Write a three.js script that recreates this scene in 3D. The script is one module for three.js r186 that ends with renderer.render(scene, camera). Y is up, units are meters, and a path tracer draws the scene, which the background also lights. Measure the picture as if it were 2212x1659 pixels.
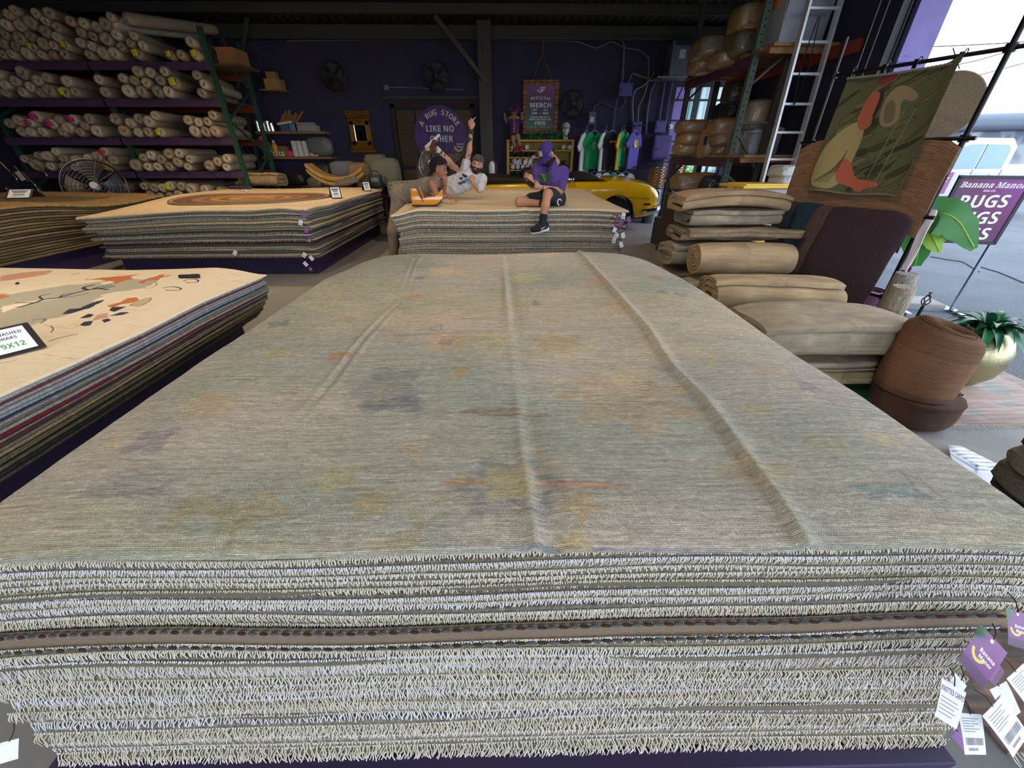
import * as THREE from 'three';
import { RoundedBoxGeometry } from 'three/addons/geometries/RoundedBoxGeometry.js';
import { mergeGeometries } from 'three/addons/utils/BufferGeometryUtils.js';
import { RectAreaLightUniformsLib } from 'three/addons/lights/RectAreaLightUniformsLib.js';

// ---------------------------------------------------------------- camera, sky, exposure
const scene = new THREE.Scene();
const EYE = 1.55, PITCH = 30.8 * Math.PI / 180, YAW = 1.0 * Math.PI / 180, FOC = 829.5;
const camera = new THREE.PerspectiveCamera(90, 2212 / 1659, 0.05, 300);
camera.position.set(0, EYE, 0);
camera.rotation.set(-PITCH, -YAW, 0, 'YXZ');
const renderer = new THREE.WebGLRenderer({ antialias: true });
renderer.toneMapping = THREE.LinearToneMapping;
renderer.toneMappingExposure = 1.32;
renderer.shadowMap.enabled = true;
RectAreaLightUniformsLib.init();
const SKY = 3.5, LAMP_CD = 26;
{ // overcast sky: bright thin cloud, a little bluer overhead, soft cloud noise
  const w = 256, h = 128, d = new Float32Array(w * h * 4);
  const hsh = (x, y) => { const s = Math.sin(x * 127.1 + y * 311.7) * 43758.5453; return s - Math.floor(s); };
  const vn = (x, y, per) => { const xi = Math.floor(x), yi = Math.floor(y), fx = x - xi, fy = y - yi, m = (a) => ((a % per) + per) % per;
    const a = hsh(m(xi), yi), b = hsh(m(xi + 1), yi), c = hsh(m(xi), yi + 1), e = hsh(m(xi + 1), yi + 1), sx = fx * fx * (3 - 2 * fx), sy = fy * fy * (3 - 2 * fy);
    return a + (b - a) * sx + (c - a) * sy + (a - b - c + e) * sx * sy; };
  for (let j = 0; j < h; j++) for (let i = 0; i < w; i++) {
    const el = (j + 0.5) / h - 0.5, n = 0.6 * vn(i / 32, j / 10, 8) + 0.4 * vn(i / 11, j / 4, 23.27);
    const k = SKY * (0.88 + 0.24 * n), up = Math.max(0, el * 2), o = (j * w + i) * 4;
    d[o] = k * (0.86 - 0.10 * up); d[o + 1] = k * (0.95 - 0.04 * up); d[o + 2] = k * 1.10; d[o + 3] = 1;
  }
  const t = new THREE.DataTexture(d, w, h, THREE.RGBAFormat, THREE.FloatType);
  t.mapping = THREE.EquirectangularReflectionMapping; t.magFilter = t.minFilter = THREE.LinearFilter; t.wrapS = THREE.RepeatWrapping; t.needsUpdate = true;
  scene.background = t; scene.environment = t;
}

// ---------------------------------------------------------------- helpers
const PI = Math.PI, cos = Math.cos, sin = Math.sin, abs = Math.abs, max = Math.max, min = Math.min, hyp = Math.hypot;
const V3 = (x, y, z) => new THREE.Vector3(x, y, z);
const clamp = (x, a = 0, b = 1) => x < a ? a : x > b ? b : x, lerp = (a, b, t) => a + (b - a) * t;
const sstep = (a, b, x) => { const t = clamp((x - a) / (b - a)); return t * t * (3 - 2 * t); };
const rng = (s) => () => { s |= 0; s = s + 0x6D2B79F5 | 0; let t = Math.imul(s ^ s >>> 15, 1 | s); t = t + Math.imul(t ^ t >>> 7, 61 | t) ^ t; return ((t ^ t >>> 14) >>> 0) / 4294967296; };
const h2 = (x, y) => { let n = Math.imul(x | 0, 374761393) + Math.imul(y | 0, 668265263) | 0; n = Math.imul(n ^ n >>> 13, 1274126177); return ((n ^ n >>> 16) >>> 0) / 4294967296; };
const vnoise = (x, y) => { const xi = Math.floor(x), yi = Math.floor(y), fx = x - xi, fy = y - yi, u = fx * fx * (3 - 2 * fx), v = fy * fy * (3 - 2 * fy), a = h2(xi, yi), b = h2(xi + 1, yi), c = h2(xi, yi + 1), d = h2(xi + 1, yi + 1); return a + (b - a) * u + (c - a) * v + (a - b - c + d) * u * v; };
const fbm = (x, y, o = 4) => { let s = 0, a = 0.5, t = 0; for (let i = 0; i < o; i++) { s += a * vnoise(x, y); t += a; x = x * 2.03 + 17.1; y = y * 2.03 + 9.3; a *= 0.5; } return s / t; };
// a ray of the photograph (pixel of the 2212 x 1659 frame) met at depth D in front of the camera, or at height y
function ray(px, py) { const u = (px - 1106) / FOC, v = (py - 829.5) / FOC, F = cos(PITCH) - v * sin(PITCH), d = sin(PITCH) + v * cos(PITCH); return [u * cos(YAW) + F * sin(YAW), -d, F * cos(YAW) - u * sin(YAW)]; }
const at = (px, py, D) => { const r = ray(px, py), k = D / r[2]; return V3(r[0] * k, EYE + r[1] * k, -D); };
const onY = (px, py, y) => { const r = ray(px, py), k = (y - EYE) / r[1]; return V3(r[0] * k, y, -r[2] * k); };

const used = new Map();
const numbered = (n) => { const k = used.get(n) || 0; used.set(n, k + 1); return k ? n + '_' + String(k).padStart(3, '0') : n; };
function shade(o) { o.castShadow = o.receiveShadow = true; return o; }
function thing(name, label, category, group, pos, turn = 0) {
  const g = new THREE.Group(); g.name = numbered(name); scene.add(g);
  if (pos) g.position.set(pos[0], pos[1], pos[2]);
  g.rotation.y = turn; g.userData = { label, category }; if (group) g.userData.group = group; return g;
}
function part(name, geo, mat, parent, kind) {
  const m = shade(new THREE.Mesh(Array.isArray(geo) ? merge(geo) : geo, mat)); m.name = name; if (kind) m.userData.kind = kind; parent.add(m); return m;
}
function single(name, label, category, geo, mat, group) {
  const m = shade(new THREE.Mesh(Array.isArray(geo) ? merge(geo) : geo, mat)); m.name = numbered(name); m.userData = { label, category }; if (group) m.userData.group = group; scene.add(m); return m;
}
function struct(name, geo, mat, label, category) {
  const m = shade(new THREE.Mesh(Array.isArray(geo) ? merge(geo) : geo, mat)); m.name = numbered(name); m.userData = { kind: 'structure', label, category }; scene.add(m); return m;
}
function sgroup(name, label, category, pos) { const g = thing(name, label, category, null, pos); g.userData.kind = 'structure'; return g; }
function clone(o, label, group) { const c = o.clone(); c.name = numbered(o.name.replace(/_\d{3}$/, '')); c.userData = { ...o.userData }; if (label) c.userData.label = label; if (group) c.userData.group = group; scene.add(c); return c; }
function merge(list) {
  const L = list.map((g) => { const q = g.index ? g.toNonIndexed() : g; for (const k of Object.keys(q.attributes)) if (!['position', 'normal', 'uv'].includes(k)) q.deleteAttribute(k); if (!q.attributes.uv) q.setAttribute('uv', new THREE.BufferAttribute(new Float32Array(q.attributes.position.count * 2), 2)); return q; });
  return mergeGeometries(L, false);
}
const _m = new THREE.Matrix4(), _e = new THREE.Euler(), _q = new THREE.Quaternion();
function T(g, x = 0, y = 0, z = 0, rx = 0, ry = 0, rz = 0, sx = 1, sy = sx, sz = sx) { _q.setFromEuler(_e.set(rx, ry, rz)); _m.compose(V3(x, y, z), _q, V3(sx, sy, sz)); g.applyMatrix4(_m); return g; }
const box = (w, h, d, x = 0, y = 0, z = 0, rx = 0, ry = 0, rz = 0) => T(new THREE.BoxGeometry(w, h, d), x, y, z, rx, ry, rz);
const rbox = (w, h, d, x = 0, y = 0, z = 0, r = 0.01, s = 2, rx = 0, ry = 0, rz = 0) => T(new RoundedBoxGeometry(w, h, d, s, min(r, w / 2.05, h / 2.05, d / 2.05)), x, y, z, rx, ry, rz);
const cyl = (r0, r1, h, x = 0, y = 0, z = 0, n = 16, rx = 0, ry = 0, rz = 0, open = false) => T(new THREE.CylinderGeometry(r1, r0, h, n, 1, open), x, y, z, rx, ry, rz);
const sph = (r, x, y, z, sx = 1, sy = 1, sz = 1, n = 12) => T(new THREE.SphereGeometry(r, n * 1.5 | 0, n), x, y, z, 0, 0, 0, sx, sy, sz);
const tube = (pts, r, n = 24, k = 8, closed = false) => new THREE.TubeGeometry(new THREE.CatmullRomCurve3(pts.map((p) => p.isVector3 ? p : V3(...p)), closed, 'catmullrom', 0.3), n, r, k, closed);
const lathe = (pts, n = 24, x = 0, y = 0, z = 0) => T(new THREE.LatheGeometry(pts.map((p) => new THREE.Vector2(p[0], p[1])), n), x, y, z);
function rod(a, b, r, n = 8, r1 = r) { const A = a.isVector3 ? a : V3(...a), B = b.isVector3 ? b : V3(...b), d = B.clone().sub(A), g = new THREE.CylinderGeometry(r1, r, d.length(), n); g.applyQuaternion(new THREE.Quaternion().setFromUnitVectors(V3(0, 1, 0), d.clone().normalize())); g.translate((A.x + B.x) / 2, (A.y + B.y) / 2, (A.z + B.z) / 2); return g; }
function beam(a, b, w, h) { const A = a.isVector3 ? a : V3(...a), B = b.isVector3 ? b : V3(...b), d = B.clone().sub(A), L = d.length(), g = new THREE.BoxGeometry(w, h, L), m = new THREE.Matrix4().lookAt(A, B, abs(d.y) > 0.95 * L ? V3(0, 0, 1) : V3(0, 1, 0)); g.applyMatrix4(m); g.translate((A.x + B.x) / 2, (A.y + B.y) / 2, (A.z + B.z) / 2); return g; }
const shp = (pts) => { const s = new THREE.Shape(); pts.forEach((p, i) => i ? s.lineTo(p[0], p[1]) : s.moveTo(p[0], p[1])); return s; };
const extr = (pts, d, bev = 0, seg = 1) => new THREE.ExtrudeGeometry(Array.isArray(pts) ? shp(pts) : pts, { depth: d, bevelEnabled: bev > 0, bevelSize: bev, bevelThickness: bev, bevelSegments: seg, curveSegments: 12 });
// indexed grid surface f(s, t) -> [x, y, z]
function grid(nu, nv, f, closeU = false) {
  const p = [], uv = [], ix = [];
  for (let j = 0; j <= nv; j++) for (let i = 0; i <= nu; i++) { const q = f(i / nu, j / nv); p.push(q[0], q[1], q[2]); uv.push(q[3] ?? i / nu, q[4] ?? j / nv); }
  for (let j = 0; j < nv; j++) for (let i = 0; i < nu; i++) { const a = j * (nu + 1) + i, b = a + 1, c = a + nu + 1, d = c + 1; ix.push(a, b, d, a, d, c); }
  const g = new THREE.BufferGeometry(); g.setAttribute('position', new THREE.Float32BufferAttribute(p, 3)); g.setAttribute('uv', new THREE.Float32BufferAttribute(uv, 2)); g.setIndex(ix); g.computeVertexNormals();
  if (closeU) { const n = g.attributes.normal; for (let j = 0; j <= nv; j++) { const a = j * (nu + 1), b = a + nu, v = V3(n.getX(a) + n.getX(b), n.getY(a) + n.getY(b), n.getZ(a) + n.getZ(b)).normalize(); n.setXYZ(a, v.x, v.y, v.z); n.setXYZ(b, v.x, v.y, v.z); } }
  return g;
}
// textures
function dataTex(w, h, f, srgb = true, rep) {
  const d = new Uint8Array(w * h * 4);
  for (let j = 0; j < h; j++) for (let i = 0; i < w; i++) { const c = f(i, j), o = (j * w + i) * 4; if (c.length) { d[o] = c[0]; d[o + 1] = c[1]; d[o + 2] = c[2]; } else d[o] = d[o + 1] = d[o + 2] = c; d[o + 3] = 255; }
  const t = new THREE.DataTexture(d, w, h); if (srgb) t.colorSpace = THREE.SRGBColorSpace; t.magFilter = THREE.LinearFilter; t.minFilter = THREE.LinearMipmapLinearFilter; t.generateMipmaps = true; t.wrapS = t.wrapT = THREE.RepeatWrapping; if (rep) t.repeat.set(rep[0], rep[1]); t.needsUpdate = true; return t;
}
function canvasTex(w, h, draw) { const c = document.createElement('canvas'); c.width = w; c.height = h; const g = c.getContext('2d'); draw(g, w, h); const t = new THREE.CanvasTexture(c); t.colorSpace = THREE.SRGBColorSpace; t.wrapS = t.wrapT = THREE.ClampToEdgeWrapping; return t; }
const retex = (t, rx, ry) => { const c = t.clone(); c.repeat.set(rx, ry); c.needsUpdate = true; return c; };
const u8 = (x) => x < 0 ? 0 : x > 255 ? 255 : x | 0;
const wrapN = (i, j, n, s, o = 3) => { const a = fbm(i / s, j / s, o), b = fbm((i - n) / s, j / s, o), c = fbm(i / s, (j - n) / s, o), e = fbm((i - n) / s, (j - n) / s, o), x = i / n, y = j / n; return lerp(lerp(a, b, x), lerp(c, e, x), y); };
const TX = {
  fuzz: dataTex(256, 256, (i, j) => u8(200 + 74 * (wrapN(i, j, 256, 7, 3) - 0.5) * 2 + 44 * (h2(i, j) - 0.5))),           // wool: flecks and tufts, 1 repeat = 0.25 m
  fuzzB: dataTex(256, 256, (i, j) => u8(255 * (0.65 * wrapN(i, j, 256, 5, 3) + 0.35 * h2(i + 9, j))), false),
  weave: dataTex(256, 256, (i, j) => u8(128 + 62 * sin(j / 256 * PI * 2 * 40) + 30 * sin(i / 256 * PI * 2 * 32 + (Math.floor(j / 6.4) % 2) * PI) + 70 * (h2(i >> 1, j >> 1) - 0.5)), false),
  grunge: dataTex(256, 256, (i, j) => u8(210 + 80 * (wrapN(i, j, 256, 40, 5) - 0.5) + 12 * (h2(i, j) - 0.5))),
  wood: dataTex(256, 256, (i, j) => { const n = wrapN(i * 0.12 | 0, j, 256, 6, 3), g = fbm(i / 90, j / 3, 3); return u8(200 + 70 * (g - 0.5) + 20 * (h2(i >> 4, j) - 0.5)); }),
  crinkle: dataTex(256, 256, (i, j) => u8(255 * abs(2 * wrapN(i, j, 256, 26, 4) - 1)), false),
};
for (const k of ['fuzz', 'fuzzB']) TX[k + '4'] = retex(TX[k], 4, 4);
const mats = new Map();
const mat = (hex, rough = 0.7, o = {}) => { const k = hex + '|' + rough + '|' + JSON.stringify(o, (a, b) => b && b.isTexture ? b.uuid : b); if (!mats.has(k)) mats.set(k, new (o.clearcoat || o.transmission || o.sheen || o.anisotropy ? THREE.MeshPhysicalMaterial : THREE.MeshStandardMaterial)({ color: hex, roughness: rough, side: THREE.DoubleSide, ...o })); return mats.get(k); };
const wool = (hex, r = 0.95) => mat(hex, r, { map: TX.fuzz4, bumpMap: TX.fuzzB4, bumpScale: 0.003 });
const cloth = (hex, r = 0.9) => mat(hex, r, { bumpMap: TX.fuzzB4, bumpScale: 0.0012 });
const paint = (hex, r = 0.55) => mat(hex, r, { map: TX.grunge });
const wood = (hex, r = 0.6) => mat(hex, r, { map: TX.wood });
const metal = (hex, r = 0.35, m = 1) => mat(hex, r, { metalness: m });
// ---------------------------------------------------------------- the building
const XW = 4.15, DJ = 5.19, DB = 11.6;
const purple = paint(0x3c3752, 0.85), navy = paint(0x32374e, 0.8), darkSteel = paint(0x4a463c, 0.7);
const concTex = retex(TX.grunge, 0.35, 0.35), concrete = mat(0xaaa7a2, 0.75, { map: concTex, bumpMap: concTex, bumpScale: 0.004 });
const uvm = (g, s = 1) => { const p = g.attributes.position, n = g.attributes.normal, u = g.attributes.uv; for (let i = 0; i < p.count; i++) { const ax = abs(n.getX(i)), ay = abs(n.getY(i)), az = abs(n.getZ(i)); if (ay > ax && ay > az) u.setXY(i, p.getX(i) * s, p.getZ(i) * s); else if (ax > az) u.setXY(i, p.getZ(i) * s, p.getY(i) * s); else u.setXY(i, p.getX(i) * s, p.getY(i) * s); } return g; };
const wallBox = (x0, x1, y0, y1, D0, D1) => uvm(box(x1 - x0, y1 - y0, D1 - D0, (x0 + x1) / 2, (y0 + y1) / 2, -(D0 + D1) / 2), 0.5);
struct('floor', [wallBox(-11, XW, -0.2, 0, -3.5, 8.2), wallBox(-11, 6, -0.2, 0, 8.2, DB)], concrete, 'worn grey concrete warehouse floor with stains', 'floor');
// back wall with an opening for the steel window at its right end
const WX0 = 4.2, WX1 = 5.72, WY0 = 0.15, WY1 = 3.0;
struct('wall_back', [wallBox(-11.25, WX0, 0, 4.6, DB, DB + 0.25), wallBox(WX1, 6.28, 0, 4.6, DB, DB + 0.25), wallBox(WX0, WX1, 0, WY0, DB, DB + 0.25), wallBox(WX0, WX1, WY1, 4.6, DB, DB + 0.25)], purple, 'dark purple painted block wall behind the merchandise shelf', 'wall');
struct('wall_left', wallBox(-11.25, -11, 0, 7, -3.75, DB), purple, 'dark left wall beyond the carpet rack', 'wall');
struct('wall_right', [wallBox(XW, XW + 0.28, 0, 7, DJ + 0.01, 8.2), wallBox(XW, XW + 0.28, 3.7, 7, -2.6, DJ + 0.01), wallBox(XW, XW + 0.28, 0, 7, -3.75, -2.6), wallBox(XW + 0.28, 6, 0, 6, 7.95, 8.2), wallBox(6, 6.28, 0, 6, 7.95, 8.4), wallBox(6, 6.28, 0, 6, 11.35, DB), wallBox(6, 6.28, 3.5, 6, 8.4, 11.35)], navy, 'dark navy side wall beside the big open doorway, with a side doorway beyond', 'wall');
struct('trim_1', [wallBox(XW + 0.02, XW + 0.34, 0, 3.7, DJ - 0.02, DJ + 0.01), box(0.02, 0.012, 0.004, XW + 0.1, 2.45, -(DJ - 0.022)), box(0.31, 0.006, 0.006, XW + 0.18, 2.4, -(DJ - 0.023))], paint(0x8577c4, 0.6), 'purple painted jamb of the big open doorway', 'door jamb');
struct('wall_front', [wallBox(-11.25, -4.6, 0, 7.2, -3.75, -3.5), wallBox(3.4, XW, 0, 7.2, -3.75, -3.5), wallBox(-4.6, 3.4, 3.3, 7.2, -3.75, -3.5)], navy, 'front wall around the front roll-up doorway', 'wall');
{ // roof: corrugated sheet over purlins, rising from the back wall
  const rise = (D) => 3.98 + (DB - D) * 0.2, per = 0.19, nx = Math.round(17.6 / per) * 6;
  const g = grid(nx, 6, (s, t) => { const x = -11.3 + s * 17.6, D = DB + 0.3 - t * 15.7; return [x, rise(D) + 0.09 + 0.022 * sin(s * 17.6 / per * 2 * PI), -D, x, D]; });
  const r = sgroup('ceiling', 'dark corrugated metal roof on steel purlins', 'ceiling');
  const rust = mat(0x57534a, 0.55, { map: retex(TX.grunge, 0.8, 0.25), metalness: 0.3 });
  part('corrugated_sheet', g, rust, r);
  part('roof_deck', [T(new THREE.BoxGeometry(17.7, 0.06, 15.9), -2.5, rise(4) + 0.17, -4, Math.atan(0.2))], darkSteel, r);
  for (const D of [10.72, 9.2, 7.4, 5.4, 3.2, 1, -1.5]) part('purlin', box(17, 0.16, 0.08, -2.5, rise(D) - 0.03, -D), darkSteel, r);
  struct('trim_2', [box(17.2, 0.2, 0.22, -2.6, 3.92, -DB + 0.12), box(17.2, 0.05, 0.1, -2.6, 3.8, -DB + 0.22)], darkSteel, 'long dark steel beam along the top of the purple wall', 'beam');
  // steel column in front of the purple wall, with its knee braces
  const cx = -0.42, cD = 11.25, c = thing('steel_column', 'dark steel column beside the merchandise sign', 'column', null, [cx, 0, -cD]);
  part('flange', [box(0.3, rise(cD), 0.025, 0, rise(cD) / 2, 0.12), box(0.3, rise(cD), 0.025, 0, rise(cD) / 2, -0.12)], darkSteel, c);
  part('web', box(0.025, rise(cD), 0.24, 0, rise(cD) / 2, 0), darkSteel, c);
  part('base_plate', box(0.45, 0.03, 0.4, 0, 0.015, 0), darkSteel, c);
  part('knee_brace', beam([0, 3.0, 0.1], [-1.0, 4.02, 0.5], 0.09, 0.09), darkSteel, c);
  const gsteel = paint(0x4d5143, 0.7);
  const c2 = thing('lattice_column', 'dark lattice truss column beside the carpet rack', 'column', null, [-6.4, 0, -11.42]);
  for (const dx of [-0.16, 0.16]) part('chord', box(0.1, rise(11.42), 0.1, dx, rise(11.42) / 2, 0), gsteel, c2);
  for (let i = 0; i < 7; i++) part('lacing', beam([i % 2 ? -0.16 : 0.16, 0.2 + i * 0.58, 0.05], [i % 2 ? 0.16 : -0.16, 0.78 + i * 0.58, 0.05], 0.05, 0.02), gsteel, c2);
  part('knee_brace', beam([0, 3.05, 0.2], [-1.9, 4.2, 0.6], 0.12, 0.1), gsteel, c2);
  part('knee_brace', beam([0.1, 2.6, 0.2], [1.0, 4.05, 0.4], 0.07, 0.05), gsteel, c2);
  part('base_plate', box(0.6, 0.03, 0.3, 0, 0.015, 0), gsteel, c2);
}
{ // brown panelled door behind the round sign
  const d = sgroup('door_1', 'brown panelled sliding door behind the round sign', 'door', [-1.72, 0, -DB + 0.03]);
  const dm = wood(0x5b4a31, 0.8), dm2 = wood(0x6a5739, 0.8);
  part('door_frame', [box(0.1, 2.62, 0.06, -1.0, 1.31, 0), box(0.1, 2.62, 0.06, 0.95, 1.31, 0), box(2.05, 0.1, 0.06, -0.02, 2.6, 0)], wood(0x3d3122, 0.8), d);
  for (let i = 0; i < 4; i++) for (let j = 0; j < 2; j++) part('panel', rbox(0.45, 1.2, 0.04, -0.71 + i * 0.47, 0.62 + j * 1.28, 0, 0.012, 1), (i + j) % 2 ? dm : dm2, d);
  part('rail', box(2.6, 0.06, 0.05, 0.1, 2.74, 0.03), darkSteel, d);
}
{ // steel casement window at the right end of the back wall
  const w = sgroup('window_1', 'dark steel-framed window with small panes', 'window', [0, 0, -DB]);
  const fm = paint(0x2b2a33, 0.6), gl = mat(0xffffff, 0.03, { transmission: 1, thickness: 0, ior: 1.45 });
  const xs = [WX0, 4.5, 4.78, 5.1, 5.42, WX1], ys = [WY0, 0.6, 1.0, 1.4, 1.85, 2.3, 2.72, WY1];
  xs.forEach((x, i) => part('mullion', box(i === 2 ? 0.13 : 0.045, WY1 - WY0, 0.07, x, (WY0 + WY1) / 2, -0.1), fm, w));
  ys.forEach((y) => part('glazing_bar', box(WX1 - WX0, 0.04, 0.06, (WX0 + WX1) / 2, y, -0.1), fm, w));
  for (let i = 0; i < 5; i++) for (let j = 0; j < 7; j++) part('pane', box(xs[i + 1] - xs[i] - 0.03, ys[j + 1] - ys[j] - 0.03, 0.004, (xs[i] + xs[i + 1]) / 2, (ys[j] + ys[j + 1]) / 2, -0.1), gl, w);
}
{ // door track and cables on the wall beside the opening
  const t = thing('door_track', 'black vertical roll-up door track with steel cables beside the purple jamb', 'door track', null, [XW - 0.06, 0, -(DJ + 0.1)]);
  part('channel', [box(0.1, 3.9, 0.02, 0, 1.95, 0.05), box(0.02, 3.9, 0.14, 0.04, 1.95, 0)], paint(0x1d1d24, 0.6), t);
  for (const k of [0.17, 0.3]) part('cable', rod([-0.02, 0.3, -k], [-0.02, 3.9, -k], 0.006, 6), metal(0xb8c0c8, 0.4), t);
}
// ---------------------------------------------------------------- hanging warm high-bay lamps (above the frame)
function highBay(x, D, y, where, cd = LAMP_CD, hue = 0xffdcb0) {
  const g = thing('high_bay_lamp', 'round metal high-bay lamp hanging above the ' + where, 'lamp', 'high-bay lamps', [x, y, -D]);
  part('shade', lathe([[0.05, 0.26], [0.09, 0.25], [0.12, 0.16], [0.26, 0.0], [0.262, -0.01], [0.255, 0.0], [0.11, 0.15], [0.05, 0.22]], 28), paint(0x3c3f40, 0.5), g);
  part('ballast', rbox(0.16, 0.16, 0.16, 0, 0.34, 0, 0.02, 1), darkSteel, g);
  part('hook', rod([0, 0.42, 0], [0, 0.42 + 0.6, 0], 0.008, 6), darkSteel, g);
  part('lamp_lens', cyl(0.22, 0.22, 0.01, 0, 0.035, 0, 24), mat(0xfff0d8, 0.5, { emissive: 0xffd9a0, emissiveIntensity: 3 }), g);
  const l = new THREE.SpotLight(hue, cd, 0, 1.15, 0.5, 2); l.position.set(0, 0.02, 0); l.target.position.set(0, -3, 0); l.castShadow = true; l.shadow.radius = 8; g.add(l); g.add(l.target);
}
highBay(-4.3, 7.4, 4.1, 'stack with the oval rug', LAMP_CD * 1.15); highBay(-3.1, 2.2, 5.0, 'flowered rug stack', LAMP_CD * 1.25, 0xffecd2); highBay(0.1, 8.2, 4.2, 'stack where the men sit', LAMP_CD * 0.5, 0xffe6c6); highBay(-8.0, 6.2, 4.6, 'tan rug stack', LAMP_CD * 0.4); highBay(-0.2, 1.2, 5.2, 'near half of the foreground rug stack', LAMP_CD * 0.85, 0xffe2bd); highBay(0.3, 3.6, 5.0, 'far half of the foreground rug stack', LAMP_CD * 0.95, 0xffe2bd);
// ---------------------------------------------------------------- rug stacks
// one rug as a slab: outline [[x, z]...] closed, top height yT(x, z), thickness th
function slab(out, yT, th) {
  const n = out.length, prof = [[-0.05, 0], [-0.28 * th, 0.04 * th], [0, 0.3 * th], [0.06 * th, 0.6 * th], [-0.14 * th, 0.9 * th], [-0.45 * th, 1.0 * th], [-0.05, 1.0 * th]];
  const nor = out.map((p, i) => { const a = out[(i + n - 1) % n], b = out[(i + 1) % n]; let nx = b[1] - a[1], nz = -(b[0] - a[0]); const l = hyp(nx, nz) || 1; return [nx / l, nz / l]; });
  let area = 0; out.forEach((p, i) => { const b = out[(i + 1) % n]; area += p[0] * b[1] - b[0] * p[1]; }); const sg = area > 0 ? 1 : -1;
  let cx = 0, cz = 0; out.forEach((p) => { cx += p[0] / n; cz += p[1] / n; });
  const pos = [], uv = [], ix = []; let L = 0;
  for (let i = 0; i <= n; i++) { const k = i % n, p = out[k]; if (i) L += hyp(p[0] - out[i - 1][0], p[1] - out[i - 1][1]); let v = 0;
    prof.forEach((q, j) => { const x = p[0] + sg * nor[k][0] * q[0], z = p[1] + sg * nor[k][1] * q[0]; if (j) v += hyp(q[0] - prof[j - 1][0], q[1] - prof[j - 1][1]); pos.push(x, yT(p[0], p[1]) - th + q[1], z); uv.push(L, v); }); }
  const m = prof.length;
  for (let i = 0; i < n; i++) for (let j = 0; j < m - 1; j++) { const a = i * m + j, b = a + 1, c = a + m, d = c + 1; if (sg > 0) ix.push(a, b, d, a, d, c); else ix.push(a, d, b, a, c, d); }
  const c0 = pos.length / 3; pos.push(cx, yT(cx, cz), cz, cx, yT(cx, cz) - th, cz); uv.push(cx, cz, cx, cz);
  for (let i = 0; i < n; i++) { const a = i * m + m - 1, b = a + m, e = i * m, f = e + m; if (sg > 0) ix.push(a, c0, b, e, f, c0 + 1); else ix.push(a, b, c0, e, c0 + 1, f); }
  const g = new THREE.BufferGeometry(); g.setAttribute('position', new THREE.Float32BufferAttribute(pos, 3)); g.setAttribute('uv', new THREE.Float32BufferAttribute(uv, 2)); g.setIndex(ix); g.computeVertexNormals(); return g;
}
// outline of a rug with slightly wandering edges: e = {x0, x1, D0, D1}, nz(side, s) noise in metres
function outline(e, step, nz, r = 0.06) {
  const o = [], W = e.x1 - e.x0, L = e.D1 - e.D0, add = (x, D) => o.push([x, -D]);
  const run = (len) => { const a = [], n = max(2, Math.round((len - 2 * r) / step)); for (let i = 0; i <= n; i++) a.push(r + (len - 2 * r) * i / n); return a; };
  const arc = (cx, cD, a0, ox, oD) => { for (const q of [0.25, 0.5, 0.75]) { const an = a0 + q * PI / 2; add(cx + r * cos(an) + ox, cD + r * sin(an) + oD); } };
  const n0 = (s) => nz(0, s), n1 = (s) => nz(1, s), n2 = (s) => nz(2, s), n3 = (s) => nz(3, s);
  for (const s of run(W)) add(e.x0 + s, e.D0 + n0(s)); arc(e.x1 - r, e.D0 + r, -PI / 2, n1(0) * 0.5, n0(W) * 0.5);
  for (const s of run(L)) add(e.x1 + n1(s), e.D0 + s); arc(e.x1 - r, e.D1 - r, 0, n1(L) * 0.5, n2(0) * 0.5);
  for (const s of run(W)) add(e.x1 - s, e.D1 + n2(s)); arc(e.x0 + r, e.D1 - r, PI / 2, n3(0) * 0.5, n2(W) * 0.5);
  for (const s of run(L)) add(e.x0 + n3(s), e.D1 - s); arc(e.x0 + r, e.D0 + r, PI, n3(L) * 0.5, n0(0) * 0.5);
  return o;
}
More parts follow.
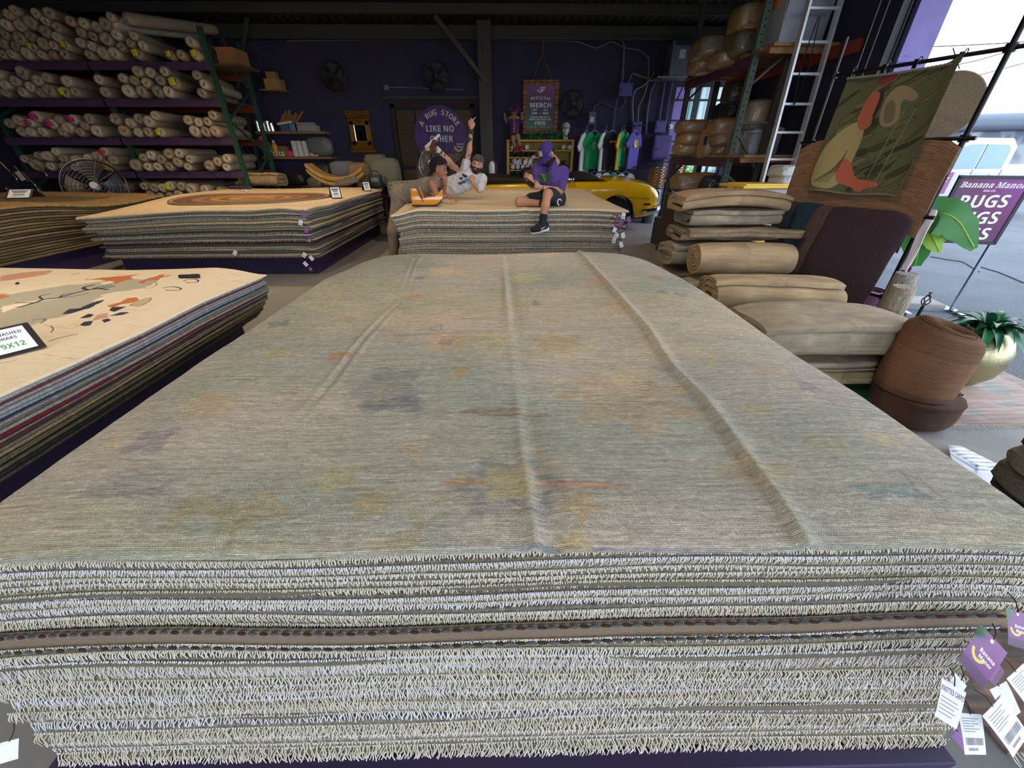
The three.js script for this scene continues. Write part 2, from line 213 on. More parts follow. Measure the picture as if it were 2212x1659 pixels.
// strands hanging from an edge: list of {x, y, z, s}, out = unit [x, z] outwards
function fringe(root, spacing, L, seed, o = {}) {
  const R = rng(seed), pos = [], nor = [], ix = [], th = o.th ?? 0.0022, out = o.out || [0, 1], len = root[root.length - 1].s, segs = o.segs ?? 4;
  let k = 0;
  for (let s = 0; s < len; s += spacing * (0.7 + 0.6 * R())) {
    while (k < root.length - 2 && root[k + 1].s < s) k++;
    const a = root[k], b = root[k + 1], t = clamp((s - a.s) / (b.s - a.s)), px = lerp(a.x, b.x, t), py = lerp(a.y, b.y, t), pz = lerp(a.z, b.z, t), tx = (b.x - a.x) / (b.s - a.s), tz = (b.z - a.z) / (b.s - a.s);
    const comb = (fbm(s * 2.6 + seed * 7.7, seed * 3.1, 2) - 0.5) * (o.comb ?? 2.4) + (R() - 0.5) * 0.55, l = L * (0.72 + 0.5 * R()), lift = (R() - 0.3) * 0.35, r = th * (0.75 + 0.5 * R()), cl = (R() - 0.5) * 0.5;
    const P = (q) => { const along = l * comb * q * q * 0.55 + l * 0.1 * sin(q * 5 + cl * 9), o2 = l * (0.34 * Math.sqrt(q) + lift * 0.3 * q) + (o.lean ?? 0) * q * l, dn = l * (0.92 * q * q + 0.08 * q) * (o.drop ?? 1); return [px + tx * along + out[0] * o2, py - dn + 0.25 * l * lift * q, pz + tz * along + out[1] * o2]; };
    const b0 = pos.length / 3;
    for (let i = 0; i <= segs; i++) { const q = i / segs, p = P(q), rr = r * (i === segs ? 0.45 : 1);
      for (let c = 0; c < 3; c++) { const an = c / 3 * 2 * PI + 0.5, ca = cos(an), sa = sin(an); pos.push(p[0] + tx * rr * ca + out[0] * rr * sa, p[1] + rr * sa * 0.35, p[2] + tz * rr * ca + out[1] * rr * sa); nor.push(tx * ca + out[0] * sa, 0.3 * sa, tz * ca + out[1] * sa); }
      if (i) for (let c = 0; c < 3; c++) { const d = (c + 1) % 3, A = b0 + (i - 1) * 3; ix.push(A + c, A + d, A + 3 + d, A + c, A + 3 + d, A + 3 + c); } }
  }
  const g = new THREE.BufferGeometry(); g.setAttribute('position', new THREE.Float32BufferAttribute(pos, 3)); g.setAttribute('normal', new THREE.Float32BufferAttribute(nor, 3)); g.setAttribute('uv', new THREE.Float32BufferAttribute(new Float32Array(pos.length / 3 * 2), 2)); g.setIndex(ix); return g;
}
// visible top rug: a fine grid whose rim turns down, yT(x, D); the pile side is mapped 0..1 over the rug
function topRug(e, nx, nz, yT, th, wob) {
  const rim = [[0, 0], [0.3, 0.1], [0.5, 0.4], [0.5, 0.8], [0.2, 1]], K = rim.length - 1, W = e.x1 - e.x0, L = e.D1 - e.D0;
  const coord = (i, n) => i < 0 ? [0, -i] : i > n ? [1, i - n] : [i / n, 0];
  const NX = nx + 2 * K, NZ = nz + 2 * K;
  const g = grid(NX, NZ, (s, t) => { const [a, ka] = coord(Math.round(s * NX) - K, nx), [b, kb] = coord(Math.round(t * NZ) - K, nz), k = max(ka, kb); const q = rim[k];
    let x = e.x0 + a * W, D = e.D0 + b * L; const w = wob ? wob(a, b) : [0, 0]; x += w[0]; D += w[1];
    return [x + (ka ? (a ? 1 : -1) * rim[ka][0] * th : 0), yT(x, D) - q[1] * th, -(D + (kb ? (b ? 1 : -1) * rim[kb][0] * th : 0)), 0.012 + 0.976 * a + (ka ? (a ? 1 : -1) * ka * 0.0028 : 0), 0.012 + 0.976 * b + (kb ? (b ? 1 : -1) * kb * 0.0028 : 0)]; });
  return g;
}
const TAG = {};
{ const banana = (g, x, y, r, col) => { g.strokeStyle = col; g.lineWidth = r * 0.42; g.beginPath(); g.arc(x, y, r, 0.15 * PI, 1.0 * PI); g.stroke(); };
  TAG.banana = banana;
  TAG.logo = canvasTex(192, 256, (g, w, h) => { g.fillStyle = '#6d1f74'; g.fillRect(0, 0, w, h); g.fillStyle = '#1f5a2c'; g.beginPath(); g.moveTo(0, 0); g.lineTo(0, 110); g.lineTo(70, 0); g.fill(); g.fillStyle = '#4a1650'; g.fillRect(0, 200, w, 56); banana(g, 74, 128, 44, '#d9c23a'); g.fillStyle = '#f4eee0'; g.font = 'bold 30px sans-serif'; g.fillText('Banana', 62, 120); g.fillText('Manor', 72, 152); g.beginPath(); g.arc(96, 24, 11, 0, 7); g.fill(); });
  const R = rng(5), bar = (g, x, y, n, hh) => { for (let i = 0; i < n; i++) { const b = 1 + 3 * R(); g.fillRect(x, y, b, hh); x += b + 1 + 2 * R(); } };
  TAG.white = canvasTex(192, 256, (g, w, h) => { g.fillStyle = '#e9e9ec'; g.fillRect(0, 0, w, h); g.fillStyle = '#303038'; bar(g, 24, 150, 34, 46); bar(g, 40, 214, 20, 18); for (let i = 0; i < 6; i++) { g.globalAlpha = 0.5; g.fillRect(22, 28 + i * 16, 90 + 50 * R(), 5); } g.globalAlpha = 1; });
  TAG.knot = canvasTex(256, 160, (g, w, h) => { g.fillStyle = '#dcd9e0'; g.fillRect(0, 0, w, h); g.fillStyle = '#2a2a33'; g.font = 'bold 30px sans-serif'; g.fillText('KNOTTED CARPET', 6, 44); for (let i = 0; i < 5; i++) { g.globalAlpha = 0.5; g.fillRect(16, 66 + i * 16, 150 + 60 * R(), 4); } }); }
const logoM = mat(0xffffff, 0.35, { map: TAG.logo }), whiteTagM = mat(0xffffff, 0.55, { map: TAG.white }), knotM = mat(0xffffff, 0.6, { map: TAG.knot }), plainTag = mat(0xdedfe6, 0.6), purpleTag = mat(0x7c4c8c, 0.5);
const stringM = mat(0x1c1a1e, 0.8);
function hangTag(p, size, m, rot, label, group, knot) {
  const g = thing('price_tag', label, 'tag', group, [p.x, p.y, p.z]); g.rotation.set(rot[0], rot[1], rot[2]);
  const w = size, h = size * 1.35, c = part('card', grid(4, 5, (s, t) => [(s - 0.5) * w, -t * h - 0.01, 0.06 * w * sin(t * 2.2 + s) * (1 - s * 0.4), s, 1 - t]), m, g); void c;
  part('string', tube([[0, -0.012, 0.002], [0.004, 0.008, -0.004], [-0.002, 0.022, -0.012]], 0.0012, 6, 4), stringM, g);
  return g;
}
function rugStack(o) {
  const R = rng(o.seed), n = o.n, t = (o.yt - o.yb) / n, rugs = [];
  for (let k = 0; k < n; k++) {
    const kk = (k + 1) / n, e = o.edges ? o.edges(k, kk, R) : { x0: o.x0 + (R() - 0.5) * 0.06, x1: o.x1 + (R() - 0.5) * 0.06, D0: o.D0 + (R() - 0.5) * 0.05, D1: o.D1 + (R() - 0.5) * 0.08 };
    const sd = o.seed * 13.7 + k * 5.3, am = o.amp ?? 0.03, nz = (side, s) => (fbm(s * 1.3 + side * 40, sd, 3) - 0.5) * am;
    const yT = (x, z) => o.yb + (k + 1) * t + (o.wave ? o.wave(x, -z, kk) : 0);
    const last = k === n - 1, col = o.cols[k % o.cols.length], name = o.name, g = thing(name, last && o.topLabel ? o.topLabel : o.names ? o.names[k % o.names.length] + ' ' + o.label : k === o.mark ? o.markLabel : o.label, 'rug', last && o.topLabel ? null : o.group, null);
    if (last && o.top) o.top(g, e, yT, t);
    else part('pile', slab(outline(e, o.step ?? 0.16, nz), yT, t * (o.fill ?? 0.97)), wool(col), g);
    if (o.after) o.after(g, k, kk, e, yT, nz, t, R);
    rugs.push(g);
  }
  return rugs;
}
const frontRoot = (e, yT, nz, t, y = -0.45, step = 0.03) => { const a = []; for (let x = e.x0 + 0.03; x <= e.x1 - 0.03; x += step) { const D = e.D0 + nz(0, x - e.x0) - 0.001; a.push({ x, y: yT(x, -D) + y * t, z: -D, s: x - e.x0 }); } const s0 = a[0].s; a.forEach((q) => q.s -= s0); return a; };
const purplePlinth = paint(0x40305a, 0.55);
function plinth(name, label, x0, x1, D0, D1, h) { const g = thing(name, label, 'platform', null, [(x0 + x1) / 2, 0, -(D0 + D1) / 2]); part('deck', rbox(x1 - x0, 0.04, D1 - D0, 0, h - 0.02, 0, 0.006, 1), purplePlinth, g); const w = x1 - x0 - 0.06, d = D1 - D0 - 0.06; for (const s of [-1, 1]) { part('skirt_board', box(w, h - 0.04, 0.03, 0, (h - 0.04) / 2, s * d / 2), purplePlinth, g); part('skirt_board', box(0.03, h - 0.04, d, s * w / 2, (h - 0.04) / 2, 0), purplePlinth, g); } }

// ---- the big pale rug stack in the foreground
const MT = 0.78, ME = { x0: -1.35, x1: 1.34, D0: 0.572, D1: 3.68 };
plinth('stack_platform', 'low purple platform under the big pale fringed rug stack', -1.3, 1.27, 0.36, 3.6, 0.07);
const poly = (pts, D) => { if (D <= pts[0][1]) return pts[0][0]; for (let i = 1; i < pts.length; i++) if (D <= pts[i][1]) return lerp(pts[i - 1][0], pts[i][0], (D - pts[i - 1][1]) / (pts[i][1] - pts[i - 1][1])); return pts[pts.length - 1][0]; };
const crease = (list) => list.map((q) => { const p = onY(q[0], q[1], MT); return [p.x, -p.z]; }).sort((a, b) => a[1] - b[1]);
const CR = crease([[1250, 545], [1290, 590], [1350, 660], [1400, 715], [1450, 790], [1520, 860], [1600, 970], [1680, 1080], [1765, 1205]]);
const CC = crease([[1085, 545], [1092, 620], [1100, 720], [1115, 830], [1120, 920], [1135, 1030], [1150, 1130], [1160, 1190]]);
const CL = crease([[895, 560], [860, 650], [820, 690], [780, 735], [715, 820], [640, 900], [560, 1010], [500, 1120], [455, 1190]]);
const gs = (x, w) => Math.exp(-(x / w) * (x / w));
function mainWave(x, D, kk) { // sag of the whole pile towards its rims and far corners
  const a = clamp((abs(x) - 0.95) / 0.4), b = clamp((D - 2.9) / 0.9), c = clamp((0.75 - D) / 0.25);
  return kk * (-0.028 * a * a - 0.02 * b * b - 0.055 * a * a * b - 0.012 * c * c * a + 0.006 * sin(x * 5 + D * 1.4) + 0.004 * sin(D * 4.3 - x * 2)) + kk * (1 - kk) * (0.05 * sin(x * 2.2 + kk * 6 + 0.6) + 0.022 * sin(x * 6.1 - kk * 9 + D));
}
function mainTop(x, D) {
  const dr = x - poly(CR, D), dc = x - poly(CC, D), dl = x - poly(CL, D), far = clamp((D - 0.55) / 3);
  return MT + mainWave(x, D, 1)
    + 0.017 * gs(dr, dr > 0 ? 0.03 : 0.011) + 0.005 * sstep(-0.02, 0.06, dr) * sstep(0.5, 0.1, dr)
    + (0.010 * gs(dc, 0.016) - 0.008 * gs(dc - 0.04, 0.03)) * (0.7 + 0.5 * sin(D * 3.1))
    + (0.011 * gs(dl + 0.012, 0.014) + 0.008 * gs(dl - 0.03, 0.012) - 0.007 * gs(dl - 0.008, 0.02)) * (0.6 + 0.5 * sin(D * 4.1 + 1))
    + 0.004 * gs(D - 1.78 - 0.09 * x, 0.012) * sstep(1.1, 0.4, abs(x))
    + 0.003 * (fbm(x * 6, D * 5, 3) - 0.5) + 0.006 * (fbm(x * 2 + 5, D * 1.6, 2) - 0.5) - 0.01 * gs(D - 0.56, 0.06) + 0.05 * far * 0;
}
const mainTex = (() => { // faded Oushak field: weft streaks, abrash and worn motifs where the photograph shows them
  const W = 1536, Hh = 1536, ex = ME.x1 - ME.x0, eD = ME.D1 - ME.D0;
  const P = (px, py) => { const p = onY(px, py, MT); return [p.x, -p.z]; };
  const M = []; const add = (px, py, rx, rD, col, k = 0, a = 0.6, ring = 0) => { const p = P(px, py); M.push([p[0], p[1], rx, rD, col, k, a, ring]); };
  const och = [186, 160, 104], pea = [206, 172, 132], blu = [112, 116, 124], yel = [188, 176, 118], cre = [210, 196, 150], brn = [150, 122, 92], org = [206, 140, 96], tea = [128, 152, 150];
  add(970, 742, 0.11, 0.10, pea, 5, 0.75); add(970, 742, 0.04, 0.04, blu, 4, 0.4); add(1065, 735, 0.1, 0.1, yel, 4, 0.5); add(1205, 738, 0.12, 0.11, och, 6, 0.5); add(845, 830, 0.13, 0.16, blu, 5, 0.3); add(850, 845, 0.05, 0.07, yel, 4, 0.5, 1);
  add(1340, 850, 0.24, 0.2, pea, 7, 0.5); add(1350, 800, 0.13, 0.09, cre, 5, 0.45); add(960, 590, 0.11, 0.16, cre, 4, 0.65); add(1135, 600, 0.12, 0.12, cre, 6, 0.75); add(705, 648, 0.1, 0.13, cre, 3, 0.8, 1); add(1455, 645, 0.1, 0.12, cre, 3, 0.85, 1); add(1100, 662, 0.06, 0.1, pea, 3, 0.6, 1);
  add(1000, 800, 0.03, 0.04, och, 3, 0.7); add(1100, 1025, 0.075, 0.075, yel, 8, 0.5); add(1100, 1030, 0.15, 0.1, blu, 6, 0.4, 1); add(735, 1015, 0.06, 0.05, yel, 5, 0.5); add(1320, 665, 0.08, 0.1, pea, 5, 0.55); add(1285, 610, 0.1, 0.07, org, 3, 0.4); add(895, 640, 0.06, 0.06, org, 4, 0.4); add(1060, 880, 0.1, 0.02, brn, 2, 0.6); add(1125, 888, 0.13, 0.012, brn, 2, 0.5); add(1190, 1155, 0.1, 0.012, blu, 2, 0.6); add(1330, 1158, 0.3, 0.008, blu, 2, 0.45);
  add(810, 1065, 0.05, 0.05, och, 5, 0.5); add(1240, 1070, 0.05, 0.05, och, 5, 0.45); add(1410, 598, 0.07, 0.09, org, 4, 0.4); add(1520, 780, 0.04, 0.05, yel, 4, 0.45); add(1880, 1045, 0.1, 0.03, tea, 4, 0.55); add(745, 765, 0.05, 0.05, org, 3, 0.5); add(860, 865, 0.12, 0.05, blu, 3, 0.4); add(1230, 1150, 0.04, 0.04, yel, 4, 0.6); add(1000, 1025, 0.06, 0.012, org, 2, 0.6); add(1240, 1030, 0.12, 0.012, org, 2, 0.55); add(1130, 545, 0.03, 0.05, org, 2, 0.6); add(330, 1030, 0.12, 0.06, blu, 4, 0.25); add(560, 1080, 0.1, 0.06, och, 4, 0.35); add(1600, 1000, 0.1, 0.06, och, 4, 0.3); add(1760, 950, 0.08, 0.05, yel, 5, 0.3); add(480, 870, 0.1, 0.08, och, 4, 0.35); add(620, 760, 0.08, 0.08, yel, 5, 0.35); add(1640, 800, 0.07, 0.06, och, 4, 0.35);
  const R = rng(77); for (let i = 0; i < 60; i++) M.push([lerp(ME.x0, ME.x1, R()), lerp(ME.D0, ME.D1, R()), 0.02 + 0.05 * R(), 0.02 + 0.05 * R(), [och, yel, blu, pea, cre][i % 5], 3 + (i % 4), 0.25 + 0.25 * R(), i % 6 === 0 ? 1 : 0]);
  const acc = new Float32Array(W * Hh * 4);
  for (const m of M) { const cx = (m[0] - ME.x0) / ex * W, cy = (m[1] - ME.D0) / eD * Hh, rx = m[2] / ex * W, ry = m[3] / eD * Hh;
    for (let j = max(0, cy - ry * 1.4 | 0); j < min(Hh, cy + ry * 1.4); j++) for (let i = max(0, cx - rx * 1.4 | 0); i < min(W, cx + rx * 1.4); i++) {
      const u = (i - cx) / rx, v = (j - cy) / ry, th = Math.atan2(v, u), rr = hyp(u, v) / (1 + 0.22 * cos(m[5] * th + m[0] * 9)) + 0.3 * (fbm(i / 14, j / 5, 2) - 0.5);
      let a = m[7] ? gs(rr - 0.8, 0.16) : sstep(1.02, 0.8, rr); if (a < 0.02) continue; a *= m[6] * (0.55 + 0.7 * fbm(i / 30, j / 3 + 50, 2));
      const o = (j * W + i) * 4; for (let c = 0; c < 3; c++) acc[o + c] = acc[o + c] * (1 - a) + m[4][c] * a; acc[o + 3] = acc[o + 3] * (1 - a) + a; } }
  return dataTex(W, Hh, (i, j) => {
    const x = i / W, D = j / Hh, ab = fbm(x * 1.6, D * 9, 3), st = fbm(i / 60, j / 1.7, 3) - 0.5, st2 = fbm(i / 12, j / 2.2, 2) - 0.5, b = fbm(x * 5 + 3, D * 7, 3), fr = sstep(0.32, 0.62, ab), spk = h2(i, j) - 0.5;
    const o = (j * W + i) * 4, a = acc[o + 3], base = [lerp(194, 180, fr), lerp(185, 177, fr), lerp(160, 162, fr)], s = 62 * st + 44 * st2 + 22 * spk + 26 * (b - 0.5);
    const wr = sstep(0.62, 0.75, fbm(i / 7, j / 2.5 + 90, 2)) * 16;
    return [u8(base[0] * (1 - a) + acc[o] + s + wr + 4 * (b - 0.5) * 6), u8(base[1] * (1 - a) + acc[o + 1] + s + wr), u8(base[2] * (1 - a) + acc[o + 2] + s * 0.9 + wr)];
  });
})();
mainTex.wrapS = mainTex.wrapT = THREE.ClampToEdgeWrapping;
const weaveMain = retex(TX.weave, 14, 17);
const mainTopM = mat(0xffffff, 0.92, { map: mainTex, bumpMap: weaveMain, bumpScale: 0.006 });
const ivory = [mat(0xd4cdbd, 0.9), mat(0xc6bca6, 0.9), mat(0xd4d1d2, 0.9), mat(0xcec5b4, 0.9)];
const mainCols = [0xb0a58c, 0xa89c80, 0xbab09a, 0x9f937a, 0xb5aa92, 0xa59a88, 0xc0b69e, 0x978a72];
rugStack({
  seed: 11, n: 30, yb: 0.07, yt: MT, cols: mainCols, name: 'fringed_rug', step: 0.05, amp: 0.018,
  mark: 20, markLabel: 'pale rug with a brown stitched flat-woven end in the foreground stack',
  label: 'pale wool rug with white fringe in the big foreground stack', group: 'fringed rugs in the big foreground stack',
  topLabel: 'large faded grey-beige rug with worn floral pattern on top of the foreground stack',
  edges: (k, kk, R) => { const pin = gs(kk - 0.52, 0.2); return { x0: -1.3 - 0.07 * sstep(0.12, 0.4, kk) + (R() - 0.5) * 0.05, x1: 1.31 - 0.05 * pin + 0.05 * sstep(0.6, 0.8, kk) + (R() - 0.5) * 0.05, D0: lerp(0.405, 0.572, Math.pow(kk, 0.95)) + (R() - 0.5) * 0.012, D1: 3.66 + (R() - 0.5) * 0.08 }; },
  wave: mainWave,
  top: (g, e, yT, t) => { part('pile', topRug(ME, 300, 230, mainTop, t * 0.95, (a, b) => [0.02 * (fbm(b * 9, a > 0.5 ? 3 : 7, 3) - 0.5), 0.016 * (fbm(a * 9, b > 0.5 ? 5 : 1, 3) - 0.5)]), mainTopM, g); },
  after: (g, k, kk, e, yT, nz, t, R) => {
    const last = k === 29; if (last) { e = { ...ME }; yT = (x, z) => mainTop(x, max(0.55, -z)); nz = (s, x) => 0.016 * (fbm(x / (ME.x1 - ME.x0) * 9, 1, 3) - 0.5); }
    if (k === 20) { // flat-woven end with two rows of brown and blue-grey wrapped stitches
      const band = grid(90, 4, (s, v) => { const x = lerp(e.x0 + 0.04, e.x1 - 0.03, s), D = e.D0 + nz(0, x - e.x0); return [x, yT(x, -D) - 0.006 - v * 0.03, -D + 0.012 + v * 0.034 - 0.01 * v * v, x * 6, v]; });
      part('kilim_band', band, mat(0x9c8870, 0.95, { bumpMap: retex(TX.weave, 1, 0.5), bumpScale: 0.003 }), g);
      const br = [], bl = []; for (const v of [0.12, 0.95]) for (let x = e.x0 + 0.07, i = 0; x < e.x1 - 0.06; x += 0.026, i++) { const D = e.D0 + nz(0, x - e.x0), p = [x, yT(x, -D) - 0.003 - v * 0.03, -D + 0.022 + v * 0.026]; (i % 2 ? bl : br).push(T(new THREE.SphereGeometry(0.5, 6, 4), p[0], p[1], p[2], 0.7, 0, 0.22, 0.03, 0.006, 0.009)); }
      part('brown_stitches', br, wool(0x6f5a48), g, 'stuff'); part('blue_stitches', bl, wool(0x9da6a4), g, 'stuff');
    }
    if (k % 9 === 6) part('flatweave_end', grid(80, 3, (s, v) => { const x = lerp(e.x0 + 0.05, e.x1 - 0.04, s), D = e.D0 + nz(0, x - e.x0), q = v * 0.6 * sstep(0.42, 0.62, fbm(x * 1.6, k, 2)); return [x, yT(x, -D) - 0.004 - q * 0.012, -D + 0.004 + q * 0.016, x * 6, v]; }), wool(0xcfc2a4), g);
    const long = kk < 0.08 ? 0.045 : kk < 0.56 ? 0.026 + 0.012 * R() : kk > 0.93 ? 0.012 : 0.012 + 0.009 * R(), plain = !last && k !== 20 && R() < 0.2;
    const root = frontRoot(e, yT, nz, t, last ? -0.5 : -0.4, 0.02);
    part('knotted_edge', fringe(frontRoot(e, yT, nz, t, last ? -0.25 : -0.1, 0.03), kk < 0.5 ? 0.008 : 0.0058, kk < 0.5 ? 0.006 : 0.0085, 200 + k, { th: 0.0022, comb: 1, lean: 0.25, drop: 0.8, segs: 3 }), ivory[(k * 3 + 1) % 4], g, 'stuff');
    part('fringe', fringe(root, plain ? 0.012 : 0.0066, plain ? 0.01 : long, 100 + k, { th: kk < 0.56 ? 0.0019 : 0.0021, comb: kk < 0.56 ? 1.3 : 2.2, lean: kk < 0.56 ? 0.02 : 0.1, drop: 1 }), ivory[k % 4], g, 'stuff');
  },
});
{ // tags on the right front corner of the foreground stack, and the folded label on its left corner
  const L = [['logo', 2150, 1400, 0.072, -0.9], ['logo', 2196, 1338, 0.05, -0.3], ['white', 2135, 1545, 0.07, 0.55], ['white', 2092, 1560, 0.06, -0.12], ['knot', 2062, 1500, 0.06, -0.55], ['plain', 2150, 1500, 0.05, 0.3], ['white', 2185, 1470, 0.06, 0.5], ['plain', 2080, 1490, 0.035, -0.9], ['logo', 2110, 1435, 0.045, 0.6], ['purple', 2060, 1600, 0.04, 0.6]];
  const M = { logo: logoM, white: whiteTagM, knot: knotM, plain: plainTag, purple: purpleTag }, D0 = [0.40, 0.42, 0.36, 0.365, 0.385, 0.39, 0.41, 0.4, 0.41, 0.37];
  const LB = { logo: 'glossy purple tag with a yellow banana on the foreground stack corner', white: 'white barcode tag hanging from the foreground stack corner', knot: 'white printed knotted carpet label on the foreground stack corner', plain: 'blank white tag hanging from the foreground stack corner', purple: 'plain purple tag below the barcode tags on the foreground stack corner' };
  L.forEach((q, i) => hangTag(at(q[1], q[2] - 30, D0[i]), q[3], M[q[0]], [-0.75, 0.1, q[4]], LB[q[0]], 'tags on the foreground stack corner'));
  hangTag(at(22, 1590, 0.4), 0.035, plainTag, [-0.7, 0.3, 0.1], 'small folded white label hanging on the left corner of the foreground stack', null);
}
// ---- left front stack with the flowered rug
const NE = { x0: -4.75, x1: -1.93, D0: 0.15, D1: 3.13 }, nlTop = (x, D) => 0.78 + 0.012 * sin(x * 3 + 1) * sin(D * 2.4) - 0.05 * sstep(-2.35, -1.9, x) * sstep(2.2, 3.2, D) - 0.015 * sstep(-2.15, -1.93, x) + 0.004 * (fbm(x * 5, D * 5, 2) - 0.5);
plinth('stack_platform', 'low purple platform under the flowered rug stack', -4.7, -2.12, 0.25, 2.98, 0.4);
const nlTex = canvasTex(1400, 1400, (g, w, h) => {
  const P = (px, py) => { const p = onY(px, py, 0.775); return [(p.x - NE.x0) / (NE.x1 - NE.x0) * w, h - (-p.z - NE.D0) / (NE.D1 - NE.D0) * h]; };
  const fill = (c, list) => { const n = list.length, L = list.map((q) => P(q[0], q[1])), o = []; let per = 0; L.forEach((a, i) => { const b = L[(i + 1) % n]; per += hyp(a[0] - b[0], a[1] - b[1]); }); const am = min(14, per * 0.016); for (let i = 0; i < n; i++) { const a = L[(i + n - 1) % n], b = L[i], c2 = L[(i + 1) % n], d = L[(i + 2) % n]; for (let k = 0; k < 9; k++) { const t = k / 9, t2 = t * t, t3 = t2 * t, f = (e) => 0.5 * (2 * b[e] + (c2[e] - a[e]) * t * 0.8 + (2 * a[e] - 5 * b[e] + 4 * c2[e] - d[e]) * t2 * 0.8 + (3 * b[e] - a[e] - 3 * c2[e] + d[e]) * t3 * 0.8) + 0.1 * (lerp(b[e], c2[e], t) - b[e]); const x = lerp(f(0), lerp(b[0], c2[0], t), 0.5), y = lerp(f(1), lerp(b[1], c2[1], t), 0.5); o.push([x + am * (fbm(x / 16, y / 16 + 3, 2) - 0.5) * 2.4, y + am * (fbm(x / 16 + 40, y / 16, 2) - 0.5) * 2.4]); } } g.fillStyle = c; g.beginPath(); o.forEach((p, i) => i ? g.lineTo(p[0], p[1]) : g.moveTo(p[0], p[1])); g.closePath(); g.fill(); };
  const line = (c, lw, list) => { g.strokeStyle = c; g.lineWidth = lw; g.lineCap = 'round'; g.lineJoin = 'round'; const L = list.map((q) => P(q[0], q[1])), n = L.length; g.beginPath(); g.moveTo(L[0][0], L[0][1]); for (let i = 1; i < n - 1; i++) g.quadraticCurveTo(L[i][0], L[i][1], i === n - 2 ? L[n - 1][0] : (L[i][0] + L[i + 1][0]) / 2, i === n - 2 ? L[n - 1][1] : (L[i][1] + L[i + 1][1]) / 2); if (n === 2) g.lineTo(L[1][0], L[1][1]); g.stroke(); };
  g.fillStyle = '#ead8b8'; g.fillRect(0, 0, w, h); 
  const R = rng(3); const cream = '#f0dfc0', sage = '#b3ad96', navy = '#2b3147', orange = '#c9723f', pink = '#d29a7c';
  fill(sage, [[-600, 640], [0, 640], [120, 622], [270, 605], [330, 607], [300, 625], [215, 640], [180, 665], [110, 690], [60, 705], [0, 725], [-700, 900]]);
  fill(cream, [[0, 668], [70, 655], [120, 650], [60, 660], [0, 682]]);
  fill(pink, [[0, 600], [60, 592], [110, 588], [90, 597], [30, 607], [0, 610]]); fill(orange, [[-60, 645], [0, 641], [16, 644], [0, 650], [-50, 655]]);
  fill(orange, [[175, 606], [225, 600], [290, 594], [265, 601], [285, 606], [255, 609], [240, 617], [232, 609], [220, 616], [218, 607]]);
  fill(orange, [[285, 613], [310, 604], [330, 597], [345, 594], [340, 599], [362, 597], [335, 604], [325, 610], [312, 608], [295, 616]]);
  fill(orange, [[215, 665], [250, 655], [262, 648], [282, 646], [285, 650], [270, 657], [245, 661], [230, 668]]);
  line(navy, 9, [[35, 670], [70, 660], [85, 652], [120, 648], [150, 638], [180, 630], [215, 625], [235, 622]]); line(navy, 5, [[70, 660], [28, 660]]); line(navy, 5, [[85, 652], [75, 647], [85, 642], [100, 640]]); line(navy, 5, [[120, 648], [125, 640], [145, 637]]); line(navy, 5, [[125, 648], [160, 644], [180, 638]]); line(navy, 10, [[180, 630], [168, 627], [175, 622], [192, 619]]); line(navy, 8, [[190, 628], [205, 622], [230, 619]]); line(navy, 8, [[195, 626], [222, 629]]);
  fill(navy, [[122, 682], [140, 672], [160, 670], [180, 662], [200, 655], [215, 652], [200, 661], [185, 668], [165, 674], [140, 681]]);
  fill(navy, [[220, 673], [228, 667], [258, 665], [245, 670], [232, 675]]); fill(navy, [[220, 684], [245, 676], [262, 676], [248, 681]]); fill(navy, [[155, 703], [165, 697], [182, 695], [178, 703], [165, 705]]); fill(navy, [[158, 690], [175, 681], [188, 682], [180, 687]]); fill(navy, [[203, 692], [215, 689], [222, 692], [208, 697]]);
  fill(pink, [[180, 695], [195, 683], [215, 678], [218, 686], [200, 690]]); line('#5f6f74', 4, [[60, 696], [82, 692], [88, 695], [75, 702]]); line('#6a6660', 4, [[92, 738], [110, 730], [150, 722]]); line('#9b8f80', 4, [[300, 620], [318, 613], [330, 618], [310, 628], [300, 626]]); line(navy, 5, [[340, 626], [355, 622], [380, 625], [370, 630], [345, 630]]); line(navy, 5, [[383, 611], [392, 607], [415, 607], [412, 613], [388, 614]]); fill('#c9b58c', [[265, 662], [290, 650], [315, 645], [305, 655], [285, 664]]); line('#6f7064', 3, [[265, 662], [290, 650], [315, 645], [305, 655], [285, 664], [265, 662]]);
  fill(navy, [[24, 617], [32, 612], [35, 616], [30, 619]]); line(navy, 4, [[95, 578], [110, 577]]); line(navy, 4, [[135, 577], [160, 574]]); line(navy, 3, [[230, 579], [250, 577]]); line(navy, 4, [[143, 594], [160, 593]]); line('#7a6f60', 3, [[95, 707], [105, 712], [95, 720]]); fill(cream, [[205, 615], [225, 610], [235, 612], [215, 617]]);
  for (let i = 0; i < 90; i++) { const x = R() * w, y = R() * h, a = 8 + 22 * R(); g.globalAlpha = 0.5; g.strokeStyle = ['#8d7a62', '#c9905f', '#6b6f77', '#b9a480'][i % 4]; g.lineWidth = 2 + 2 * R(); g.beginPath(); g.moveTo(x, y); g.bezierCurveTo(x + a, y - a, x + 2 * a, y + a, x + 3 * a, y - a * R()); g.stroke(); }
  g.globalAlpha = 0.13; for (let i = 0; i < 5000; i++) { g.fillStyle = R() < 0.5 ? '#fff1d0' : '#8a6f4c'; g.fillRect(R() * w, R() * h, 10 + 40 * R(), 1.5); } g.globalAlpha = 1;
});
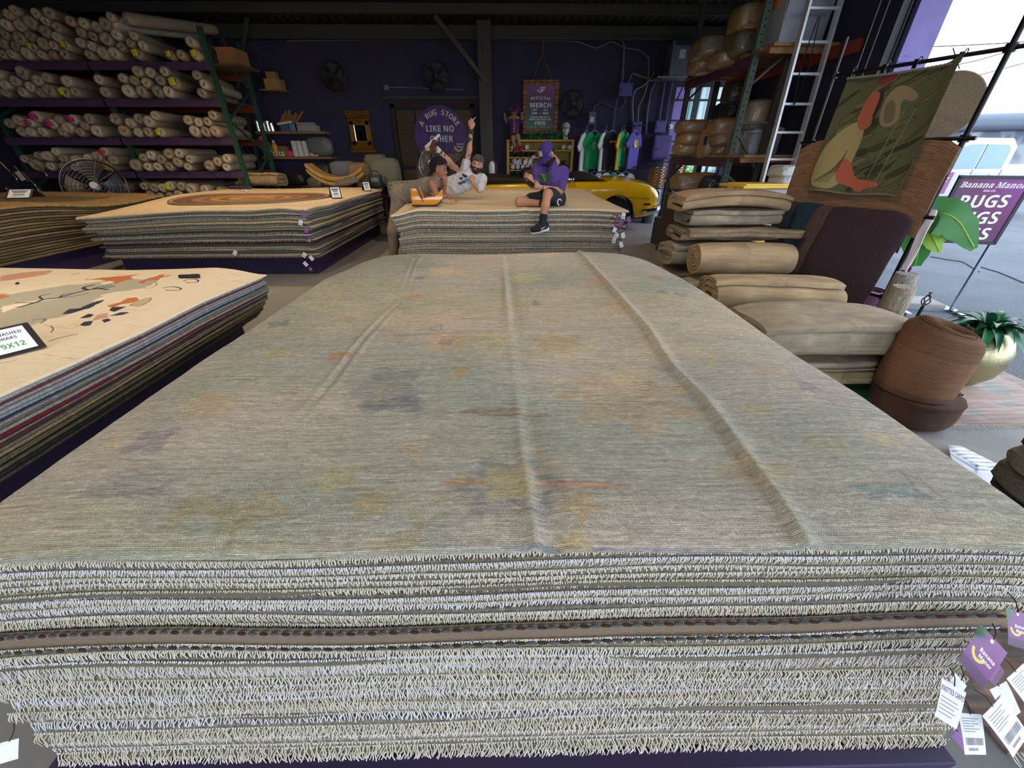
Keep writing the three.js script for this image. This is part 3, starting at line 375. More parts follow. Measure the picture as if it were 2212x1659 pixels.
rugStack({
  seed: 23, n: 26, yb: 0.4, yt: 0.78, name: 'colorful_rug', step: 0.12, amp: 0.035,
  cols: [0x5c574c, 0x8a806a, 0x4a4842, 0x968a6c, 0x3a443a, 0xac9a70, 0x2f4036, 0xc4aa7a, 0xae9870, 0x482a28, 0xc8b080, 0xa8a08c, 0x8a4a34, 0xb0b2a8, 0x861c32, 0x98243c, 0xc2bcae, 0xa69a8a, 0xb6b2ac, 0x34487a, 0xaebcc2, 0xc2c2be, 0xc0b8bc, 0x9a4a34, 0xb0c0c6, 0xc8d2d2],
  names: ['dark umber', 'olive tan', 'charcoal', 'khaki', 'dark green', 'sand', 'bottle green', 'light tan', 'tan', 'dark maroon', 'pale sand', 'stone grey', 'rust brown', 'silver grey', 'deep crimson', 'crimson', 'cream grey', 'taupe', 'warm grey', 'navy blue', 'pale blue-grey', 'off-white', 'lilac grey', 'rust red', 'ice blue'],
  label: 'hand-knotted rug in the stack below the flowered cream rug', group: 'rugs in the flowered stack', topLabel: 'cream rug with orange leaves and navy vines on top of its stack',
  edges: (k, kk, R) => ({ x0: NE.x0, x1: NE.x1 - 0.13 * (1 - kk) * (1 - kk) + (R() - 0.5) * 0.022, D0: NE.D0, D1: NE.D1 + (R() - 0.5) * 0.04 + 0.05 * gs(kk - 0.5, 0.25) }),
  wave: (x, D, kk) => kk * (nlTop(x, D) - 0.78),
  top: (g, e, yT, t) => part('pile', topRug(NE, 60, 60, nlTop, t * 0.95, (a, b) => [a > 0.5 ? 0.015 * (fbm(b * 8, 3, 2) - 0.5) : 0, 0.03 * (fbm(a * 6, 9, 2) - 0.5)]), mat(0xffffff, 0.95, { map: nlTex, bumpMap: TX.fuzzB4, bumpScale: 0.004 }), g),
});
// ---- middle left stack with the oval rug
const LE = { x0: -5.85, x1: -2.72, D0: 5.78, D1: 9.5 }, lmTop = (x, D) => 0.93 - 0.10 * sstep(-3.6, -5.9, x) * sstep(8, 5.8, D) + 0.012 * sin(x * 2.2 + D) - 0.03 * sstep(-3.1, -2.7, x) + 0.03 * sstep(-3.6, -3.0, x) * sstep(6.6, 6, D);
plinth('stack_platform', 'purple platform under the stack with the oval rug', -5.7, -2.82, 5.9, 9.4, 0.26);
const lmTex = canvasTex(512, 512, (g, w, h) => { g.fillStyle = '#ead2a4'; g.fillRect(0, 0, w, h); const R = rng(8); for (let i = 0; i < 2600; i++) { g.globalAlpha = 0.16; g.fillStyle = R() < 0.5 ? '#fff0cc' : '#a8865a'; g.fillRect(R() * w, R() * h, 4 + 16 * R(), 2); } g.globalAlpha = 0.5; g.strokeStyle = '#c9ab7c'; g.lineWidth = 6; g.strokeRect(26, 26, w - 52, h - 52); g.globalAlpha = 1; });
rugStack({
  seed: 31, n: 20, yb: 0.26, yt: 0.93, name: 'hand_knotted_rug', step: 0.14, amp: 0.07,
  cols: [0xa39b86, 0xc0b79e, 0x6a6e6c, 0xd4c198, 0xa8a292, 0x5c6262, 0x662c2a, 0xd6c9a8, 0x848782, 0xc9be9f, 0x4a5257, 0xb0a78f, 0xe0cc9e, 0x8f8e85, 0xdac79c, 0xb8ad92, 0x6e7d8b, 0xccc0a0, 0xa39c90],
  names: ['stone', 'cream', 'slate grey', 'sand yellow', 'grey beige', 'charcoal grey', 'dark red', 'ivory', 'mid grey', 'pale cream', 'blue-black', 'dun', 'butter cream', 'ash grey', 'straw', 'fawn', 'blue-grey', 'light cream', 'pewter'],
  label: 'bordered rug in the stack under the oval rug', group: 'rugs in the oval rug stack', topLabel: 'plain cream-yellow rug lying under the brown oval rug',
  edges: (k, kk, R) => ({ x0: LE.x0 + 0.14 * (1 - kk) + (R() - 0.5) * 0.12, x1: LE.x1 + (R() - 0.5) * 0.06, D0: LE.D0 + (R() - 0.5) * 0.07, D1: LE.D1 }),
  wave: (x, D, kk) => kk * (lmTop(x, D) - 0.93),
  top: (g, e, yT, t) => part('pile', topRug(LE, 40, 40, lmTop, t * 0.95, (a, b) => [0.03 * (fbm(b * 6, 3, 2) - 0.5), 0.06 * (fbm(a * 6, 9, 2) - 0.5)]), mat(0xffffff, 0.95, { map: lmTex, bumpMap: TX.fuzzB4, bumpScale: 0.004 }), g),
  after: (g, k, kk, e, yT, nz, t, R) => { if (k % 3 === 1) part('fringe', fringe(frontRoot(e, yT, nz, t, -0.4, 0.1), 0.022, 0.03, 300 + k, { th: 0.004, segs: 2 }), ivory[1], g, 'stuff'); },
});
{ // oval rug: rings of braided border around a carved medallion
  const a = onY(352, 437, 0.9), b = onY(722, 424, 0.93), cx = (a.x + b.x) / 2, cD = -(a.z + b.z) / 2, rx = (b.x - a.x) / 2, rD = 0.86;
  const tx = canvasTex(512, 512, (g, w, h) => { const R = rng(4); g.fillStyle = '#7d5a3c'; g.fillRect(0, 0, w, h); const ring = (r, c, lw) => { g.strokeStyle = c; g.lineWidth = lw; g.beginPath(); g.arc(256, 256, r, 0, 7); g.stroke(); }; ring(250, '#b9a58c', 10); ring(225, '#7a4f38', 36); ring(196, '#5c3f2b', 8); ring(170, '#9a7246', 30); ring(120, '#b08a50', 26); ring(90, '#6c4a30', 10); ring(60, '#a9824a', 30); for (let i = 0; i < 700; i++) { const q = R() * 6.28, r = 245 * Math.sqrt(R()); g.globalAlpha = 0.5; g.strokeStyle = ['#c09a58', '#5a3d28', '#8c5a40', '#caa868'][i % 4]; g.lineWidth = 3; g.beginPath(); g.arc(256 + r * cos(q), 256 + r * sin(q), 4 + 8 * R(), q, q + 2.5); g.stroke(); } g.globalAlpha = 1; });
  const g = thing('oval_rug', 'oval brown rug with a swirling medallion lying on the cream rug', 'rug', null, [cx, 0, -cD]);
  const ring = (s, t) => { const an = s * 2 * PI, r = min(1, t * 1.06), e = t > 0.945 ? (t - 0.945) / 0.055 : 0, x = rx * r * cos(an), D = rD * r * sin(an); return [x, lmTop(cx + x, cD + D) + 0.014 * (1 - e) + 0.002, -D, 0.5 + 0.5 * r * cos(an), 0.5 + 0.5 * r * sin(an)]; };
  part('pile', grid(64, 18, ring, true), mat(0xffffff, 0.95, { map: tx, bumpMap: TX.fuzzB4, bumpScale: 0.005 }), g);
  part('bound_edge', tube([...Array(48)].map((_, i) => { const an = i / 48 * 2 * PI, x = rx * cos(an), D = rD * sin(an); return V3(x, lmTop(cx + x, cD + D) + 0.01, -D); }), 0.018, 96, 6, true), wool(0xb0a090), g);
}
// ---- far left tan stack
const FE = { x0: -9.6, x1: -6.5, D0: 4.4, D1: 8.2 }, flTop = (x, D) => 0.93 + 0.07 * sstep(7, 5.4, D) + 0.03 * sin(D * 2.3 + 0.6) - 0.04 * sstep(-6.9, -6.5, x) + 0.014 * sin(x * 2);
plinth('stack_platform', 'purple platform under the tan rug stack', -9.5, -6.62, 4.5, 8.1, 0.3);
rugStack({
  seed: 41, n: 18, yb: 0.3, yt: 0.93, name: 'tan_rug', step: 0.16, amp: 0.07, cols: [0x94805a, 0xa89264, 0x7f6d50, 0xb89e6a, 0x8a775a, 0xa38a58, 0x72654f, 0xb09870],
  label: 'tan and brown rug in the stack beside the carpet rack', group: 'rugs in the tan stack', topLabel: 'plain golden-tan rug on top of the tan stack beside the carpet rack',
  edges: (k, kk, R) => ({ x0: FE.x0, x1: FE.x1 - 0.06 * (1 - kk) + (R() - 0.5) * 0.05, D0: FE.D0, D1: FE.D1 }),
  wave: (x, D, kk) => kk * (flTop(x, D) - 0.93),
  top: (g, e, yT, t) => part('pile', topRug(FE, 30, 40, flTop, t * 0.95, (a, b) => [0.03 * (fbm(b * 6, 3, 2) - 0.5), 0]), wool(0xc9a467), g),
});
// ---- stack on which the men sit
const SE = { x0: -1.5, x1: 1.64, D0: 5.55, D1: 9.1 }, s2Top = (x, D) => 0.935 - 0.07 * sstep(-1.1, -1.5, x) * sstep(7.2, 5.6, D) + 0.006 * sin(x * 3 + D) - 0.012 * sstep(1.2, 1.57, x) + 0.012 * gs(x - 0.02 * D - 0.15, 0.03);
plinth('stack_platform', 'purple platform under the stack where the men sit', -1.45, 1.5, 5.7, 9.0, 0.16);
const s2Tex = dataTex(512, 512, (i, j) => { const s = fbm(i / 40, j / 2.2, 3) - 0.5, b = fbm(i / 70, j / 50, 3), m = sstep(0.55, 0.7, fbm(i / 34 + 9, j / 12, 3)); return [u8(208 + 60 * s + 18 * (b - 0.5) + 8 * m), u8(190 + 58 * s + 10 * (b - 0.5)), u8(160 + 52 * s - 10 * m)]; });
rugStack({
  seed: 53, n: 26, yb: 0.16, yt: 0.935, name: 'grey_beige_rug', step: 0.1, amp: 0.05, cols: [0xa69e8e, 0xcabfaa, 0x8f887a, 0xbdb19c, 0xaea694, 0xd2c5ae, 0x9a9284, 0xc2b5a0, 0x827d72],
  label: 'grey-beige rug with a rough fringed end in the stack where the men sit', group: 'rugs in the stack where the men sit', topLabel: 'pale peach-beige rug on which the three men sit and lie',
  edges: (k, kk, R) => ({ x0: SE.x0 + (R() - 0.5) * 0.05 + 0.1 * (1 - kk), x1: SE.x1 + (R() - 0.5) * 0.05, D0: SE.D0 + (R() - 0.5) * 0.04, D1: SE.D1 }),
  wave: (x, D, kk) => kk * (s2Top(x, D) - 0.935),
  top: (g, e, yT, t) => part('pile', topRug(SE, 60, 40, s2Top, t * 0.95, (a, b) => [0.02 * (fbm(b * 6, 3, 2) - 0.5), 0.03 * (fbm(a * 6, 9, 2) - 0.5)]), mat(0xffffff, 0.95, { map: s2Tex, bumpMap: TX.fuzzB4, bumpScale: 0.004 }), g),
  after: (g, k, kk, e, yT, nz, t, R) => { if (k > 5) part('fringe', fringe(frontRoot(e, yT, nz, t, -0.35, 0.08), 0.014, 0.02, 500 + k, { th: 0.0035, segs: 2, comb: 1.5 }), ivory[(k + 1) % 2], g, 'stuff'); },
});
{ const R = rng(91); const G = 'tags on the corner of the stack where the men sit';
  [[1337, 465, 'logo'], [1352, 462, 'white'], [1361, 470, 'purple'], [1341, 482, 'logo'], [1355, 485, 'logo'], [1348, 492, 'plain'], [1352, 506, 'white'], [1361, 505, 'plain'], [1345, 515, 'white'], [1357, 525, 'plain'], [1350, 478, 'purple']].forEach((q) => hangTag(at(q[0] - (q[1] > 488 ? 17 : 4), q[1] - 4, 5.53 - 0.02 * R()), 0.055, { logo: logoM, white: whiteTagM, purple: purpleTag, plain: plainTag }[q[2]], [-0.2, 0.2, (R() - 0.5) * 1.2], { logo: 'small purple banana tag on the corner of the stack where the men sit', white: 'small white barcode tag on the corner of the stack where the men sit', purple: 'small plain purple tag on the corner of the stack where the men sit', plain: 'small blank white tag on the corner of the stack where the men sit' }[q[2]], G));
  const G2 = 'tags on the corner of the oval rug stack';
  [[655, 455, 'purple'], [650, 474, 'white'], [660, 490, 'purple'], [664, 512, 'logo'], [660, 545, 'white'], [668, 552, 'plain'], [655, 565, 'plain'], [668, 575, 'logo'], [510, 540, 'plain']].forEach((q) => hangTag(at(q[0], q[1], 5.73), 0.05, { logo: logoM, white: whiteTagM, purple: purpleTag, plain: plainTag }[q[2]], [-0.2, 0.1, (R() - 0.5) * 1.4], { logo: 'small purple banana tag on the corner of the oval rug stack', white: 'small white barcode tag on the corner of the oval rug stack', purple: 'small plain purple tag on the corner of the oval rug stack', plain: 'small blank cream tag on the front of the oval rug stack' }[q[2]], G2));
  [[6, 520], [12, 535], [20, 552], [8, 548]].forEach((q) => hangTag(at(q[0], q[1], 5.5), 0.08, plainTag, [-0.2, 0.8, (R() - 0.5)], 'blank white tag on the side of the tan rug stack', 'tags on the tan rug stack')); }
// ---- small table-top signs and odds and ends on the stacks
function tentSign(p, w, h, turn, tx, label, tilt = 0.55, flat = false) {
  const g = thing('sign_holder', label, 'sign', null, [p.x, p.y, p.z], turn), bm = mat(0x17171a, 0.5);
  const f = part('front_frame', [rbox(w, h, 0.008, 0, 0, 0, 0.004, 1)], bm, g); f.position.set(0, h / 2 * cos(tilt), h / 2 * sin(tilt) * 0.0); f.rotation.x = -tilt;
  const c = part('printed_card', grid(1, 1, (s, t) => [(s - 0.5) * w * 0.82, (t - 0.5) * h * 0.82, 0.0055]), mat(0xffffff, 0.45, { map: tx }), f); void c;
  if (flat) { part('prop', rbox(w * 0.3, 0.006, 0.04, 0, 0.003, -h * 0.35, 0.002, 1), bm, g); return g; }
  const b = part('back_panel', rbox(w, h, 0.008, 0, 0, 0, 0.004, 1), bm, g); b.position.set(0, h / 2 * cos(tilt), -h * sin(tilt)); b.rotation.x = tilt;
  return g;
}
const sign9 = canvasTex(512, 290, (g, w, h) => { g.fillStyle = '#f4f4f6'; g.fillRect(0, 0, w, h); g.fillStyle = '#2c2d52'; g.font = 'bold 48px sans-serif'; g.textAlign = 'right'; g.fillText('WHITEWASHED', 480, 78); g.fillText('OUSHAKS', 420, 134); g.fillStyle = '#4b9b45'; g.font = 'bold 84px sans-serif'; g.fillText('9X12', 450, 238); });
const signS = canvasTex(256, 200, (g, w, h) => { g.fillStyle = '#eeeef2'; g.fillRect(0, 0, w, h); g.fillStyle = '#40407a'; g.fillRect(30, 24, 190, 24); g.fillRect(50, 60, 150, 20); g.fillStyle = '#7fae7f'; g.fillRect(60, 104, 130, 44); g.fillStyle = '#9aa'; g.fillRect(40, 166, 170, 8); });
{ const p = V3(-2.252, nlTop(-2.25, 1.59) + 0.004, -1.59); const g = tentSign(p, 0.25, 0.14, 1.0, sign9, 'black-framed card reading 9X12 on the flowered rug', 0.75, true);
  void g; tentSign(V3(onY(50, 432, 0.98).x, flTop(-7.4, 5.9), onY(50, 432, 0.98).z), 0.3, 0.2, 0.3, signS, 'black-framed card on the tan rug stack', 0.95);
  const a = onY(748, 430, 0.91); a.x = -2.84; tentSign(V3(a.x, lmTop(a.x, -a.z), a.z), 0.17, 0.2, 0.5, signS, 'small black-framed card in front of the two folded rugs', 0.45);
  const b = V3(-2.82, 0, -8.87); tentSign(V3(b.x, lmTop(b.x, 8.87), b.z), 0.15, 0.19, 0.6, signS, 'small black-framed card at the far corner of the oval rug stack', 0.4);
  const m = onY(408, 598, 0.79), ph = thing('black_marker', 'black marker lying on the flowered rug', 'pen', null, [m.x, nlTop(m.x, -m.z) + 0.014, m.z], 0.12);
  part('barrel', T(new THREE.CapsuleGeometry(0.013, 0.11, 4, 10), 0, 0, 0, 0, 0, PI / 2), mat(0x121214, 0.4), ph); part('cap', cyl(0.0145, 0.0145, 0.05, 0.045, 0, 0, 12, 0, 0, PI / 2), mat(0x1c1c20, 0.35), ph);
}
// ---------------------------------------------------------------- shapes used in several places
// a long piece of cloth: the path (list of [u, v]) is its folded section, th its thickness, len its length along x
function ribbon(path, th, len, slices = 10, amp = 0.006, seed = 1, bow) {
  const n = path.length, L = [], Rr = []; let acc = 0; const S = [0];
  for (let i = 1; i < n; i++) { acc += hyp(path[i][0] - path[i - 1][0], path[i][1] - path[i - 1][1]); S.push(acc); }
  for (let i = 0; i < n; i++) { const a = path[max(0, i - 1)], b = path[min(n - 1, i + 1)]; let dx = b[0] - a[0], dy = b[1] - a[1]; const l = hyp(dx, dy) || 1; dx /= l; dy /= l; L.push([path[i][0] - dy * th / 2, path[i][1] + dx * th / 2]); Rr.push([path[i][0] + dy * th / 2, path[i][1] - dx * th / 2]); }
  const loop = [...L, ...Rr.reverse()], m = loop.length, us = [...S, ...[...S].reverse()], pos = [], uv = [], ix = [];
  for (let k = 0; k <= slices; k++) { const s = k / slices - 0.5, x = s * len; const tap = 1 - 0.1 * Math.pow(abs(2 * s), 6);
    for (let i = 0; i <= m; i++) { const p = loop[i % m]; const q = amp * (fbm(s * 4 + 9 * seed, p[0] * 9 + p[1] * 7, 2) - 0.5) * 2, e = amp * 1.6 * (fbm(us[i % m] * 2.5, seed * 3.3 + k * 0.01, 2) - 0.5) * abs(2 * s); const b = bow ? bow(s, p) : [0, 0]; pos.push(x + e * 2, p[1] * (0.5 + 0.5 * tap) + q + b[1], p[0] * tap + q + b[0]); uv.push(x, us[i % m] + (i >= n ? 0.02 : 0)); } }
  for (let k = 0; k < slices; k++) for (let i = 0; i < m; i++) { const a = k * (m + 1) + i, b = a + 1, c = a + m + 1, d = c + 1; ix.push(a, c, d, a, d, b); }
  for (const k of [0, slices]) { const o = pos.length / 3, src = k * (m + 1) * 3; for (let i = 0; i < m; i++) { pos.push(pos[src + i * 3], pos[src + i * 3 + 1], pos[src + i * 3 + 2]); uv.push(loop[i][0], loop[i][1]); } for (let i = 0; i < n - 1; i++) { const a = o + i, b = o + i + 1, c = o + m - 1 - i, d = o + m - 2 - i; if (k) ix.push(a, c, d, a, d, b); else ix.push(a, d, c, a, b, d); } }
  const g = new THREE.BufferGeometry(); g.setAttribute('position', new THREE.Float32BufferAttribute(pos, 3)); g.setAttribute('uv', new THREE.Float32BufferAttribute(uv, 2)); g.setIndex(ix); g.computeVertexNormals(); return g;
}
// a flattened spiral standing on v = 0, w wide and h high
function spiralPath(w, h, th, turns, sq = 0.62, start = 0.7) {
  const p = [], N = Math.round(turns * 34); for (let i = 0; i <= N; i++) { const f = i / N * turns, an = start + f * 2 * PI, a = w / 2 - th / 2 - f * th * 1.12, b = h / 2 - th / 2 - f * th * 1.12; if (a < 0.004 || b < 0.004) break; const c = cos(an), s = sin(an); p.push([a * Math.sign(c) * Math.pow(abs(c), sq), h / 2 + b * Math.sign(s) * Math.pow(abs(s), sq)]); } return p;
}
// layers folded to and fro
function zigPath(w, layers, th, seed = 1) { const p = [], r = rng(seed); for (let k = 0; k < layers; k++) { const y = th / 2 + k * th * 1.06, a = -w / 2 + 0.03 * r(), b = w / 2 - 0.03 * r(), N = 9; for (let i = 0; i <= N; i++) { const t = i / N, s = k % 2 ? 1 - t : t; p.push([lerp(a, b, s), y]); } if (k < layers - 1) { const e = k % 2 ? a : b, sg = k % 2 ? -1 : 1; for (let i = 1; i < 4; i++) { const q = i / 4 * PI; p.push([e + sg * 0.5 * th * sin(q), y + th * 0.53 * (1 - cos(q))]); } } } return p; }
// lumpy bundle standing on y = 0
function blob(w, h, d, seed, amp = 0.08, pw = 0.6, n = 20) {
  const f = (c) => Math.sign(c) * Math.pow(abs(c), pw);
  const g = grid(n, n * 0.7 | 0, (s, t) => { const a = s * 2 * PI, b = (t - 0.5) * PI, q = 1 + amp * 2 * (fbm(2.2 * cos(a) * cos(b) + seed * 5.1, 2.2 * sin(b) + 2.2 * sin(a) * cos(b) + seed, 3) - 0.5); return [w / 2 * f(cos(a)) * f(cos(b)) * q, h / 2 + h / 2 * f(sin(b)) * (b < 0 ? 1 : q), -d / 2 * f(sin(a)) * f(cos(b)) * q, s * 2, t]; }, true);
  return g;
}
const wrapM = (hex) => mat(hex, 0.5, { clearcoat: 0.7, clearcoatRoughness: 0.2, bumpMap: TX.crinkle, bumpScale: 0.02 });
const bagM = (hex) => mat(hex, 0.28, { bumpMap: TX.crinkle, bumpScale: 0.03 });
function place(o, p, ry = 0) { o.position.set(p.x ?? p[0], p.y ?? p[1], p.z ?? p[2]); o.rotation.y = ry; return o; }

// ---------------------------------------------------------------- carpet rack with wrapped rolls, back left
{
  const D = 9.6, sy = [[135, 460], [215, 475], [298, 500], [370, 520], [432, 545]].map((q) => at(q[1], q[0], D).y), x0 = -10.3, x1 = -5.62, xm = -7.92;
  const rk = thing('carpet_rack', 'tall green and purple pallet rack full of wrapped carpet rolls', 'rack', null, [0, 0, -D]);
  const green = paint(0x2c5a45, 0.5), bpur = paint(0x5a4060, 0.6), red = paint(0x8a3a26, 0.6), deck = wood(0x6f5a48, 0.8);
  for (const x of [x0, xm, x1]) { for (const z of [x === x1 ? 0.02 : -0.1, -1.2]) part('upright', box(0.085, 3.6, 0.07, x, 1.8, z), green, rk); for (let i = 0; i < 5; i++) part('brace', beam([x, 0.3 + i * 0.62, i % 2 ? -0.02 : -1.16], [x, 0.92 + i * 0.62, i % 2 ? -1.16 : -0.02], 0.035, 0.035), green, rk); }
  for (const y of sy) for (const [a, b] of [[x0, xm], [xm, x1]]) { part('front_beam', rbox(b - a - 0.05, 0.13, 0.05, (a + b) / 2, y - 0.065, 0.05, 0.008, 1), bpur, rk); part('rear_beam', box(b - a - 0.05, 0.11, 0.05, (a + b) / 2, y - 0.075, -1.2), red, rk); part('deck', box(b - a - 0.08, 0.018, 1.2, (a + b) / 2, y - 0.012, -0.58), deck, rk); }
  part('diagonal_brace', beam([x1 + 0.05, 0.35, 0.05], [x1 - 0.12, 1.2, 0.05], 0.03, 0.03), green, rk);
  const R = rng(19), mk = (k) => { const s = k * 7.1; return grid(14, 8, (a, t) => { const an = a * 2 * PI, rim = [[0, 0.05], [0.35, 0.0], [0.72, 0.006], [0.93, 0.03], [1, 0.09], [1, 0.6], [0.98, 1.75], [0.8, 1.8], [0, 1.8]][Math.round(t * 8)]; const cr = 1 + 0.09 * (fbm(cos(an) * 1.6 + s, sin(an) * 1.6 + rim[1], 2) - 0.5); return [rim[0] * cos(an) * cr, rim[0] * sin(an) * cr, -rim[1] + (rim[0] < 0.9 && t < 0.4 ? 0.05 * (fbm(an * 2, rim[0] * 5 + s, 2) - 0.5) : 0), a * 2, rim[1]]; }, true); };
  const geos = [mk(1), mk(2), mk(3), mk(4)], ms = [0xbaa88c, 0xa89678, 0xc4b59a, 0x9a8b74].map((c) => mat(c, 0.55, { clearcoat: 0.5, clearcoatRoughness: 0.25, bumpMap: TX.crinkle, bumpScale: 0.012 }));
  const segs = [
    [[-20, 195, 0.72], [195, 300, 0.66], [300, 345, 0.42], [362, 452, 0.18], [424, 455, 0.42]],
    [[-20, 60, 0.3], [30, 150, 0.44], [140, 205, 0.34], [228, 262, 0.4], [264, 282, 0.22], [288, 345, 0.36], [325, 415, 0.46], [440, 474, 0.5]],
    [[48, 130, 0.42], [120, 250, 0.36], [262, 330, 0.4], [300, 378, 0.46], [420, 498, 0.42]],
    [[78, 150, 0.34], [95, 205, 0.4], [208, 283, 0.44], [302, 350, 0.32], [340, 440, 0.42], [455, 520, 0.3]],
    [[238, 300, 0.34], [304, 420, 0.36], [400, 500, 0.3], [150, 235, 0.26]]];
  const words = ['top', 'second', 'third', 'fourth', 'bottom'], notes = [[0.12, 0.3, 0.62, 0.8, 0.9, 0.98], [0.4, 0.85], [0.9], [0.55], [0.7]], noteM = mat(0xd9d820, 0.7), pinkM = mat(0xe0246a, 0.7);
  sy.forEach((y0, si) => {
    const C = [], row = si === 0 ? 132 : si === 1 ? 213 : si === 2 ? 296 : si === 3 ? 368 : 425; let cnt = 0;
    for (const sg of segs[si]) { const a = at(sg[0], row, D).x, b = at(sg[1], row, D).x; let fails = 0;
      while (fails < 30) { const r = 0.078 + 0.04 * R() * R() + (si === 0 ? 0 : 0.008); let best = null; for (let x = a + r; x <= b - r + 1e-6; x += 0.02) { if (abs(x - xm) < r + 0.05 || abs(x - x1) < r + 0.04) continue; let y = r; for (const c of C) { const dx = abs(c.x - x), s = (c.r + r) * 0.985; if (dx < s) y = max(y, c.y + Math.sqrt(s * s - dx * dx)); } const cost = y + 0.03 * R(); if (!best || cost < best.cost) best = { x, y, r, cost }; }
        if (!best || best.y + r * 0.4 > sg[2]) { fails++; continue; } C.push(best); cnt++; } }
    C.forEach((c, i) => { const m = shade(new THREE.Mesh(geos[i % 4], ms[(i * 7 + si) % 4])); m.name = numbered('carpet_roll'); m.scale.set(c.r, c.r, 0.94 + 0.06 * R()); m.position.set(c.x, y0 + c.y, -D + 0.16 + 0.07 * R()); m.rotation.z = R() * 6; m.rotation.y = 0.2 + (R() - 0.5) * 0.04; m.userData = { label: 'plastic-wrapped carpet roll on the ' + words[si] + ' shelf of the carpet rack', category: 'carpet roll', group: 'carpet rolls on the ' + words[si] + ' rack shelf' }; scene.add(m); c.m = m; });
    const nt = (px, py, mm, nm) => { let b = null, bd = 9; for (const c of C) { const p = at(px, py, D), d = hyp(c.x - p.x, y0 + c.y - p.y); if (d < bd) { bd = d; b = c; } } if (b && !b.note) { b.note = 1; const n = part(nm, grid(2, 2, (s, t) => [(s - 0.5) * 1.2, (t - 0.5) * 1.0, 0.04 + 0.06 * sin(s * 2)]), mm, b.m); n.rotation.z = -b.m.rotation.z + 0.1; } };
    const NT = [[[92, 100], [165, 105], [320, 122], [380, 120], [437, 120]], [[152, 200], [395, 184]], [[380, 279]], [[240, 352]], [[382, 405]]][si]; NT.forEach((q) => nt(q[0], q[1], noteM, 'yellow_note'));
    if (si === 2) [[85, 247], [100, 262], [118, 262], [75, 258], [185, 263]].forEach((q) => nt(q[0], q[1], pinkM, 'pink_note')); if (si === 3) nt(248, 335, pinkM, 'pink_note');
  });
  // three long loose rolls lying slantwise on the heap, and the carton at the end of the top shelf
  [[270, 40, 0.1], [238, 50, 0.12], [32, 46, 0.12]].forEach((q, i) => { const p = at(q[0], q[1], 9.5), m = shade(new THREE.Mesh(geos[i], ms[(i + 1) % 4])); m.name = numbered('long_carpet_roll'); m.scale.set(q[2], q[2], 1.05); m.position.copy(p); m.rotation.set(0.12, -0.3, 0); m.userData = { label: 'long carpet roll lying slantwise on top of the rolls of the top shelf', category: 'carpet roll', group: 'slanting rolls on the rack top' }; scene.add(m); });
  const cb = single('cardboard_box', 'brown cardboard box at the end of the top rack shelf', 'box', rbox(0.34, 0.26, 0.5, 0, 0.13, 0, 0.006, 1), mat(0x9c6a3c, 0.85)); place(cb, [x1 + 0.24, sy[0], -D - 0.4]);
  part('end_shelf', box(0.5, 0.03, 0.7, x1 + 0.27, sy[0] - 0.02, -0.4), deck, rk);
}
// ---------------------------------------------------------------- fans
function fanHead(g, r, z = 0, ringM, bladeM, hubM) {
  const rings = []; for (let i = 1; i <= 9; i++) rings.push(T(new THREE.TorusGeometry(r * i / 9, i === 9 ? 0.012 : 0.0035, 5, 40), 0, 0, z + 0.05 * (1 - (i / 9) ** 2)));
  part('wire_guard', rings, ringM, g); part('guard_spokes', [...Array(10)].map((_, i) => { const a = i / 10 * 2 * PI; return rod([0, 0, z + 0.05], [r * cos(a), r * sin(a), z], 0.004, 5); }), ringM, g);
  for (let i = 0; i < 4; i++) part('blade', grid(6, 6, (s, t) => { const a = i * PI / 2 + (s - 0.5) * (0.7 + 0.5 * t), q = r * lerp(0.12, 0.9, t); return [q * cos(a), q * sin(a), z - 0.05 + 0.05 * (s - 0.5)]; }), bladeM, g);
  part('hub', [cyl(r * 0.14, r * 0.14, 0.08, 0, 0, z - 0.02, 16, PI / 2), cyl(r * 0.12, r * 0.12, 0.015, 0, 0, z + 0.06, 16, PI / 2)], hubM, g); part('motor', cyl(r * 0.2, r * 0.22, 0.14, 0, 0, z - 0.15, 16, PI / 2), mat(0x24242a, 0.5), g); part('outer_ring', T(new THREE.TorusGeometry(r, 0.02, 6, 40), 0, 0, z - 0.06), mat(0x2c2b30, 0.5), g);
}
{ const ringM = metal(0x3a3a3e, 0.35), bl = paint(0x4b4a48, 0.6);
  [[720, 165, 'dark round wall fan high above the gold mirror'], [943, 165, 'dark round wall fan above the round sign'], [1238, 225, 'round wall fan beside the merchandise sign']].forEach((q) => { const p = at(q[0], q[1], DB - 0.35), g = thing('wall_fan', q[2], 'fan', null, [p.x, p.y, p.z]); fanHead(g, 0.27, 0.05, ringM, bl, mat(0x1a1a1e, 0.5)); part('bracket', [beam([0, 0, -0.15], [0.1, 0.02, -0.34], 0.06, 0.06), rbox(0.12, 0.2, 0.03, 0.1, 0.02, -0.335, 0.01, 1)], mat(0x24242a, 0.6), g); });
  const ped = (px, py, D, r, ry, label, floor = 0) => { const p = at(px, py, D), g = thing('drum_fan', label, 'fan', null, [p.x, floor, p.z], ry), h = new THREE.Group(); h.name = 'fan_head'; h.position.y = p.y - floor; h.rotation.x = -0.35; g.add(h); fanHead(h, r, 0, metal(0x8a8e92, 0.25), metal(0x4a4c50, 0.4), mat(0xd8d4ce, 0.4)); part('stand', [rod([0, 0.03, -0.12], [0, p.y - floor - 0.02, -0.12], 0.02, 10), cyl(0.22, 0.2, 0.03, 0, 0.015, -0.12, 24)], mat(0x24242a, 0.5), g); };
  ped(205, 402, 8.75, 0.5, 0.5, 'large silver pedestal fan behind the tan rug stack'); ped(932, 352, 9.3, 0.3, -0.4, 'silver pedestal fan behind the lying men');
}
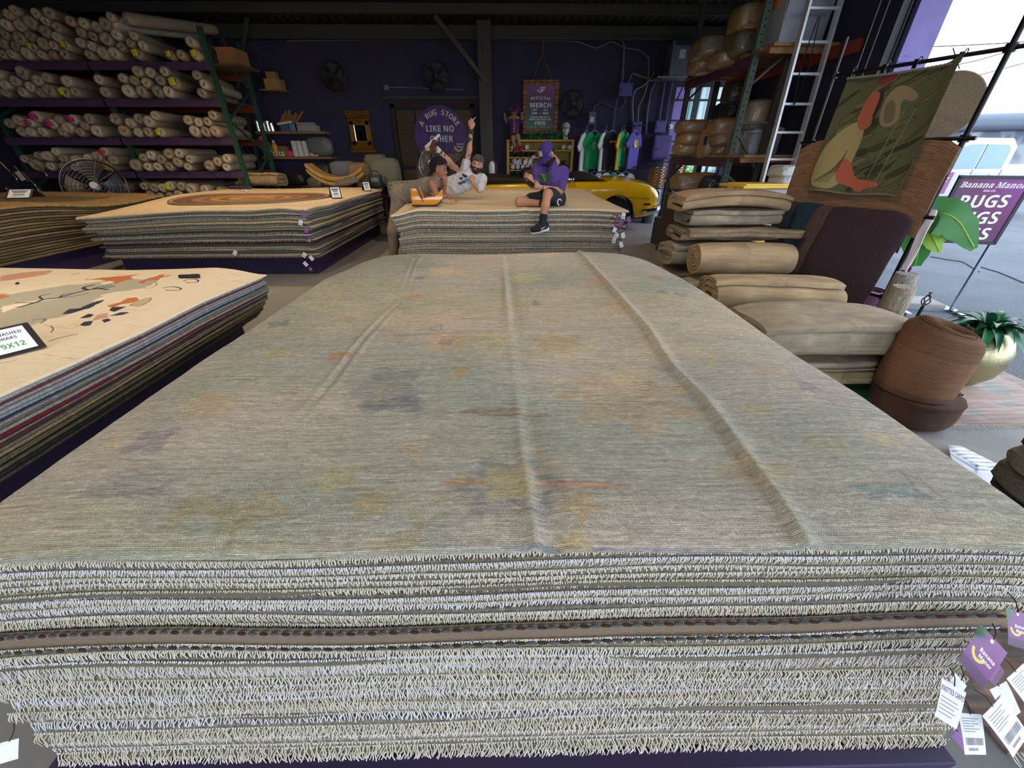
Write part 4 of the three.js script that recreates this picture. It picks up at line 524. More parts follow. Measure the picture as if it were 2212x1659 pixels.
// ---------------------------------------------------------------- things on the left of the back wall
{ const D = 11.38, shelfM = wood(0xa8804c, 0.6);
  const shelf = (pxl, pxr, py, lb) => { const a = at(pxl, py, D), b = at(pxr, py, D), g = thing('wall_shelf', lb, 'shelf', null, [(a.x + b.x) / 2, a.y, -D]); part('board', rbox(b.x - a.x, 0.055, 0.4, 0, -0.03, 0, 0.006, 1), shelfM, g); for (const s of [-1, 1]) part('bracket', beam([s * (b.x - a.x) * 0.35, -0.06, 0.12], [s * (b.x - a.x) * 0.35, -0.3, -0.2], 0.02, 0.02), darkSteel, g); return [a.x, b.x, a.y]; };
  const S1 = shelf(560, 708, 284, 'upper wooden wall shelf with metal cans and papers'), S2 = shelf(574, 722, 338, 'lower wooden wall shelf with spray bottles and paper towels'), S3 = shelf(660, 840, 398, 'low wooden shelf behind the folded tan rugs');
  const on = (S, t) => lerp(S[0], S[1], t), R = rng(66);
  const can = (x, i) => { const g = thing('metal_can', 'shiny metal can on the upper wall shelf', 'can', 'metal cans on the upper wall shelf', [x, S1[2], -D + 0.08]); part('body', cyl(0.062, 0.062, i % 2 ? 0.16 : 0.2, 0, i % 2 ? 0.08 : 0.1, 0, 18), metal(0xd0cdc6, 0.25), g); part('lid', cyl(0.064, 0.064, 0.012, 0, i % 2 ? 0.165 : 0.205, 0, 18), metal(0x9a958c, 0.4), g); };
  [0.03, 0.105, 0.17, 0.225].forEach((t, i) => can(on(S1, t), i));
  const bx = (n, lb, S, t, w, h, d, c, ry = 0, y = 0, rz = 0) => { const m = single(n, lb, n.includes('book') ? 'book' : 'box', rbox(w, h, d, 0, h / 2, 0, 0.006, 1), mat(c, 0.75)); place(m, [on(S, t), S[2] + y, -D + 0.03], ry); m.rotation.z = rz; return m; };
  bx('paper_stack', 'stack of pale papers slanting on the upper wall shelf', S1, 0.42, 0.34, 0.05, 0.26, 0xb9b6a2, 0.3, 0.14, 0.15); bx('blue_carton', 'small blue carton under the papers on the upper wall shelf', S1, 0.42, 0.2, 0.13, 0.2, 0x3f5a72); bx('blue_label_carton', 'blue and white carton beside the small blue carton', S1, 0.52, 0.13, 0.15, 0.18, 0x5d7488, 0.2); bx('white_tub', 'long pale plastic tub on the upper wall shelf', S1, 0.74, 0.46, 0.12, 0.24, 0x9b9890, -0.1); bx('flat_carton', 'flat grey carton on the pale tub of the upper wall shelf', S1, 0.72, 0.4, 0.06, 0.22, 0x8a8378, 0.1, 0.12);
  { const g = thing('wooden_rulers', 'bundle of orange wooden slats leaning on the upper wall shelf', 'slats', null, [on(S1, 0.34), S1[2], -D - 0.12]); for (let i = 0; i < 7; i++) part('slat', beam([i * 0.06 - 0.1, 0.12, 0], [i * 0.065 + 0.05 + 0.1 * R(), 0.36 + 0.1 * R(), -0.04], 0.012, 0.05), wood(0xb06a2c), g); }
  const bottle = (t, h, r, c, cap, lb) => { const g = thing('spray_bottle', lb, 'bottle', null, [on(S2, t), S2[2], -D + 0.08]); part('body', lathe([[0, 0], [r, 0], [r, h * 0.7], [r * 0.6, h * 0.82], [r * 0.35, h * 0.86], [0, h * 0.86]], 16), mat(c, 0.4), g); part('cap', cyl(r * 0.5, r * 0.42, h * 0.2, 0, h * 0.92, 0, 12), mat(cap, 0.45), g); };
  const stackCup = (t, c, y, h, lb) => { const m = single('plastic_cup', lb, 'cup', lathe([[0, 0], [0.07, 0], [0.075, h], [0.06, h], [0.055, 0.01], [0, 0.01]], 16), mat(c, 0.5)); place(m, [on(S2, t), S2[2] + y, -D + 0.08]); };
  stackCup(0.05, 0x5aa02e, 0, 0.13, 'bright green plastic cup at the end of the lower wall shelf'); stackCup(0.045, 0x2d5d80, 0.13, 0.12, 'blue plastic cup stacked on the green cup'); stackCup(0.04, 0xe0407c, 0.25, 0.17, 'hot pink plastic cup on top of the cup stack');
  bottle(0.12, 0.3, 0.065, 0x3a7a40, 0xd0552a, 'green spray bottle with an orange cap'); bottle(0.19, 0.34, 0.07, 0xe08a1c, 0xd8d4cc, 'orange spray bottle with a white cap'); 
  { const g = thing('tape_rolls', 'row of pale tape rolls lying on the lower wall shelf', 'tape'); g.position.set(on(S2, 0.2), S2[2], -D + 0.14); for (let i = 0; i < 5; i++) part('roll', T(new THREE.TorusGeometry(0.04, 0.016, 6, 14), i * 0.07 - 0.1, 0.056, 0, 0, PI / 2 * 0.8), mat(0xcfc4a8, 0.5), g); }
  bx('brown_carton', 'brown carton behind the bottles on the lower wall shelf', S2, 0.3, 0.26, 0.22, 0.16, 0x7c5a34); bx('pink_note_block', 'tilted hot pink note block on the edge of the lower wall shelf', S2, 0.4, 0.12, 0.12, 0.1, 0xe81f78, 0.4, 0.01, 0.6);
  for (let i = 0; i < 3; i++) { const g = thing('paper_towel_roll', 'white paper towel roll standing on the lower wall shelf', 'paper towels', 'paper towel rolls on the lower wall shelf', [on(S2, 0.47 + i * 0.075), S2[2], -D + 0.06]); part('paper', cyl(0.068, 0.068, 0.33, 0, 0.165, 0, 18), mat(0xcac5bc, 0.9, { bumpMap: TX.fuzzB, bumpScale: 0.003 }), g); part('core', cyl(0.024, 0.024, 0.336, 0, 0.167, 0, 12), mat(0x8f7350, 0.9), g); }
  { const g = thing('dispenser', 'small white tape dispenser with a dark wheel on the lower wall shelf', 'dispenser', null, [on(S2, 0.74), S2[2], -D + 0.1]); part('body', rbox(0.2, 0.09, 0.08, 0, 0.045, 0, 0.02), mat(0xb9b2a8, 0.5), g); part('wheel', cyl(0.05, 0.05, 0.085, 0.05, 0.08, 0.005, 16, PI / 2), mat(0x4a2a20, 0.5), g); }
  const bg = single('plastic_bag', 'crumpled clear plastic bag of bedding on the lower wall shelf', 'bag', blob(0.62, 0.42, 0.34, 3, 0.14), bagM(0x6a6b66)); place(bg, [on(S2, 0.83), S2[2], -D]);
  { const p = at(590, 178, 11.3), g = thing('box_shelf', 'small shelf with two cardboard boxes beside the truss column', 'shelf', null, [p.x, p.y - 0.16, p.z]); part('board', box(0.5, 0.03, 0.4, 0, 0, 0), shelfM, g); for (const s of [-1, 1]) part('bracket', beam([s * 0.2, -0.02, 0.1], [s * 0.2, -0.25, -0.28], 0.02, 0.02), darkSteel, g); place(single('cardboard_box', 'larger tan cardboard box beside the truss column', 'box', rbox(0.34, 0.2, 0.3, 0, 0.1, 0, 0.006, 1), mat(0xa07c48, 0.85)), [p.x + 0.03, p.y - 0.145, p.z]); place(single('cardboard_box', 'smaller cardboard box stacked beside the truss column', 'box', rbox(0.2, 0.13, 0.2, 0, 0.065, 0, 0.006, 1), mat(0x9c784a, 0.85)), [p.x + 0.02, p.y + 0.055, p.z]); }
  // wrapped bundles and bags behind the folded rugs
  const bd = [[700, 372, 0.5, 0.36, 'dark sack with a white label behind the folded rug', 0x32322e, 10.6], [745, 368, 0.62, 0.4, 'grey zipped blanket bag behind the folded tan rugs', 0x6c7078, 10.5], [778, 374, 0.5, 0.46, 'brown paper-wrapped parcel behind the folded tan rugs', 0x8d7358, 10.4], [805, 385, 0.5, 0.28, 'upper shrink-wrapped brown bundle behind the folded tan rugs', 0x8f7d68, 10.2], [800, 402, 0.56, 0.26, 'lower shrink-wrapped brown bundle behind the folded tan rugs', 0x93836f, 10.15], [832, 372, 0.75, 0.62, 'large draped grey-green blanket heap below the gold mirror', 0x7f7e6a, 10.6], [812, 348, 0.5, 0.3, 'peaked olive blanket on top of the blanket heap', 0x77745e, 10.7], [690, 395, 0.45, 0.26, 'small clear bag of hardware behind the folded rug', 0x55564e, 10.3], [745, 402, 0.5, 0.22, 'dark crate of tools behind the folded tan rugs', 0x4a443a, 10.3], [640, 388, 0.7, 0.26, 'black tarpaulin lying behind the folded rug', 0x1e1e20, 10.6]];
  bd.forEach((q, i) => { const p = at(q[0], q[1], q[6]), y = p.y - q[3] / 2; place(single('wrapped_bundle', q[4], 'bundle', blob(q[2], q[3], 0.5, i + 2, 0.12), i === 3 || i === 4 || i === 7 ? wrapM(q[5]) : i === 0 || i === 9 ? bagM(q[5]) : cloth(q[5])), [p.x, y, p.z]); });
  { const g = thing('storage_bench', 'dark low bench carrying the wrapped bundles by the purple wall', 'bench', null, [-3.72, 0, -10.5]); part('bench_top', box(1.95, 0.05, 0.9, 0, 0.72, 0), wood(0x4d3a28), g); for (const a of [-0.9, 0.9]) for (const b of [-0.38, 0.38]) part('leg', box(0.07, 0.7, 0.07, a, 0.35, b), wood(0x3d2f22), g); }
  // striped scarf bundle and green lantern
  { const p = at(722, 396, 10.1), m = single('striped_blanket', 'rolled black and cream striped blanket behind the folded tan rugs', 'blanket', ribbon(spiralPath(0.3, 0.2, 0.025, 3.2), 0.022, 0.4, 5, 0.01, 4), mat(0xffffff, 0.95, { map: dataTex(8, 64, (i, j) => (j % 16) < 7 ? [30, 28, 26] : [180, 170, 145], true, [1, 6]) })); place(m, [p.x, p.y - 0.12, p.z], 1.2); }
  { const p = at(812, 388, 9.95), g = thing('green_case', 'dark green case with a handle beside the blanket heap', 'case', null, [p.x, p.y - 0.16, p.z]); part('shell', rbox(0.26, 0.26, 0.2, 0, 0.13, 0, 0.03), mat(0x1e3a30, 0.5), g); part('label_plate', rbox(0.17, 0.09, 0.01, 0, 0.16, 0.1, 0.004, 1), mat(0x7c8078, 0.6), g); part('handle', tube([[-0.09, 0.25, 0], [-0.06, 0.33, 0], [0.06, 0.33, 0], [0.09, 0.25, 0]], 0.012, 12, 6), mat(0x1e3a30, 0.5), g); }
}
{ // gold-framed mirror
  const c = at(779, 286, DB - 0.06), g = thing('gold_mirror', 'tall gilt temple-shaped mirror on the purple wall', 'mirror', null, [c.x, c.y, c.z]); const gd = mat(0x9a6a1e, 0.35, { metalness: 0.75, bumpMap: TX.fuzzB, bumpScale: 0.01 });
  part('cornice', [rbox(0.66, 0.06, 0.1, 0, 0.42, 0.02, 0.01), rbox(0.58, 0.05, 0.08, 0, 0.33, 0.01, 0.01), rbox(0.52, 0.06, 0.07, 0, 0.27, 0, 0.01)], gd, g);
  for (let i = 0; i < 11; i++) part('bead', sph(0.02, -0.26 + i * 0.052, 0.375, 0.05, 1, 1, 1, 6), metal(0xd0a860, 0.3), g);
  part('pilaster', [rbox(0.12, 0.52, 0.05, -0.2, -0.02, 0, 0.01), rbox(0.12, 0.52, 0.05, 0.2, -0.02, 0, 0.01), rbox(0.5, 0.1, 0.05, 0, 0.2, 0, 0.01), rbox(0.5, 0.12, 0.05, 0, -0.24, 0, 0.01)], gd, g);
  part('plinth_moulding', [rbox(0.58, 0.06, 0.08, 0, -0.33, 0.01, 0.01), rbox(0.64, 0.07, 0.09, 0, -0.4, 0.02, 0.01)], gd, g);
  part('glass', box(0.29, 0.36, 0.008, 0, -0.02, 0), metal(0xe8e8e8, 0.02), g); part('inner_bevel', [box(0.3, 0.012, 0.03, 0, 0.155, 0.012), box(0.3, 0.012, 0.03, 0, -0.195, 0.012), box(0.012, 0.36, 0.03, -0.145, -0.02, 0.012), box(0.012, 0.36, 0.03, 0.145, -0.02, 0.012)], metal(0xd8b878, 0.25), g);
}
{ // round sign with lettering
  const tx = canvasTex(512, 512, (g, w, h) => { g.fillStyle = '#4a3470'; g.fillRect(0, 0, w, h); const R = rng(9); for (let i = 0; i < 160; i++) { g.globalAlpha = 0.25; g.fillStyle = R() < 0.5 ? '#6a4a88' : '#35264e'; g.beginPath(); g.arc(R() * w, R() * h, 6 + 26 * R(), 0, 7); g.fill(); } g.globalAlpha = 1; g.fillStyle = '#7c6a4c'; g.beginPath(); g.moveTo(0, 380); g.lineTo(150, 350); g.lineTo(300, 400); g.lineTo(512, 400); g.lineTo(512, 512); g.lineTo(0, 512); g.fill(); for (let i = 0; i < 60; i++) { g.globalAlpha = 0.6; g.strokeStyle = ['#2d2a24', '#b9a67c', '#57462e'][i % 3]; g.lineWidth = 6; g.beginPath(); const x = R() * w, y = 380 + R() * 130; g.arc(x, y, 10 + 20 * R(), R() * 6, R() * 6 + 2); g.stroke(); } g.globalAlpha = 1;
    g.fillStyle = '#d9d4c6'; g.textAlign = 'center'; g.font = 'bold 62px sans-serif'; const word = 'A RUG STORE'; for (let i = 0; i < word.length; i++) { const a = -PI / 2 + (i - 5) * 0.195; g.save(); g.translate(256 + 188 * cos(a), 262 + 188 * sin(a)); g.rotate(a + PI / 2); g.fillText(word[i], 0, 0); g.restore(); } g.font = 'bold 72px sans-serif'; g.fillText('LIKE NO', 256, 212); g.fillText('OTHER', 262, 296); TAG.banana(g, 430, 335, 38, '#cdbf3c'); g.font = 'bold 22px sans-serif'; g.fillText('Banana', 448, 322); g.fillText('Manor', 448, 346); });
  const c = at(952, 296, DB - 0.05), g = thing('round_sign', 'round purple sign reading A RUG STORE LIKE NO OTHER', 'sign', null, [c.x, c.y, c.z]), r = 0.66;
  part('board', cyl(r, r, 0.03, 0, 0, 0, 48, PI / 2), mat(0x3a2a58, 0.6), g); part('printed_face', grid(48, 8, (s, t) => [r * 0.985 * t * cos(s * 2 * PI), r * 0.985 * t * sin(s * 2 * PI), 0.018, 0.5 + 0.5 * t * cos(s * 2 * PI), 0.5 + 0.5 * t * sin(s * 2 * PI)]), mat(0xffffff, 0.6, { map: tx }), g);
}
{ // merchandise sign hanging from a rope
  const D = DB - 0.1, tl = at(1130, 172, D), br = at(1203, 289, D), w = br.x - tl.x, h = tl.y - br.y, cx = (tl.x + br.x) / 2, cy = (tl.y + br.y) / 2;
  const tx = canvasTex(448, 704, (g, W, H) => { const gr = g.createLinearGradient(W * 0.8, 0, W * 0.2, H); gr.addColorStop(0, '#7d3a80'); gr.addColorStop(0.35, '#573058'); gr.addColorStop(0.6, '#3a3444'); gr.addColorStop(1, '#2c6a44'); g.fillStyle = gr; g.fillRect(0, 0, W, H); g.fillStyle = '#dcdcd6'; g.textAlign = 'center'; TAG.banana(g, 210, 70, 40, '#c9c69a'); g.fillRect(206, 34, 90, 12); g.fillRect(206, 58, 80, 12); g.fillRect(206, 82, 66, 12); g.font = 'bold 62px sans-serif'; const o = 'OFFICIAL'; for (let i = 0; i < 8; i++) { g.save(); g.translate(86 + i * 40, 244 - 22 * cos((i - 3.5) / 3.5)); g.rotate((i - 3.5) * 0.06); g.fillText(o[i], 0, 0); g.restore(); } g.font = 'bold 104px sans-serif'; g.fillText('MERCH', 224, 352); g.font = 'bold 36px sans-serif'; g.fillText('SHIRT', 126, 404); g.fillText('HAT', 312, 404); g.font = 'bold 56px sans-serif'; g.fillText('$30', 126, 464); g.fillText('$35', 312, 464); g.fillRect(196, 440, 50, 3); g.font = 'bold 37px sans-serif'; g.fillText('SPEND $500 GET A', 224, 522); g.fillText('SHIRT OR A HAT FOR', 224, 560); g.font = 'bold 80px sans-serif'; g.fillText('FREE', 224, 636); g.fillRect(50, 668, 130, 3); g.fillRect(220, 668, 170, 3); });
  const g = thing('merchandise_sign', 'framed OFFICIAL MERCH price sign hanging from a rope', 'sign', null, [cx, cy, -D]), fw = 0.1, R = rng(14);
  part('board', box(w - 0.1, h - 0.1, 0.02, 0, 0, 0), mat(0x33283c, 0.6), g); part('printed_face', grid(1, 1, (s, t) => [(s - 0.5) * (w - 2 * fw), (t - 0.5) * (h - 2 * fw), 0.014]), mat(0xffffff, 0.5, { map: tx }), g);
  const bm = [0xa8642a, 0xb8722f, 0x9c5a26].map((c) => wood(c, 0.6)), run = (n, L, f) => { for (let i = 0; i < n; i++) for (let j = 0; j < 2; j++) f((i + (j ? 0.5 : 0)) % n, i, j); };
  for (let i = 0; i < 6; i++) for (let j = 0; j < 2; j++) for (const s of [-1, 1]) part('frame_block', rbox(w / 6 - 0.006, fw / 2 - 0.005, 0.05, -w / 2 + (i + 0.5) * w / 6, s * (h / 2 - fw * (j ? 0.75 : 0.25)), 0.01 + 0.006 * R(), 0.006, 1), bm[(i + j * 2) % 3], g);
  for (let i = 0; i < 9; i++) for (const s of [-1, 1]) part('frame_block', rbox(fw - 0.006, (h - 2 * fw) / 9 - 0.005, 0.05, s * (w / 2 - fw / 2), -h / 2 + fw + (i + 0.5) * (h - 2 * fw) / 9, 0.01 + 0.006 * R(), 0.006, 1), bm[(i + (s > 0 ? 1 : 0)) % 3], g);
  const top = at(1170, 90, D).y - cy, ym = at(1170, 118, D).y - cy; void run;
  part('rope', [tube([[-w * 0.25, h / 2, 0], [0, ym, 0], [0.01, top, 0]], 0.012, 24, 6), tube([[w * 0.28, h / 2, 0], [0.02, ym, 0], [0.0, top, 0.01]], 0.012, 24, 6)], mat(0x7a5a34, 0.95, { bumpMap: TX.fuzzB, bumpScale: 0.01 }), g);
}
// ---------------------------------------------------------------- yellow merchandise shelf
{ const D = 11.42, tl = at(1097, 302, D), tr = at(1236, 302, D), top = tl.y, w = tr.x - tl.x, cx = (tl.x + tr.x) / 2, ym = wood(0xd0ac24, 0.5), g = thing('yellow_shelf_unit', 'yellow wooden shelf unit stocked with rolled shirts', 'shelf unit', null, [cx, 0, -D]);
  const div = at(1168, 330, D).x - cx, ys = [[1, 324], [2, 339], [3, 353], [4, 366], [5, 379]].map((q) => at(1130, q[1], D).y);
  for (const x of [-w / 2, w / 2]) part('side_panel', rbox(0.07, top, 0.34, x, top / 2, 0, 0.008, 1), ym, g); part('top_board', rbox(w + 0.07, 0.05, 0.36, 0, top - 0.02, 0, 0.008, 1), ym, g); part('divider', box(0.04, top - 0.3, 0.3, div, (top - 0.3) / 2, 0), ym, g);
  for (let i = 0; i < 5; i++) part('back_board', box(w / 5 - 0.008, top - 0.05, 0.015, -w / 2 + (i + 0.5) * w / 5, top / 2, -0.16), wood(0xb8951c, 0.6), g);
  ys.forEach((y) => { part('shelf_board', rbox(div + w / 2 - 0.05, 0.035, 0.32, (div - w / 2) / 2, y - 0.018, 0, 0.006, 1), ym, g); }); [ys[0], ys[3]].forEach((y) => part('shelf_board', rbox(w / 2 - div - 0.05, 0.035, 0.32, (div + w / 2) / 2, y - 0.018, 0, 0.006, 1), ym, g));
  const R = rng(37), rollG = [1, 2].map((k) => merge([ribbon(spiralPath(0.13, 0.11, 0.02, 2.2), 0.018, 0.26, 4, 0.008, k)])), wm = cloth(0xcfcfd2), dm = cloth(0x20202c), nm = cloth(0x2a2a55);
  const put = (x, y, m, lb, gr) => { const o = shade(new THREE.Mesh(rollG[R() * 2 | 0], m)); o.name = numbered('rolled_shirt'); o.position.set(cx + x, y, -D + 0.05); o.rotation.y = PI / 2 + (R() - 0.5) * 0.5; o.userData = { label: lb, category: 'shirt', group: gr }; scene.add(o); };
  const pile = (x0, x1, y, rows, m, lb, gr) => { for (let r = 0; r < rows; r++) for (let x = x0 + 0.07 + r * 0.065; x < x1 - 0.06 - r * 0.065; x += 0.132) put(x, y + r * 0.095, m, lb, gr); };
  const X = (px) => at(px, 340, D).x - cx;
  pile(X(1100), X(1116), ys[0], 2, wm, 'white rolled shirt on the top tier of the yellow shelf unit', 'white rolled shirts, top tier'); pile(X(1131), X(1146), ys[0], 2, wm, 'white rolled shirt on the top tier of the yellow shelf unit', 'white rolled shirts, top tier'); pile(X(1145), X(1154), ys[0], 1, wm, 'white rolled shirt on the top tier of the yellow shelf unit', 'white rolled shirts, top tier'); pile(X(1101), X(1164), ys[1], 1, dm, 'black rolled shirt on the second tier of the yellow shelf unit', 'black rolled shirts');
  pile(X(1104), X(1118), ys[2], 2, wm, 'white rolled shirt on the middle tier of the yellow shelf unit', 'white rolled shirts, middle tier'); pile(X(1118), X(1142), ys[2], 1, wm, 'white rolled shirt on the middle tier of the yellow shelf unit', 'white rolled shirts, middle tier'); pile(X(1140), X(1162), ys[2], 2, wm, 'white rolled shirt on the middle tier of the yellow shelf unit', 'white rolled shirts, middle tier');
  pile(X(1101), X(1162), ys[3], 2, wm, 'white rolled shirt on the fourth tier of the yellow shelf unit', 'white rolled shirts, fourth tier'); pile(X(1101), X(1155), ys[4], 1, nm, 'navy rolled shirt on the lowest tier of the yellow shelf unit', 'navy rolled shirts');
  pile(X(1210), X(1234), ys[0], 1, wm, 'white rolled shirt on the right side of the yellow shelf unit', 'white rolled shirts, right side'); pile(X(1206), X(1232), ys[3], 2, dm, 'black rolled shirt low on the right side of the yellow shelf unit', 'black rolled shirts, right side');
  // hat on a mannequin head, clover garlands
  { const p = at(1221, 301, D), h = thing('mannequin_head', 'white mannequin head wearing a grey and white cap on the yellow shelf unit', 'mannequin', null, [p.x, top + 0.005, -D]); part('head', lathe([[0, 0], [0.07, 0], [0.065, 0.02], [0.05, 0.08], [0.055, 0.12], [0.085, 0.17], [0.095, 0.24], [0.085, 0.31], [0.05, 0.345], [0, 0.35]], 20), mat(0xd6cfc4, 0.5), h); part('nose', T(new THREE.ConeGeometry(0.016, 0.05, 8), 0, 0.2, 0.1, 0.5), mat(0xd6cfc4, 0.5), h); part('cap_crown', T(new THREE.SphereGeometry(0.105, 18, 9, 0, 2 * PI, 0, PI / 2), 0, 0.245, 0, 0, 0, 0, 1, 1.15, 1), cloth(0xb9b4a6), h); part('cap_brim', T(new THREE.CylinderGeometry(0.12, 0.12, 0.012, 20, 1, false, -PI / 2, PI), -0.02, 0.25, 0.05, 0.15, 0, 0, 0.9, 1, 1.1), cloth(0x55534c), h); }
  const leaf = T(new THREE.SphereGeometry(0.5, 7, 5), 0, 0, 0, 0, 0, 0, 0.05, 0.012, 0.04), R2 = rng(2);
  [[1146, 0.16], [1158, 0.18], [1178, 0.26], [1198, 0.22], [1211, 0.18]].forEach((q, i) => { const p = at(q[0], 300, D), g2 = thing('clover_garland', 'green tinsel clover bunch on top of the yellow shelf unit', 'decoration', 'clover bunches on the yellow shelf unit', [p.x, top + 0.005, -D + 0.02]), L = []; for (let k = 0; k < 34; k++) L.push(T(leaf.clone(), (R2() - 0.5) * q[1] * 1.5, 0.02 + R2() * q[1] * (0.75), (R2() - 0.5) * 0.2, R2() * 3, R2() * 3, R2() * 3)); part('foliage', L, mat(0x1f8048, 0.4), g2); part('wire_stem', tube([[-q[1] * 0.6, 0.01, 0], [0, 0.05, 0.02], [q[1] * 0.6, 0.01, 0]], 0.006, 8, 5), mat(0x1f5a38, 0.5), g2); void i; });
  { const p = at(1063, 388, 10.9), f = thing('fire_extinguisher', 'white and red fire extinguisher by the steel column', 'extinguisher', null, [p.x, p.y - 0.02, p.z]); part('cylinder', lathe([[0, 0], [0.075, 0], [0.08, 0.03], [0.08, 0.34], [0.05, 0.4], [0.025, 0.42], [0, 0.42]], 18), mat(0xd8d8d8, 0.4), f); part('base_ring', cyl(0.083, 0.083, 0.08, 0, 0.04, 0, 18), mat(0xa01c24, 0.4), f); part('valve', [box(0.05, 0.05, 0.05, 0, 0.445, 0), rod([0, 0.46, 0], [0.09, 0.5, 0.02], 0.012, 6)], mat(0x2a2a2e, 0.5), f); part('hose', tube([[0.03, 0.44, 0], [0.11, 0.36, 0.02], [0.1, 0.15, 0.02]], 0.012, 10, 6), mat(0x8a1c20, 0.5), f); part('shelf_bracket', box(0.3, 0.02, 0.6, 0, -0.01, -0.25), darkSteel, f); }
}
// ---------------------------------------------------------------- shirts on rails
{ const D = 11.3, tee = [[-0.1, 0.03], [-0.2, 0], [-0.36, -0.2], [-0.27, -0.27], [-0.21, -0.2], [-0.22, -0.7], [0.22, -0.7], [0.21, -0.2], [0.27, -0.27], [0.36, -0.2], [0.2, 0], [0.1, 0.03], [0.05, -0.035], [-0.05, -0.035]];
  const teeG = (() => { const g = extr(tee, 0.02, 0.012, 2); const p = g.attributes.position; for (let i = 0; i < p.count; i++) { const x = p.getX(i), y = p.getY(i); p.setZ(i, p.getZ(i) + 0.035 * sin(x * 26) * sstep(-0.1, -0.7, y) + 0.02 * sin(x * 9 + 1)); } g.computeVertexNormals(); return g; })();
  const prints = { dark: mat(0x2b2b28, 0.8), gold: mat(0xd0a83c, 0.8), white: mat(0xdadada, 0.8), brown: mat(0x8a5a30, 0.8), yellow: mat(0xd8c030, 0.8), line: mat(0x6ab08c, 0.8), teal: mat(0x30a090, 0.8) };
  const rail = (pxl, pxr, py, lb) => { const a = at(pxl, py, D), b = at(pxr, py, D), g = thing('clothes_rail', lb, 'rail', null, [a.x, a.y, -D]), w = b.x - a.x; part('bar', rod([0, 0, 0], [w, 0, 0], 0.014, 10), mat(0x2a2540, 0.4), g); for (const x of [0.05, w - 0.05]) part('bracket', rod([x, 0, 0], [x, 0.02, -0.3], 0.012, 8), mat(0x2a2540, 0.4), g); return a.y; };
  const y1 = rail(1248, 1394, 271, 'upper black clothes rail on the purple wall'), y2 = rail(1253, 1420, 361, 'lower black clothes rail behind the yellow car');
  const hang = (px, y, col, turn, pr, lb, sc = 1) => { const x = at(px, y === y1 ? 271 : 361, D).x, g = thing('hanging_shirt', lb, 'shirt', null, [x, y, -D + 0.02], turn); part('garment', teeG.clone().translate(0, -0.17, 0), cloth(col), g).scale.set(sc, sc * 1.06, 1); part('hanger', [tube([[-0.19, -0.18, 0], [0, -0.1, 0], [0.19, -0.18, 0]], 0.008, 14, 6), tube([[0, -0.1, 0], [0, -0.03, 0], [0.02, 0.0, 0], [0, 0.016, 0], [-0.016, 0.005, 0]], 0.005, 12, 5)], mat(0x9a98c8, 0.4), g); const cp = part('collar_band', T(new THREE.TorusGeometry(0.07, 0.012, 6, 18, PI), 0, -0.15, 0.012, 0, 0, PI), cloth(col), g); void cp; if (pr) for (const q of pr) { const k = part('chest_print', T(new THREE.CylinderGeometry(q[1], q[1], 0.006, q[5] || 18), 0, 0, 0, PI / 2), prints[q[0]], g); k.position.set(q[2], q[3], 0.045); k.scale.set(1, q[4] || 1, 1); } };
  const TU = 0.95;
  hang(1268, y1, 0xd2d6d8, TU, [['dark', 0.08, 0.06, -0.42, 1.5]], 'white shirt with a dark print at the end of the upper rail', 1.15); hang(1285, y1, 0x149a5a, 0.55, [['line', 0.09, 0, -0.42]], 'green shirt with a round print on the upper rail', 1.0); hang(1310, y1, 0xd4d8da, TU, [['brown', 0.06, 0.08, -0.42, 1.6]], 'white shirt beside the black shirt on the upper rail', 1.05); hang(1325, y1, 0x20222c, 0.5, [['gold', 0.05, -0.06, -0.34, 0.4], ['gold', 0.05, 0.05, -0.33, 0.4]], 'black shirt with gold lettering on the upper rail', 1.02); hang(1345, y1, 0xe0b422, TU + 0.1, [['white', 0.04, 0, -0.4]], 'yellow shirt on the upper rail', 1.02); hang(1350, y1, 0x35b070, TU - 0.1, [['yellow', 0.06, 0.02, -0.5]], 'bright green jersey beside the yellow shirt', 0.95); hang(1375, y1, 0x5d4fa8, 0.75, [['yellow', 0.09, 0, -0.38], ['white', 0.06, 0.03, -0.36]], 'purple shirt with a banana print on the upper rail', 1.0);
  hang(1257, y2, 0xd4dade, 0.6, null, 'white shirt at the end of the lower rail', 0.9); hang(1284, y2, 0x6a5cb4, 0.2, null, 'purple shirt on the lower rail', 0.8); hang(1304, y2, 0xcfe0e4, 0.2, null, 'pale shirt beside the purple shirt on the lower rail', 0.9); hang(1318, y2, 0xd8e2e6, 0.25, null, 'white shirt on the middle of the lower rail', 0.85); hang(1335, y2, 0x2aa28e, 0.2, [['white', 0.08, 0, -0.3]], 'teal and white shirt on the lower rail', 0.9); hang(1353, y2, 0xdfe8ea, 0.2, [['gold', 0.07, -0.02, -0.4], ['dark', 0.05, 0.06, -0.42]], 'white shirt with a yellow print on the lower rail', 1.0);
}
